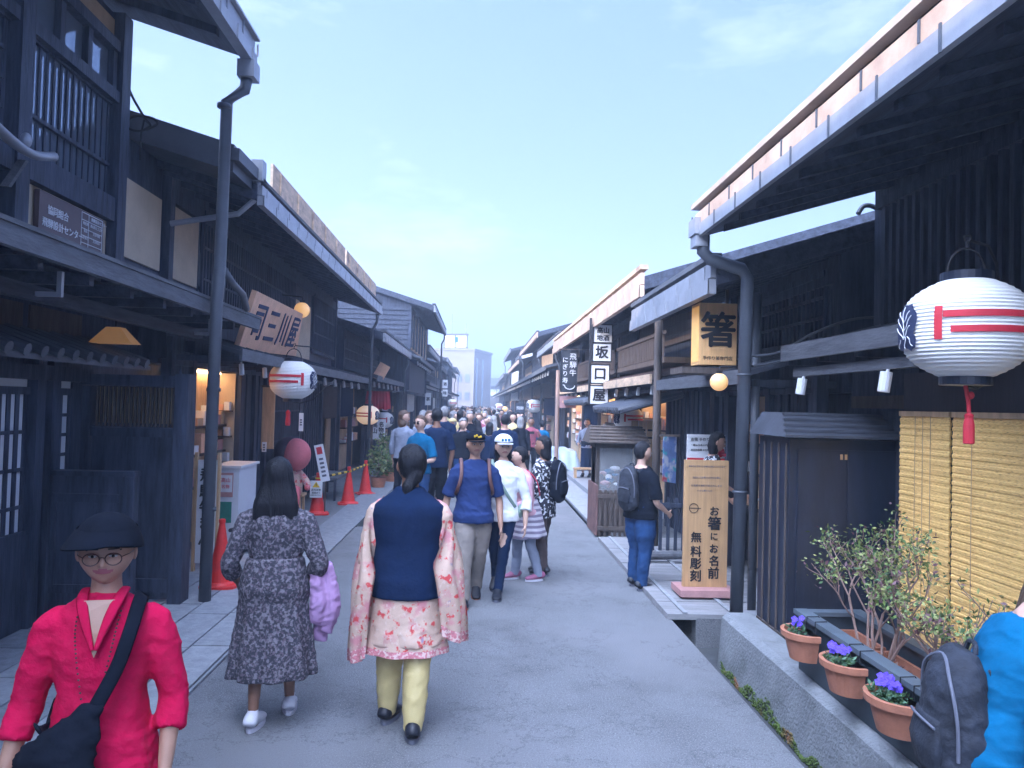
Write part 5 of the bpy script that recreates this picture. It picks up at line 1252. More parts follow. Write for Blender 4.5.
t.location = p; MB().lathe([(.012, .10), (.035, .07), (.03, .02), (.038, -.08), (.03, -.12)], p, 10).build('tassel', RED, t); MB().cyl(p + V((0, 0, .1)), p + V((0, 0, .4)), .005, 5).build('cord', INK, t)
for px, py, lab in ((301, 422, 'white slip plate on the dark left wall beside the red tassel'), (264, 447, 'small white tag on the dark left shop post')):
    p = AY(px, py, 11.2); t = thing('wall_plate', p, lab, 'sign'); MB().box(p.x - .03, p.x + .03, 11.2, 11.22, p.z - (.13 if px > 290 else .07), p.z + (.13 if px > 290 else .07)).build('plate', WHITE, t)
    mb = MB()
    for i in range(3): mb.box(p.x - .015, p.x + .015, 11.193, 11.199, p.z - .05 + i * .035, p.z - .03 + i * .035)
    mb.build('print_lines', INKB, t)
# thin pole with cedar panel left
P1 = AY(268, 418, 11.4); t = thing('door_side_board', P1, 'narrow cedar panel fixed beside the lit shop doorway', 'panel'); MB().box(P1.x - .09, P1.x + .09, 11.4, 11.43, P1.z - .45, P1.z + .45).build('board', WL, t); MB().box(P1.x - .11, P1.x + .11, 11.39, 11.44, P1.z + .45, P1.z + .48).build('cap', WB, t)

# ------------------------------------------------------------------ street things
def cone(loc, label, rz=0, sc=1.0):
    t = thing('traffic_cone', (0, 0, 0), label, 'traffic cone', 'red traffic cones')
    mb = MB().lathe([(.155, .0275), (.14, .05), (.125, .06), (.028, .66), (.034, .668), (.034, .70), (.022, .705)], n=24); mb.build('cone_body', CONE, t, smooth=False)
    mb = MB(); pts = [(.19 * (1 if abs(math.cos(a)) > .5 else 1) * max(-1, min(1, 1.25 * math.cos(a))), .19 * max(-1, min(1, 1.25 * math.sin(a))), 0.001) for a in [2 * math.pi * k / 24 for k in range(24)]]; mb.prism(pts, (0, 0, .026)); mb.build('base', CONE, t)
    t.location = loc; t.rotation_euler = (0, 0, rz); t.scale = (sc, sc, sc); return t
zc = -.011
def gp(px, py, z=0.0): q = G(px, py, z); return (q.x, q.y, z)
c1 = gp(220, 586, .03); cone(c1, 'nearest red traffic cone, beside the grey downpipe', .1, .94)
c2 = gp(317, 514, -.01); cone(c2, 'red traffic cone wearing a white warning notice', .3, .98)
c3 = gp(348, 504, -.01); cone(c3, 'red traffic cone in the middle of the striped bar', .2, .98)
c4 = gp(365, 494, -.01); cone(c4, 'farthest red traffic cone, by the potted plants', .5, .98)
t = thing('warning_notice', (c2[0], c2[1] - .12, .35), 'white warning notice with yellow triangle hung on a red cone', 'sign')
MB().box(c2[0] - .10, c2[0] + .10, c2[1] - .145, c2[1] - .135, .28, .56).build('sheet', WHITE, t); y_ = c2[1] - .148
MB().prism([(c2[0] - .06, y_, .45), (c2[0] + .06, y_, .45), (c2[0], y_, .545)], (0, .002, 0)).build('warning_triangle', YEL, t)
letters([('足元注意', 0, -.01, .04), ('段差あり', 0, -.06, .035), ('お気を付け下さい', 0, -.10, .022)], (c2[0], y_ , .42), (1, 0, 0), (0, 0, 1), INK, t)
MB().box(c2[0] - .006, c2[0] + .006, y_ - .002, y_ - .0005, .475, .515).build('exclamation', INK, t)
STR = stripes_mat('yellow and black stripes', (.015, .015, .02), (.75, .52, .08), 'DIAGONAL', 2.2, rough=.5)
for a, b, lab in ((c2, c3, 'striped yellow and black bar between the notice cone and the middle cone'), (c3, c4, 'striped yellow and black bar between the two farthest cones')):
    ea = V(a) + V((0, 0, .60)); eb = V(b) + V((0, 0, .60)); d = (eb - ea).normalized()
    t = thing('cone_bar', ea, lab, 'barrier bar', 'striped cone bars')
    mb = MB(); k = 10
    for i in range(k):
        mb.mi = i % 2; mb.cyl(ea + (eb - ea) * (i / k) + d * .0, ea + (eb - ea) * ((i + 1) / k), .02, 8)
    mb.build('bar', [YEL, INK], t)
    mb = MB()
    for e in (ea, eb): mb.lathe([(.045, -.01), (.05, -.01), (.05, .01), (.045, .01)], e, 12)
    mb.build('end_ring', YEL, t)
ea = V(c1) + V((.08, 0, .55)); t = thing('cone_bar', ea, 'short visible end of a striped bar on the nearest cone', 'barrier bar', 'striped cone bars')
MB().cyl(ea, ea + V((.02, .9, -.05)), .02, 8).build('bar', INK, t); MB().cyl(ea + V((.02, .9, -.05)), ea + V((.03, 1.2, -.06)), .021, 8).build('bar_end', YEL, t)
a = gp(345, 520, 0); MB_ = MB().box(a[0] - .12, a[0] + .75, a[1] - .6, a[1] + 2.2, -.010, .004)
tag(MB_.build('floor_mat', MAT_DARK), 'dark rubber floor mat lying beside the cones', 'mat')
# red-faced folk doll in printed jacket on a stool
c = gp(297, 520, -.01); dx, dy = c[0] - .12, c[1] + .1
t = thing('stool', (dx, dy, 0), 'small wooden stool under the folk doll', 'stool')
MB().box(dx - .2, dx + .2, dy - .17, dy + .17, .36, .40).build('seat', WL, t)
for sx in (-1, 1):
    for sy in (-1, 1): MB().box(dx + sx * .16 - .018, dx + sx * .16 + .018, dy + sy * .13 - .018, dy + sy * .13 + .018, 0, .36).build('leg', WL, t)
MB().box(dx - .16, dx + .16, dy - .14, dy - .12, .14, .17).build('stretcher', WL, t)
t = thing('folk_doll', (dx, dy, .40), 'seated faceless pink cloth doll in dark hood and printed jacket', 'doll')
PINKD = mat('pink doll cloth', (.62, .16, .18), .8, .1, 8, bump=.05)
mb = MB(); z = .40
mb.loft(*catmull([(dx, dy, z), (dx, dy, z + .15), (dx, dy, z + .33), (dx, dy - .01, z + .42)], [(.16, .13), (.17, .13), (.13, .10), (.06, .06)], 4), 16)
for s in (-1, 1): mb.loft(*catmull([(dx + s * .1, dy, z + .34), (dx + s * .22, dy - .06, z + .22), (dx + s * .2 + .1, dy - .22, z + .14)], [.055, .06, .05], 4), 12)
remesh(MB_ := mb, 'jacket', C_FLORAL, t, .014, 3).location = -V(t.location)
mb = MB(); mb.ell((dx + .06, dy - .06, z + .62), (.235, .225, .26), 24, 16); 
for s in (-1, 1):
    mb.loft(*catmull([(dx + s * .08, dy - .05, z + .06), (dx + s * .14, dy - .28, z + .05), (dx + s * .15, dy - .36, z - .12), (dx + s * .15, dy - .37, z - .30)], [.07, .065, .055, .045], 4), 12)
    mb.ell((dx + s * .2 + .1, dy - .26, z + .12), (.05, .06, .045), 12, 8)
b = remesh(mb, 'body', PINKD, t, .014, 3); b.location = -V(t.location)
mb = MB(); mb.ell((dx - .06, dy + .0, z + .64), (.245, .24, .262), 24, 16); mb.ell((dx - .08, dy + .05, z + .42), (.14, .12, .08), 14, 8)
b = remesh(mb, 'hood', mat('dark plum hood', (.06, .035, .055), .85, .2, 7), t, .014, 2); b.location = -V(t.location)
# low bench behind the cone
c = gp(342, 500, -.01); t = thing('low_bench', (c[0] - .2, c[1], 0), 'low dark bench against the left shopfront behind the cones', 'bench')
MB().box(c[0] - .55, c[0] - .05, c[1] - .3, c[1] + 1.2, .40, .44).build('seat', WG, t)
for sx in (-.5, -.1):
    for sy in (-.25, 1.1): MB().box(c[0] + sx - .02, c[0] + sx + .02, c[1] + sy, c[1] + sy + .04, 0, .40).build('leg', WD, t)
# wooden lantern post, left
P1 = AY(370, 447, 19.6); t = thing('wooden_post', (P1.x, 19.6, 0), 'brown wooden post under the warm lit lantern', 'post'); MB().cyl((P1.x, 19.6, 0), (P1.x, 19.6, 1.32), .06, 10).build('shaft', WB, t); MB().box(P1.x - .09, P1.x + .09, 19.51, 19.69, 1.32, 1.36).build('cap', WB, t)
# leafy plants
def leaves(mb, c, r, n, ls, rr, mats_n, up=.3):
    for i in range(n):
        d = V((rr.gauss(0, 1), rr.gauss(0, 1), rr.gauss(0, 1))).normalized() * (rr.random() ** .4)
        p = V(c) + V((d.x * r[0], d.y * r[1], d.z * r[2])); l = ls * rr.uniform(.6, 1.3)
        a = V((rr.uniform(-1, 1), rr.uniform(-1, 1), rr.uniform(-.4, .9))).normalized(); b = a.cross(V((rr.uniform(-1, 1), rr.uniform(-1, 1), rr.uniform(-1, 1)))).normalized()
        mb.mi = rr.randrange(mats_n); nrm = a.cross(b)
        mb.quad([p, p + a * l * .5 + b * l * .22 + nrm * l * .08, p + a * l, p + a * l * .5 - b * l * .22 + nrm * l * .08])
def potted(px, py, h, r, label, seed, pot=TERR):
    c = gp(px, py, -.01); rr = random.Random(seed); t = thing('potted_plant', c, label, 'plant', 'potted plants on the left')
    MB().lathe([(r * .5, 0), (r * .7, .22), (r * .74, .24), (r * .6, .24), (r * .58, .2)], c, 16).build('pot', pot, t)
    mb = MB()
    for k in range(9):
        a = rr.uniform(0, 6.28); mb.tube([V(c) + V((0, 0, .2)), V(c) + V((math.cos(a) * r * .4, math.sin(a) * r * .4, .2 + h * .4)), V(c) + V((math.cos(a) * r * .9, math.sin(a) * r * .9, h * rr.uniform(.7, 1)))], .008, 5)
    mb.build('stem', TWIG, t)
    mb = MB(); leaves(mb, V(c) + V((0, 0, h * .65)), (r, r, h * .42), 420, .11, rr, 3); mb.build('leaves', [LEAF, LEAF2, LEAFD], t)
potted(378, 488, .85, .26, 'leafy green potted plant right behind the farthest cone', 1)
potted(391, 482, .75, .26, 'second leafy potted plant on the left, nearer the crowd', 2)
potted(383, 478, 1.05, .24, 'taller loose potted plant against the left wall', 3)
# planter trough with shrubs
t = thing('planter_trough', (2.3, 4.1, .11), 'long dark grey metal planter trough under the reed blinds', 'planter')
PTM = mat('dark planter metal', (.035, .05, .065), .5, .2, 4, bump=.05)
mb = MB(); mb.box(2.16, 2.20, 3.1, 5.02, .215, .57); mb.box(2.52, 2.56, 3.1, 5.02, .105, .57); mb.box(2.20, 2.52, 4.98, 5.02, .215, .57); mb.box(2.20, 2.52, 3.1, 3.14, .215, .57); mb.box(2.20, 2.52, 3.14, 4.98, .215, .24); mb.build('trough', PTM, t)
mb = MB(); mb.box(2.13, 2.22, 3.07, 5.05, .571, .60); mb.box(2.50, 2.585, 3.07, 5.05, .571, .60); mb.box(2.22, 2.50, 4.965, 5.05, .571, .598); mb.box(2.22, 2.50, 3.07, 3.15, .571, .598); mb.build('rim', mat('slate blue rim', (.10, .13, .16), .5, .2, 4, bump=.05), t)
boxes = [(4.55, 4.93), (3.98, 4.50), (3.42, 3.94)]
for k, (a, b) in enumerate(boxes):
    tt = thing('planter_box', (2.36, (a + b) / 2, .241), ['empty reddish planting box at the far end of the trough', 'red planting box holding the tall shrub in the trough', 'red planting box holding the sparse shrub in the trough'][k], 'planter box', 'boxes in the trough')
    mb = MB(); mb.box(2.23, 2.25, a, b, .243, .50); mb.box(2.47, 2.49, a, b, .243, .50); mb.box(2.25, 2.47, a, a + .02, .243, .50); mb.box(2.25, 2.47, b - .02, b, .243, .50); mb.box(2.25, 2.47, a + .02, b - .02, .243, .26); mb.build('box', TERR, tt)
    mb = MB().box(2.252, 2.468, a + .022, b - .022, .261, .44); mb.build('soil', SOIL, tt)
def shrub(c, h, seed, label, dense, spread):
    rr = random.Random(seed); c = V(c); t = thing('azalea_shrub', c, label, 'shrub', 'shrubs in the trough'); mb = MB(); lf = MB()
    def grow(p, d, l, r, lev):
        d = d.normalized(); q = [p]; 
        for k in range(3): d = (d + V((rr.gauss(0, .16), rr.gauss(0, .16), .08))).normalized(); q.append(q[-1] + d * l / 3)
        mb.tube(q, r, 5)
        if lev > 0:
            for k in range(rr.choice((2, 3))): grow(q[-1 if k else 2], d + V((rr.gauss(0, .55), rr.gauss(0, .55), rr.gauss(.1, .25))), l * rr.uniform(.5, .75), r * .62, lev - 1)
        if lev <= 1:
            n = int(dense * rr.uniform(.4, 1.3)); e = q[-1]
            for k in range(n):
                a = V((rr.gauss(0, 1), rr.gauss(0, 1), rr.gauss(.5, .7))).normalized(); b = a.cross(V((rr.gauss(0, 1), rr.gauss(0, 1), 1))).normalized(); l_ = rr.uniform(.018, .038); pp = e + V((rr.gauss(0, .032), rr.gauss(0, .032), rr.gauss(0, .026)))
                lf.mi = rr.choice((0, 0, 1, 1, 2, 3)); lf.quad([pp, pp + a * l_ * .5 + b * l_ * .25, pp + a * l_, pp + a * l_ * .5 - b * l_ * .25])
    for k in range(9): 
        a = rr.uniform(0, 6.28); grow(c + V((math.cos(a) * .05, math.sin(a) * .12, 0)), V((math.cos(a) * spread, math.sin(a) * spread * 1.5, 1)), h * rr.uniform(.4, .62), .008, 3)
    mb.build('branches', TWIG, t); lf.build('leaves', [LEAF, LEAF2, LEAFD, LEAFR], t)
shrub((2.36, 4.40, .44), .66, 8, 'fuller green leaved shrub in front of the black cabinet', 15, .26)
shrub((2.36, 3.74, .44), .52, 15, 'sparse bare stemmed shrub in front of the reed blinds', 6, .26)
rr = random.Random(9); mb = MB()
for i in range(500):
    x = rr.uniform(2.26, 2.46); y = rr.choice([rr.uniform(4.0, 4.48), rr.uniform(3.45, 3.92)]); z = .445 + rr.uniform(0, .03); l = rr.uniform(.015, .04); a = V((rr.uniform(-1, 1), rr.uniform(-1, 1), rr.uniform(-.2, .5))).normalized(); b = a.cross(V((0, 0, 1))).normalized()
    p = V((x, y, z)); mb.mi = rr.randrange(2); mb.quad([p, p + a * l * .5 + b * l * .25, p + a * l, p + a * l * .5 - b * l * .25])
tag(mb.build('dry_leaf_litter', [LEAFR, TWIG]), 'dry brown leaf litter lying on the soil of the trough boxes', 'leaf litter', kind='stuff')
# half round pots hooked on the trough
for k, (px, py) in enumerate(((822, 641), (841, 669), (884, 700))):
    q = AX(px, py, 2.03 if k else 2.05); y = (4.78, 4.22, 3.70)[k]; z = .50; sc = (.98, 1.0, 1.06)[k]
    lab = ['small half round terracotta pot hooked on the trough, farthest of three', 'middle half round terracotta pot hooked on the trough', 'nearest half round terracotta pot hooked on the trough'][k]
    t = thing('flower_pot', (2.125, y, z - .2), lab, 'flower pot', 'terracotta pots hooked on the trough')
    def ring(rx_, ry_, zz, n=18):
        out = [(2.122, y + ry_, zz)]
        for i in range(n + 1): th = math.pi * i / n; out.append((2.122 - rx_ * math.sin(th) ** .85, y + ry_ * math.cos(th), zz))
        return out + [(2.122, y - ry_, zz)]
    mb = MB(); prof = [(.12, .11, -.14), (.155, .145, 0.0), (.175, .165, .0), (.178, .168, .035), (.155, .148, .036), (.145, .135, -.02)]
    rings = [ring(a * sc, b * sc, z + c_) for a, b, c_ in prof]
    for A_, B_ in zip(rings[:-1], rings[1:]):
        for i in range(len(A_)): j = (i + 1) % len(A_); mb.quad([A_[i], A_[j], B_[j], B_[i]])
    mb.quad(rings[0]); mb.build('pot', TERR, t); mb = MB(); mb.quad(ring(.146 * sc, .136 * sc, z - .0)); mb.build('soil', SOIL, t)
    mb = MB()
    mb.tube([(2.124, y + .05, z + .03), (2.126, y + .05, z + .105), (2.20, y + .05, z + .108), (2.235, y + .05, z + .06)], .0035, 5); mb.tube([(2.124, y - .07, z + .03), (2.126, y - .07, z + .105), (2.20, y - .07, z + .108)], .0035, 5); mb.build('wire_hook', INK, t)
    rr = random.Random(20 + k); n = (5, 10, 16)[k]; pc = V((2.05, y + .02, z + .03))
    t = thing('pansy', (pc.x, pc.y, z), ['violet pansies in the farthest terracotta pot', 'violet pansies in the middle terracotta pot', 'largest clump of violet pansies, in the nearest terracotta pot'][k], 'flowers', 'violet pansies in pots')
    mb = MB(); leaves(mb, pc, (.055 + .02 * k, .06 + .025 * k, .04), 90 + 90 * k, .035, rr, 2); mb.build('leaves', [LEAFD, mat('grey green leaf', (.10, .20, .12), .6, .3, 9, bump=0)], t)
    mb = MB()
    for i in range(n):
        a = rr.uniform(0, 6.28); q0 = pc + V((math.cos(a) * rr.uniform(0, .06), math.sin(a) * rr.uniform(0, .09), rr.uniform(.04, .075)))
        fx = V((-.6 + rr.gauss(0, .25), -.5 + rr.gauss(0, .25), .6)).normalized(); u = fx.cross(V((0, 0, 1))).normalized(); w = u.cross(fx)
        for kk in range(5):
            th = kk * 1.257 + .3; d_ = u * math.cos(th) + w * math.sin(th); e_ = u * -math.sin(th) + w * math.cos(th); q1 = .021
            mb.quad([q0, q0 + d_ * q1 * .6 + e_ * q1 * .55 + fx * .003, q0 + d_ * q1 * 1.1, q0 + d_ * q1 * .6 - e_ * q1 * .55 + fx * .003])
    f = mb.build('petals', PANSY, t)
# showcase and slatted fence on the right
kx0, kx1, ky = 1.80, 2.44, 11.5
t = thing('wooden_showcase', (2.1, 11.7, 0), 'brown wooden showcase with ribbed roof beside the man in black', 'showcase')
mb = MB(); mb.box(kx0, kx1, ky, ky + .5, .03, .62); 
for x in (kx0, kx1 - .05):
    for y in (ky, ky + .45): mb.box(x, x + .05, y, y + .05, .62, 1.30)
mb.box(kx0, kx1, ky + .45, ky + .5, .62, 1.3); mb.box(kx0 - .02, kx1 + .02, ky - .02, ky + .52, 1.30, 1.36); mb.build('case', WB, t)
mb = MB(); mb.hexa([(kx0 - .14, ky - .18, 1.37), (kx1 + .14, ky - .18, 1.37), (kx1 + .14, ky + .6, 1.37), (kx0 - .14, ky + .6, 1.37), (kx0 - .08, ky + .2, 1.62), (kx1 + .08, ky + .2, 1.62), (kx1 + .08, ky + .35, 1.62), (kx0 - .08, ky + .35, 1.62)])
for i in range(6): f = i / 5.5; mb.box(kx0 - .14 + .06 * f, kx1 + .14 - .06 * f, ky - .19 + .38 * f, ky - .15 + .38 * f, 1.372 + .25 * f, 1.39 + .25 * f)
mb.build('case_roof', WB, t); MB().box(kx0 + .05, kx1 - .05, ky + .005, ky + .01, .64, 1.29).build('glass_front', mat('clear case glass', (.8, .85, .9), .04, 0, 1, bump=0, alpha=.15), t)
mb = MB(); rr = random.Random(4)
for i in range(14): mb.mi = i % 4; mb.ell((rr.uniform(kx0 + .12, kx1 - .12), ky + rr.uniform(.12, .35), rr.uniform(.68, 1.0)), (rr.uniform(.03, .09), .04, rr.uniform(.02, .05)), 8, 6)
mb.build('displayed_goods', [C_TEAL, PINKP, WHITE, WL], t)
t = thing('slatted_fence', (2.1, 11.1, 0), 'low slatted wooden fence around the showcase', 'fence')
mb = MB()
for i in range(11): x = 1.80 + i * .075; mb.box(x, x + .035, 11.16, 11.19, .03, .70)
mb.box(1.78, 2.60, 11.13, 11.158, .58, .63); mb.box(1.78, 2.60, 11.13, 11.158, .12, .17); mb.build('slats', WB, t)
mb = MB()
for i in range(8): y = 11.2 + i * .11; mb.box(1.76, 1.79, y, y + .06, .03, .76)
mb.build('side_slats', mat('reddish slat wood', (.17, .09, .08), .7, .3, 6), t)
# second fence behind the black shirt man
t = thing('slatted_fence', (2.7, 9.6, 0), 'dark low slatted rail behind the man in black', 'fence')
mb = MB()
for i in range(9): x = 2.30 + i * .1; mb.box(x, x + .04, 9.95, 9.98, .06, .75)
mb.box(2.28, 3.15, 9.92, 9.948, .62, .68); mb.build('slats', WD, t)
MB().cyl((2.0, 9.2, .13), (3.0, 9.2, .16), .05, 10).build('fallen_rail', WG, t)
# bench, post, tarpaulin, dark board further on
c = G(586, 478, .14); t = thing('small_bench', c, 'small pale wooden bench beside the shop attendant', 'bench')
MB().box(c.x - .3, c.x + .35, c.y, c.y + .3, .34, .38).build('seat', WL, t)
for x in (-.28, .28): MB().box(c.x + x, c.x + x + .05, c.y + .02, c.y + .28, .131, .34).build('leg', WL, t)
P1 = AY(557, 430, 20.3); t = thing('cedar_post', (P1.x, 20.3, 0), 'slim pale cedar post right of the crowd beneath the black banner', 'post'); MB().cyl((P1.x, 20.3, .0), (P1.x - .01, 20.3, 2.85), .055, 10).build('shaft', mat('pale cedar pole', (.30, .20, .16), .7, .25, 5, (4, 4, .5)), t); MB().cyl((P1.x, 20.3, 0), (P1.x, 20.3, .05), .08, 10).build('foot', WG, t)
c = G(556, 470, .06); t = thing('draped_tarpaulin', (c.x, c.y, .06), 'pale blue tarpaulin draped over a display stand beside the walkway', 'tarpaulin')
mb = MB(); n = 14
for i in range(n):
    for j in range(n):
        def tp(i, j):
            u, v = i / n - .5, j / n - .5; rr_ = max(abs(u), abs(v)) * 2
            h = .62 - .25 * rr_ ** 3 + .04 * math.sin(u * 22) * rr_ + .03 * math.sin(v * 17 + u * 5) - (.28 * max(0, rr_ - .75) * 4)
            return (c.x + u * 1.0 + .12, c.y + v * 1.9, .08 + max(0, h))
        mb.quad([tp(i, j), tp(i + 1, j), tp(i + 1, j + 1), tp(i, j + 1)])
mb.build('sheet', mat('pale blue tarpaulin', (.42, .50, .60), .45, .12, 4, bump=.2), t, smooth=True); MB().box(c.x - .2, c.x + .4, c.y - .6, c.y + .6, .06, .5).build('stand', WD, t)


# ------------------------------------------------------------------ the people
def spot_(px, fy, hy, z0=0.0, hat=0.0):
    l = G(px, fy, z0); H = AY(px, hy, l.y).z - z0; return V((l.x, l.y, z0)), H * (1 - hat)
def person(label, loc, H, rz, p, near=1, group=None):
    t = thing('person', (0, 0, 0), label, 'person', group)
    fg = figure(t, H, p, near); return t, fg
def bag(name, label, cat, loc=(0, 0, 0)): return thing(name, loc, label, cat)

PACKM = mat('dark grey nylon pack', (.018, .023, .036), .85, .6, 9, bump=.6, bscale=24)
# 1 woman in crimson tunic, left foreground, walking towards us
loc = AY(110, 500, 2.60); loc.z = 0; H = 1.485; rz1 = R(13)
t, f = person('woman in a crimson tunic, dark hat and round glasses walking towards the camera', loc, H, 0, dict(stout=1.0, wide=1.12, skin=SKIN, hair='bun', head=(R(5), R(3)), top=C_RED, topname='tunic', hem=.36, flare=.035, sleeve=1.45, cuff=1.2, loose=1.02, wr=.006, bottom='trousers', bmat=C_JEAN, smat=SHOEB,
    arms=[((-.045, .0, -.17), (-.070, -.055, -.31)), ((.040, .01, -.17), (.036, -.05, -.315))], feet=[(-.06, .1, .0), (.06, -.12, 0)], curl=.45), 2)
T = f['T']; Rm = f['Rm']; hc = f['hc']
hb = cap_hat(t, f, C_BLACK, False, 'hat', 1.10)
mb = MB(); n = 30; rings = []
for kk, (q, dz) in enumerate(((1.0, .018), (1.32, .010), (1.72, -.004), (1.72, -.008), (1.3, .004), (1.0, .012))):
    ring_ = []
    for i in range(n):
        th = 2 * math.pi * i / n; wid = 1 + (q - 1) * (.55 + .45 * max(0, -math.sin(th))) * (1.0 if math.cos(th) < 0 else .6)
        ring_.append(T(.060 * wid * math.cos(th), .004 + .066 * wid * math.sin(th), .038 + dz - .012 * (q - 1) * (math.cos(th) ** 2) * 2))
    rings.append(ring_)
for A_, B_ in zip(rings[:-1], rings[1:]):
    for i in range(n): j = (i + 1) % n; mb.quad([A_[i], A_[j], B_[j], B_[i]])
mb.build('brim', C_BLACK, hb, smooth=True)
# spectacles
mb = MB(); ln = MB()
for s in (-1, 1):
    cx = s * .0215
    ring_ = [T(cx + .0160 * math.cos(a), -.0685 + .004 * abs(math.cos(a)), .000 + .0130 * math.sin(a)) for a in [2 * math.pi * k / 20 for k in range(21)]]; mb.tube(ring_, .0014 * H, 6); ln.quad(ring_[:-1])
    mb.tube([T(s * .037, -.065, .004), T(s * .050, -.045, .006), T(s * .0565, .008, .002)], .0011 * H, 5)
mb.tube([T(-.006, -.069, .003), T(0, -.071, .005), T(.006, -.069, .003)], .0012 * H, 5)
g = mb.build('spectacles', FRAME, t, smooth=True)
# collar V opening shown by neck skin
mb = MB(); sh0 = f['lx'](.8)
vz = [(0, -.078, .725), (-.020, -.072, .775), (-.032, -.062, .812), (-.030, -.046, .838), (.030, -.046, .838), (.032, -.062, .812), (.020, -.072, .775)]
mb.quad([V((x * H * 1.0, (y - .012) * H, z * H)) for x, y, z in vz]); k = mb.build('neckline_skin', SKIN, t)
for s in (-1, 1):
    mb = MB().loft(*catmull([(s * .040 * H, .0 * H, .850 * H), (s * .036 * H, -.050 * H, .838 * H), (s * .022 * H, -.080 * H, .80 * H), (s * .003 * H, -.094 * H, .742 * H)], [(.010 * H, .004 * H), (.012 * H, .004 * H), (.010 * H, .004 * H), (.004 * H, .003 * H)], 5), 8, ref=(0, -1, .3)); mb.build('collar', C_RED, t, smooth=True)
mb = MB(); rr = random.Random(1)
for s in (-1, 1):
    pts = catmull([(s * .042 * H, .0, .845 * H), (s * .040 * H, -.075 * H, .79 * H), (s * .030 * H, -.098 * H, .72 * H), (s * .012 * H, -.108 * H, .62 * H)], [1] * 4, 9)[0]
    for p_ in pts: mb.ell(p_, (.0035, .0035, .0035), 6, 4)
mb.build('bead_necklace', BROW, t)
put(t, loc, rz1)
tb = bag('crossbody_bag', 'slouchy black shoulder bag worn across the crimson tunic', 'bag')
bc = V((-.045, -.130, .53)) * H
mb = MB().loft(*catmull([bc + V((-.02, 0, -.16)), bc + V((-.02, -.02, -.10)), bc + V((0, -.03, 0)), bc + V((.05, 0, .10)), bc + V((.08, .02, .16))], [(.09, .03), (.135, .055), (.12, .055), (.06, .03), (.025, .012)], 5), 20)
remesh(mb, 'pouch', C_BLACK, tb, .011, 3, wr=.010, wscale=12)
strap(tb, [bc + V((.075, .02, .13)), V((.045, -.100, .70)) * H, V((.064, -.082, .765)) * H, V((.074, -.040, .822)) * H, V((.070, .02, .825)) * H, V((.05, .075, .76)) * H], .022, C_BLACK, 'bag_strap', ref=(.2, -1, .3), thick=.006)
strap(tb, [bc + V((-.07, .02, .10)), V((-.10, -.03, .56)) * H, V((-.10, .05, .6)) * H], .022, C_BLACK, 'bag_strap', ref=(-.6, -1, 0), thick=.006)
put(tb, loc, rz1)

# 2 woman in patterned dress, back view
loc, H = spot_(270, 722, 460); rz = R(180 + 3)
t, f = person('long haired woman in a dark patterned dress and white sneakers, back view', loc, H, 0, dict(stout=1.12, skin=SKINB, hair='long', top=C_DRESS, topname='dress_top', hem=.56, sleeve=1.5, cuff=1.35, wr=.006, bottom='skirt', bmat=C_DRESS, skirtz=(.63, .185), skirtw=(.094, .165), smat=SHOEW, sole=SOLEW,
    arms=[((-.060, .02, -.165), (-.010, -.085, -.235)), ((.055, .02, -.165), (.045, -.06, -.25))], feet=[(-.055, -.10, .0), (.05, .06, .0)], toe=(.15, -.1), tip=(0, .0)), 1)
mb = MB()
for s in (0, 1):
    a = f['an'][s]
    mb.loft([a + V((0, 0, -.012)) , a + V((0, 0, .012)), a + V((0, 0, .045))], [.030, .028, .031], 12)
mb.build('ankle_socks', SHOEW, t, smooth=True)
put(t, loc, rz)
tb = bag('lilac_shawl', 'lilac shawl looped over the forearm of the woman in the patterned dress', 'shawl')
e = Matrix.Rotation(rz, 3, 'Z')
ha = f['ha'][0]; 
mb = MB()
for k, (dx, dy, L_, r_) in enumerate(((-.03, -.02, .42, .055), (-.07, .02, .36, .05), (-.01, .05, .30, .045))):
    b0 = f['el'][0] * .5 + ha * .5 + V((dx, dy, 0))
    mb.loft(*catmull([b0 + V((0, 0, .045)), b0 + V((-.015, 0, -.05)), b0 + V((-.03, .01, -L_ * .6)), b0 + V((-.01, 0, -L_))], [(r_ * .6, .04), (r_, .05), (r_ * 1.15, .05), (r_ * .7, .02)], 4), 14, fold=lambda t_, th: 1 + .12 * math.sin(th * 5 + t_ * 4))
remesh(mb, 'shawl_cloth', C_LILAC, tb, .011, 2, wr=.010, wscale=13); put(tb, loc, rz)

# 3 woman in navy waistcoat with floral dupatta, back view
loc, H = spot_(403, 728, 447); rz = R(180 - 2)
t, f = person('woman in a navy waistcoat, pink floral shawl and cream trousers, back view', loc, H, 0, dict(stout=1.16, skin=SKINB, hair='pony', head=(R(25), 0), top=C_FLORAL, topname='kurta', hem=.31, flare=.02, sleeve=1.35, cuff=1.05, wr=.006, bottom='trousers', bmat=C_CREAM, legw=1.2, cuffw=.8, smat=SHOEB, sole=SOLE,
    arms=[((-.035, .0, -.165), (-.045, -.05, -.29)), ((.035, .0, -.165), (.03, -.07, -.29))], feet=[(-.045, .09, .0), (.065, -.06, .0)], toe=(.1, -.2), tip=(0, 0)), 1)
st = 1.20
mb = MB(); prof = [(.475, .108, .086), (.53, .106, .084), (.6, .098, .075), (.66, .094, .068), (.72, .103, .074), (.765, .108, .074), (.795, .100, .068), (.820, .074, .056), (.842, .048, .045), (.858, .038, .040)]
mb.loft(*catmull([V((0, .002 * H, z * H)) for z, a, b in prof], [((a * st if z < .8 else a * 1.1) * H + .012, (b * st if z < .8 else b * 1.2) * H + .014) for z, a, b in prof], 3), 30)
remesh(mb, 'waistcoat', C_NAVY, t, .011, 3, wr=.003, wscale=6)
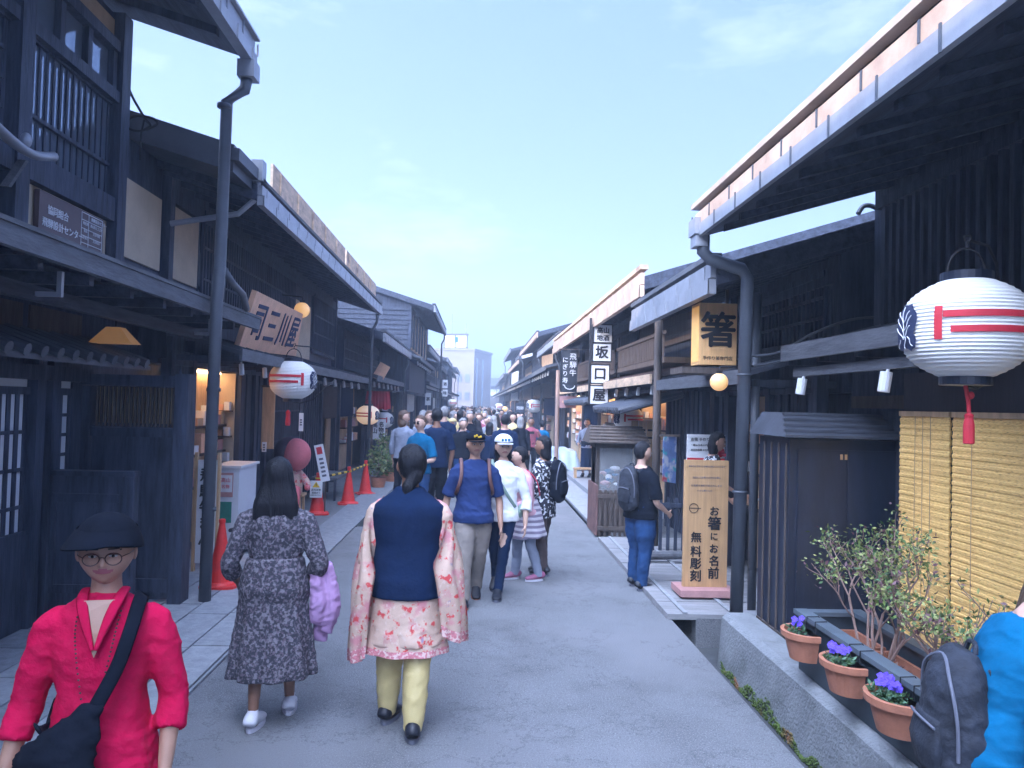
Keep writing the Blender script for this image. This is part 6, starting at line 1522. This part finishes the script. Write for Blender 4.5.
for s in (-1, 1):
    mb = MB(); n = 16; m = 26
    # folded drape: thin sheet hung from shoulder over the upper arm down to the calf
    grid = []
    for i in range(m):
        u = i / (m - 1); row = []
        for j in range(n):
            v = j / (n - 1)
            z = (.825 - (.54 if s > 0 else .46) * u - .05 * math.sin(v * 3)) * H
            sp_ = .055 + .06 * min(1, u * 2.2)
            ang = -1.15 + (1.35 + 1.1 * min(1, u * 2.2)) * v
            rx_ = (.130 + .055 * math.sin(min(1, u * 1.25) * math.pi * .5) + (.012 if s < 0 else -.004) * u) * H * 1.06; ry_ = (.060 + .075 * min(1, u * 2)) * H
            w_ = (.010 * math.sin(v * 24 + u * 3) + .006 * math.sin(v * 41 - u * 5)) * min(1, u * 3) * H
            top_ = max(0, 1 - u * 7)
            x = s * ((rx_ + w_) * math.cos(ang * (.9 - .25 * u)) * (1 - top_ * .32)); y = (ry_ + w_) * math.sin(ang) * (1 - .25 * u)
            row.append(V((x, y, z + top_ * .010 * H)))
        grid.append(row)
    def emit(g0, off):
        for i in range(m - 1):
            for j in range(n - 1):
                mb.mi = 1 if i > m - 4 else 0
                mb.quad([g0[i][j] + off, g0[i][j + 1] + off, g0[i + 1][j + 1] + off, g0[i + 1][j] + off])
    emit(grid, V((0, 0, 0))); emit(grid, V((-s * .006, 0, -.002)))
    mb.build('floral_shawl', [C_FLORAL, C_BORDER], t, smooth=True)
mb = MB().loft(*catmull([(0, .0, .50 * H), (0, 0, .40 * H), (0, 0, .302 * H)], [(.128 * H, .102 * H), (.135 * H, .105 * H), (.150 * H, .112 * H)], 5), 40, cap=False, fold=lambda t_, th: 1 + .05 * t_ * math.sin(th * 8)); mb.build('kurta_skirt', C_FLORAL, t, smooth=True)
mb = MB().loft([(0, 0, .303 * H), (0, 0, .280 * H)], [(.151 * H, .113 * H), (.152 * H, .114 * H)], 40, cap=False, fold=lambda t_, th: 1 + .05 * math.sin(th * 8)); mb.build('hem_border', C_BORDER, t, smooth=True)
put(t, loc, rz)

# 4 man in royal blue T shirt, walking towards us
loc, H = spot_(471, 602, 431, hat=.012); rz = R(4)
t, f = person('man in a royal blue T-shirt, khaki trousers and black cap with yellow emblem', loc, H, 0, dict(stout=1.08, skin=SKIN, hair='short', head=(R(8), 0), top=C_BLUE, hem=.475, sleeve=.88, loose=1.06, wr=.007, bottom='trousers', bmat=C_KHAKI, legw=1.18, smat=SHOEB, sole=SOLEO,
    arms=[((-.050, .02, -.165), (-.075, -.02, -.325)), ((.045, .02, -.165), (.055, -.03, -.325))], feet=[(-.055, -.13, .0), (.035, .14, .02)], tip=(-.05, .3)), 1)
cap_hat(t, f, C_BLACK, True, 'cap', 1.04, YEL); put(t, loc, rz)
for s in (-1, 1):
    pass
tb = bag('backpack', 'backpack of which only the brown shoulder straps show on the man in royal blue', 'backpack')
for s in (-1, 1): strap(tb, [V((s * .082, .075, .76)) * H, V((s * .084, .02, .845)) * H, V((s * .082, -.052, .815)) * H, V((s * .085, -.088, .74)) * H, V((s * .105, -.062, .66)) * H, V((s * .110, .05, .62)) * H], .017, STRAPB, 'shoulder_strap', ref=(0, -1, .2), thick=.006)
mb = MB().loft(*catmull([(0, .125 * H, .56 * H), (0, .135 * H, .64 * H), (0, .125 * H, .77 * H), (0, .10 * H, .80 * H)], [(.07 * H, .04 * H), (.085 * H, .055 * H), (.075 * H, .045 * H), (.04 * H, .02 * H)], 4), 16); remesh(mb, 'pack_body', C_BLACK, tb, .014, 2); put(tb, loc, rz)

# 5 woman in white blouse
loc, H = spot_(500, 595, 434, hat=.012); rz = R(-12)
t, f = person('slim woman in a white blouse, dark trousers and pale blue and white cap', loc, H, 0, dict(stout=.88, skin=SKINL, hair='bob', head=(R(22), 0), top=C_WHITE, hem=.47, sleeve=1.45, cuff=1.35, loose=1.15, wr=.007, bottom='trousers', bmat=C_NAVY, legw=.85, smat=SHOEB, sole=SOLE,
    arms=[((-.045, .03, -.165), (-.035, -.01, -.31)), ((.05, .01, -.165), (.055, -.04, -.32))], feet=[(-.06, .16, .03), (.0, -.10, .0)], toe=(0, .1), tip=(.35, 0)), 1)
hb = cap_hat(t, f, C_WHITE, True, 'cap', 1.03, None); T = f['T']
mb = MB(); 
for k in range(3): mb.ell(T(-.02 + .02 * k, -.061, .046), (.008 * H, .004 * H, .010 * H), 8, 6)
mb.build('emblem', C_TEAL, hb); put(t, loc, rz)
tb = bag('sage_strap_bag', 'sage green bag strap crossing the white blouse', 'bag')
strap(tb, [V((-.085, .05, .80)) * H, V((-.070, -.02, .845)) * H, V((-.04, -.076, .78)) * H, V((.03, -.080, .66)) * H, V((.09, -.04, .56)) * H], .016, GREENST, 'bag_strap', ref=(0, -1, .2)); mb = MB().ell(V((.112, .02, .53)) * H, (.03, .07, .07), 14, 10); mb.build('pouch', GREENST, tb, smooth=True); put(tb, loc, rz)

# 6 woman in pink jumper facing left
loc, H = spot_(524, 580, 448); rz = R(-75)
t, f = person('woman in a pink jumper with striped wrap and plum shoes turned to the left', loc, H, 0, dict(stout=1.05, skin=SKINL, hair='bun', head=(R(-10), R(6)), top=C_PINK, hem=.5, sleeve=1.7, cuff=1.3, loose=1.1, wr=.006, bottom='trousers', bmat=C_GREY, legw=1.0, smat=SHOEP, sole=SOLEW,
    arms=[((-.035, -.02, -.165), (-.0, -.12, -.24)), ((.035, .0, -.165), (.01, -.13, -.22))], feet=[(-.05, -.07, .0), (.045, .09, .0)], lean=(0, -.12)), 1)
mb = MB(); pts, rr_ = [], []
for k in range(10):
    u = k / 9; z = .60 - .27 * u; pts.append(V((0, .02 * u * H, z * H)) + f['lx'](z)); w_ = .098 + .05 * u; rr_.append((w_ * H, w_ * .98 * H))
mb.loft(pts, rr_, 40, fold=lambda t_, th: 1 + .05 * t_ * math.sin(th * 7)); remesh(mb, 'striped_wrap', C_STRIPE, t, .012, 2, wr=.005, wscale=8)
put(t, loc, rz)
tb = bag('red_strap_bag', 'bag hanging on a red strap over the pink jumper', 'bag')
strap(tb, [V((-.08, -.08, .66)) * H, V((-.04, -.06, .77)) * H, V((.03, -.02, .835)) * H, V((.07, .055, .76)) * H, V((.03, .10, .64)) * H], .013, REDST, 'bag_strap', ref=(-.3, -1, .2)); mb = MB().ell(V((-.12, -.04, .60)) * H, (.035, .08, .08), 14, 10); mb.build('pouch', REDST, tb, smooth=True); put(tb, loc, rz)

# 7 dark haired woman with black backpack behind
loc, H = spot_(541, 574, 437); rz = R(180 + 60)
t, f = person('person with curly black hair, patterned top and brown trousers half hidden behind the pink jumper', loc, H, 0, dict(stout=1.1, skin=SKINB, hair='bob', head=(R(20), 0), top=C_PATT, hem=.42, sleeve=1.3, wr=.006, bottom='trousers', bmat=C_BRN, smat=SHOEB,
    arms=[((-.045, .0, -.165), (-.02, -.10, -.24)), ((.045, .0, -.165), (.02, -.10, -.24))], feet=[(-.05, -.03, 0), (.05, .03, 0)]), 1)
put(t, loc, rz)
q = loc + Matrix.Rotation(rz, 3, 'Z') @ V((0, .10, .70 * H))
backpack('backpack', 'black backpack on the person half hidden behind the pink jumper', C_BLACK, (.28, .42, .16), q, rz)

# 18 man in black at the shop
loc, H = spot_(639, 588, 443); rz = R(100 + 20)
t, f = person('man in a black T-shirt and blue jeans standing at the chopstick shop', loc, H, 0, dict(stout=1.28, skin=SKINL, hair='short', head=(R(-15), R(4)), top=C_BLACK, hem=.485, sleeve=.9, wr=.006, bottom='trousers', bmat=C_JEAN, legw=1.15, smat=SHOEB, sole=SOLE,
    arms=[((-.045, .0, -.165), (-.02, -.12, -.24)), ((.045, -.02, -.165), (.0, -.14, -.22))], feet=[(-.07, .03, 0), (.07, -.02, 0)], toe=(-.1, .2)), 1)
put(t, loc, rz)
q = loc + Matrix.Rotation(rz, 3, 'Z') @ V((0, .105, .705 * H)); backpack('backpack', 'dark grey backpack on the man in the black T-shirt', PACKM, (.27, .42, .14), q, rz)
tb = bag('folded_jacket', 'dark jacket carried over the forearm of the man in black', 'jacket'); b0 = f['el'][1] * .4 + f['ha'][1] * .6
mb = MB().loft(*catmull([b0 + V((0, 0, .04)), b0 + V((0, 0, -.1)), b0 + V((0, .02, -.3))], [(.06, .06), (.075, .07), (.06, .05)], 4), 14, fold=lambda t_, th: 1 + .1 * math.sin(th * 5)); remesh(mb, 'jacket_cloth', C_BLACK, tb, .012, 2, wr=.008, wscale=12); put(tb, loc, rz)

# 19 leaning customer behind the sign
loc = AY(706, 470, 8.9); loc.z = .06; H = AY(712, 433, 8.9).z - .06; rz = R(75)
t, f = person('customer in a black and white printed top leaning behind the cedar signboard', loc, H, 0, dict(stout=1.05, skin=SKIN, hair='bob', head=(0, R(15)), top=C_PATT, hem=.48, sleeve=1.5, wr=.006, bottom='trousers', bmat=C_BLACK, smat=SHOEB, lean=(0, -.15),
    arms=[((-.05, .0, -.165), (-.03, -.12, -.24)), ((.05, -.05, -.14), (.02, -.16, -.2))]), 1)
strap(t, [V((.0, -.08, .86)) * H, V((.04, -.10, .845)) * H, V((0.0, -.14, .84)) * H], .02, REDST, 'neckerchief'); put(t, loc, rz)

# 20 attendant in navy kimono
loc, H = spot_(586, 477, 419, .13); rz = R(-20)
t, f = person('shop attendant in a long navy work kimono standing on the stone shop step', loc, H, 0, dict(stout=1.0, skin=SKINL, hair='bob', top=C_GREY, hem=.5, sleeve=1.6, cuff=1.6, bottom='skirt', bmat=C_NAVY, skirtz=(.62, .12), skirtw=(.095, .10), smat=SHOEB,
    arms=[((-.05, .0, -.165), (-.02, -.10, -.22)), ((.05, .0, -.165), (.02, -.10, -.22))]), 1)
mb = MB().loft([(0, 0, .56 * H), (0, 0, .62 * H)], [(.105 * H, .08 * H)] * 2, 20); mb.build('sash', C_BLACK, t); put(t, loc, rz)

# 21 person at the right edge, back and shoulder
loc = AY(976, 640, 2.6); loc.z = 0; H = 1.46; rz = R(80)
t, f = person('person in a bright blue T-shirt cut off by the right edge of the photo', loc, H, 0, dict(stout=1.12, skin=SKINL, hair='long', hairm=HAIRB, head=(R(-10), 0), lean=(0, -.38), loose=1.05, top=C_TEAL, hem=.48, sleeve=.82, wr=.006, bottom='trousers', bmat=C_JEAN, smat=SHOEB,
    arms=[((-.035, .01, -.17), (-.035, -.02, -.32)), ((.045, .0, -.17), (.03, -.10, -.25))]), 2)
put(t, loc, rz)
q = loc + Matrix.Rotation(rz, 3, 'Z') @ V((0, -.03, .60 * H)); backpack('backpack', 'dark quilted backpack on the person at the right edge', PACKM, (.30, .44, .19), q, rz)

# mid distance people
def quick(px, fy, hy, label, rz, p, near=1, z0=0, hat=None, group=None):
    loc, H = spot_(px, fy, hy, z0); t, f = person(label, loc, H, 0, p, near, group)
    if hat: cap_hat(t, f, hat, True, 'cap', 1.03)
    return t, f, loc, H, R(rz)
t, f, l, H, rz = quick(418, 524, 416, 'man in a bright blue polo shirt with sunglasses talking on the left of the street', -35, dict(stout=1.1, hair='short', hairm=HAIRB, skin=SKINL, top=C_TEAL, hem=.47, sleeve=.9, bmat=C_JEAN, smat=SHOEB, arms=[((-.05, .0, -.165), (-.02, -.12, -.22)), ((.05, .0, -.165), (.0, -.12, -.2))]))
T = f['T']; mb = MB()
for s in (-1, 1): mb.ell(T(s * .02, -.058, .005), (.017 * H, .007 * H, .011 * H), 10, 6)
mb.build('sunglasses', SUNG, t); put(t, l, rz)
t, f, l, H, rz = quick(434, 517, 409, 'tall man in a navy T-shirt and shorts holding a white carrier bag', 190, dict(stout=1.05, hair='short', skin=SKINB, top=C_NAVY, hem=.46, sleeve=.92, bmat=C_BLACK, cut=.45, legw=1.2, smat=SHOEB, arms=[((-.045, .01, -.165), (-.03, -.03, -.32)), ((.045, .0, -.165), (.03, -.05, -.30))]))
put(t, l, rz); hw_ = f['ha'][1]
hh = [f['ha'][0], f['ha'][1]][1 if True else 0]
tb = bag('carrier_bag', 'white plastic carrier bag held by the tall man in navy', 'bag'); b0 = f['ha'][0] + V((0, -.02, -.04)); mb = MB().loft(*catmull([b0 + V((0, 0, -.42)), b0 + V((0, 0, -.36)), b0 + V((0, 0, -.16)), b0 + V((0, 0, -.02))], [(.09, .05), (.14, .08), (.12, .06), (.015, .012)], 4), 14, fold=lambda t_, th: 1 + .08 * math.sin(th * 6 + t_ * 5)); remesh(mb, 'bag_body', WHITEP, tb, .013, 1, wr=.01, wscale=12); strap(tb, [b0 + V((-.04, 0, -.1)), b0 + V((0, 0, .05)), b0 + V((.04, 0, -.1))], .008, WHITEP, 'bag_handle'); put(tb, l, rz)
t, f, l, H, rz = quick(401, 505, 411, 'woman in a blue grey top with a dark bag standing at the left shopfront', 150, dict(stout=1.0, hair='bob', hairm=HAIRB, skin=SKINL, head=(R(-60), 0), top=C_GREY, sleeve=1.5, bmat=C_BLACK, smat=SHOEB)); put(t, l, rz)
t, f, l, H, rz = quick(451, 488, 419, 'elderly man in a pale flat cap and white shirt with black trousers', -60, dict(stout=1.1, hair='short', hairm=HAIRG, skin=SKINB, top=C_WHITE, sleeve=1.8, bmat=C_BLACK, smat=SHOEB, feet=[(-.05, .08, 0), (.05, -.08, 0)], arms=[((-.05, .0, -.165), (-.02, -.12, -.18)), ((.05, .0, -.165), (.0, -.12, -.18))]), hat=C_CREAM); put(t, l, rz)
t, f, l, H, rz = quick(464, 480, 417, 'woman in a light pink top in the front of the crowd', 20, dict(stout=1.0, hair='bun', skin=SKINL, top=C_PINK, sleeve=1.5, bmat=C_GREY, smat=SHOEW)); put(t, l, rz)
t, f, l, H, rz = quick(427, 500, 411, 'brown haired person hidden behind the tall man in navy', 30, dict(hair='bob', hairm=HAIRB, skin=SKINL, top=C_GREY, sleeve=1.3, bmat=C_BLACK, smat=SHOEB)); put(t, l, rz)
t, f, l, H, rz = quick(442, 492, 407, 'white haired person in dark clothes behind the flat capped man', 180, dict(hair='short', hairm=HAIRG, skin=SKINL, top=C_NAVY, sleeve=1.8, bmat=C_BLACK, smat=SHOEB)); put(t, l, rz)
t, f, l, H, rz = quick(476, 486, 421, 'dark haired person in black, back view, left of the royal blue T-shirt', 175, dict(hair='long', skin=SKIN, top=C_BLACK, sleeve=1.8, bmat=C_NAVY, smat=SHOEB)); put(t, l, rz)
t, f, l, H, rz = quick(488, 476, 416, 'grey haired man in a pale shirt behind the white cap', 0, dict(hair='short', hairm=HAIRG, skin=SKINL, top=C_GREY, sleeve=.9, bmat=C_BLACK, smat=SHOEB)); put(t, l, rz)
t, f, l, H, rz = quick(503, 500, 415, 'broad person in a dark jacket seen from behind, above the white blouse', 180, dict(stout=1.2, hair='short', skin=SKIN, top=C_NAVY, sleeve=1.8, bmat=C_BLACK, smat=SHOEB)); put(t, l, rz)
t, f, l, H, rz = quick(519, 482, 417, 'grey haired woman in dark clothes seen from behind on the right of the crowd', 170, dict(hair='bob', hairm=HAIRG, skin=SKINL, top=C_BLACK, sleeve=1.8, bmat=C_BLACK, smat=SHOEB)); put(t, l, rz)
t, f, l, H, rz = quick(530, 476, 418, 'man in a plum shirt raising a phone towards the camera', 0, dict(hair='short', skin=SKINB, top=C_MAUVE, sleeve=.9, bmat=C_BLACK, smat=SHOEB, arms=[((-.06, -.03, -.13), (-.02, -.12, -.04)), ((.06, -.03, -.13), (.02, -.12, -.04))])); put(t, l, rz)
tb = bag('phone', 'dark phone held up by the man in the plum shirt', 'phone'); b0 = (f['ha'][0] + f['ha'][1]) / 2 + V((0, -.05, .03)); MB().box(b0.x - .07, b0.x + .07, b0.y - .008, b0.y, b0.z - .035, b0.z + .035).build('casing', INK, tb); put(tb, l, rz)
t, f, l, H, rz = quick(541, 474, 421, 'person in bright blue at the right edge of the crowd', 160, dict(hair='short', skin=SKIN, top=C_TEAL, sleeve=1.7, bmat=C_BLACK, smat=SHOEB)); put(t, l, rz)

# the crowd
protos = []
PS = [dict(hair='short', stout=1.1, sleeve=.9, feet=[(-.05, -.1, 0), (.05, .1, 0)]), dict(hair='bob', sleeve=1.8, feet=[(-.05, .08, 0), (.05, -.08, 0)]), dict(hair='long', sleeve=1.5, stout=.95), dict(hair='short', sleeve=1.8, stout=1.15, feet=[(-.05, -.06, 0), (.05, .1, 0)])]
for i, pp in enumerate(PS):
    pp = dict(pp); pp.update(top=C_GREY, bmat=C_BLACK, smat=SHOEB, skin=SKINL); t, f = person('distant pedestrian', (0, 0, 0), 1.6, 0, pp, 0); protos.append(t)
tops = [('navy', C_NAVY), ('black', C_BLACK), ('white', C_WHITE), ('grey', C_GREY), ('pink', C_PINK), ('blue', C_TEAL), ('plum red', C_MAUVE), ('pale cream', C_CREAM)]
bots = [C_BLACK, C_NAVY, C_KHAKI, C_JEAN, C_BLACK]
rr = random.Random(42); placed = []; used = set(); n = 0
while n < 150:
    y = 15.5 + 70 * rr.random() ** 1.7; x = rr.uniform(-1.7, 1.65)
    if y < 20 and (x > .3 or x < -1.3): continue
    if any(abs(x - a) < .42 and abs(y - b) < .55 for a, b in placed): continue
    placed.append((x, y)); k = rr.randrange(4); tn, tm = tops[rr.choice([0, 0, 0, 1, 1, 1, 2, 2, 2, 3, 3, 3, 4, 5, 6, 7, 7])]
    hm_ = rr.choice([HAIR, HAIR, HAIRB, HAIRG, HAIR]); back = rr.random() < .6
    mats = dict(shirt=tm, trousers=rr.choice(bots), hair=hm_); rz = R(180 * back + rr.uniform(-35, 35))
    lab = 'distant pedestrian in a %s top within the packed crowd down the street' % tn; gr = 'distant pedestrians in %s tops' % tn
    sc = rr.uniform(.93, 1.08)
    if k not in used:
        used.add(k); o = protos[k]; o.location = (x, y, 0); o.rotation_euler = (0, 0, rz); o['label'] = lab; o['group'] = gr
        for ch in o.children:
            nm = ch.name.split('.')[0]
            if nm in mats:
                for sl in ch.material_slots: sl.link = 'OBJECT'; sl.material = mats[nm]
    else: copy_tree(protos[k], (x, y, 0), rz, lab, gr, mats, sc)
    n += 1
HAZE=0.0040; EXPO=0.55; VEIL=0.88; GLOW=118

# ------------------------------------------------------------------ light, sky, air
SUN_EL = 23.0
sd = bpy.data.lights.new('sun', 'SUN'); so = bpy.data.objects.new('sun', sd); COL.objects.link(so)
sd.energy = 4.0; sd.angle = R(0.5); sd.color = (1.0, 0.76, 0.48)
az = R(245)   # direction to the sun
ds = V((math.sin(az) * math.cos(R(SUN_EL)), math.cos(az) * math.cos(R(SUN_EL)), math.sin(R(SUN_EL))))
so.rotation_euler = ds.to_track_quat('Z', 'Y').to_euler()
w = bpy.data.worlds.new('World'); scene.world = w; w.use_nodes = True
nt = w.node_tree; N = nt.nodes; L = nt.links; bg = N['Background']
sky = N.new('ShaderNodeTexSky'); sky.sky_type = 'NISHITA'; sky.sun_disc = False; sky.sun_elevation = R(SUN_EL); sky.sun_rotation = az
sky.air_density = 1.5; sky.dust_density = 0.4; sky.ozone_density = 4.5
tc = N.new('ShaderNodeTexCoord'); mp = N.new('ShaderNodeMapping'); mp.inputs['Scale'].default_value = (2.2, 2.2, 7.0); mp.inputs['Location'].default_value = (2.35, 1.2, 0.4)
L.new(tc.outputs['Generated'], mp.inputs['Vector'])
cn = N.new('ShaderNodeTexNoise'); cn.inputs['Scale'].default_value = 1.6; cn.inputs['Detail'].default_value = 7; cn.inputs['Roughness'].default_value = .6; L.new(mp.outputs['Vector'], cn.inputs['Vector'])
cr_ = N.new('ShaderNodeValToRGB'); cr_.color_ramp.elements[0].position = .54; cr_.color_ramp.elements[1].position = .78; cr_.color_ramp.elements[0].color = (0, 0, 0, 1); cr_.color_ramp.elements[1].color = (.45, .45, .45, 1)
L.new(cn.outputs['Fac'], cr_.inputs['Fac'])
def mixc(fac, c1, c2, mode='MIX'):
    m_ = N.new('ShaderNodeMix'); m_.data_type = 'RGBA'; m_.blend_type = mode
    for k, q in ((0, fac), (6, c1), (7, c2)):
        if isinstance(q, (float, int)): m_.inputs[k].default_value = q
        elif isinstance(q, tuple): m_.inputs[k].default_value = (*q, 1)
        else: L.new(q, m_.inputs[k])
    return m_.outputs[2]
veil = mixc(VEIL, sky.outputs['Color'], (0.95, 1.9, 5.2))          # flat blue mixed into the sky colour to set its hue
cl = mixc(cr_.outputs['Color'], veil, (11, 11.3, 12))
# unseen glow added to the sky behind the camera to light the street
ga, ge = R(222), R(48)
dv = N.new('ShaderNodeVectorMath'); dv.operation = 'DOT_PRODUCT'; L.new(tc.outputs['Generated'], dv.inputs[0]); dv.inputs[1].default_value = (math.sin(ga) * math.cos(ge), math.cos(ga) * math.cos(ge), math.sin(ge))
mr = N.new('ShaderNodeMapRange'); mr.interpolation_type = 'SMOOTHSTEP'; mr.inputs['From Min'].default_value = .55; mr.inputs['From Max'].default_value = 1.0; L.new(dv.outputs['Value'], mr.inputs['Value'])
fin = mixc(mr.outputs['Result'], cl, (GLOW * .80, GLOW * .91, GLOW * 1.15))
L.new(fin, bg.inputs['Color']); bg.inputs['Strength'].default_value = 0.10
# haze
hz = MB().box(-385, 385, -65, 385, -1.6, 60).build('haze', [])
hz['kind'] = 'stuff'; hz.data.materials.clear()
hm = bpy.data.materials.new('haze air'); hm.use_nodes = True; hn = hm.node_tree; hn.nodes.remove(hn.nodes['Principled BSDF'])
pv = hn.nodes.new('ShaderNodeVolumePrincipled'); pv.inputs['Density'].default_value = HAZE; pv.inputs['Color'].default_value = (.70, .82, 1, 1); pv.inputs['Anisotropy'].default_value = .3
hn.links.new(pv.outputs[0], hn.nodes['Material Output'].inputs['Volume']); hz.data.materials.append(hm)
scene.view_settings.view_transform = 'Standard'; scene.view_settings.look = 'None'; scene.view_settings.gamma = 1
scene.view_settings.exposure = EXPO
scene.view_settings.use_white_balance = True; scene.view_settings.white_balance_temperature = 6000; scene.view_settings.white_balance_tint = 13
scene.render.engine = 'CYCLES'; scene.cycles.use_denoising = True; scene.cycles.max_bounces = 6; scene.cycles.volume_bounces = 1; scene.cycles.transparent_max_bounces = 8
bpy.data.scenes.remove(TMP)
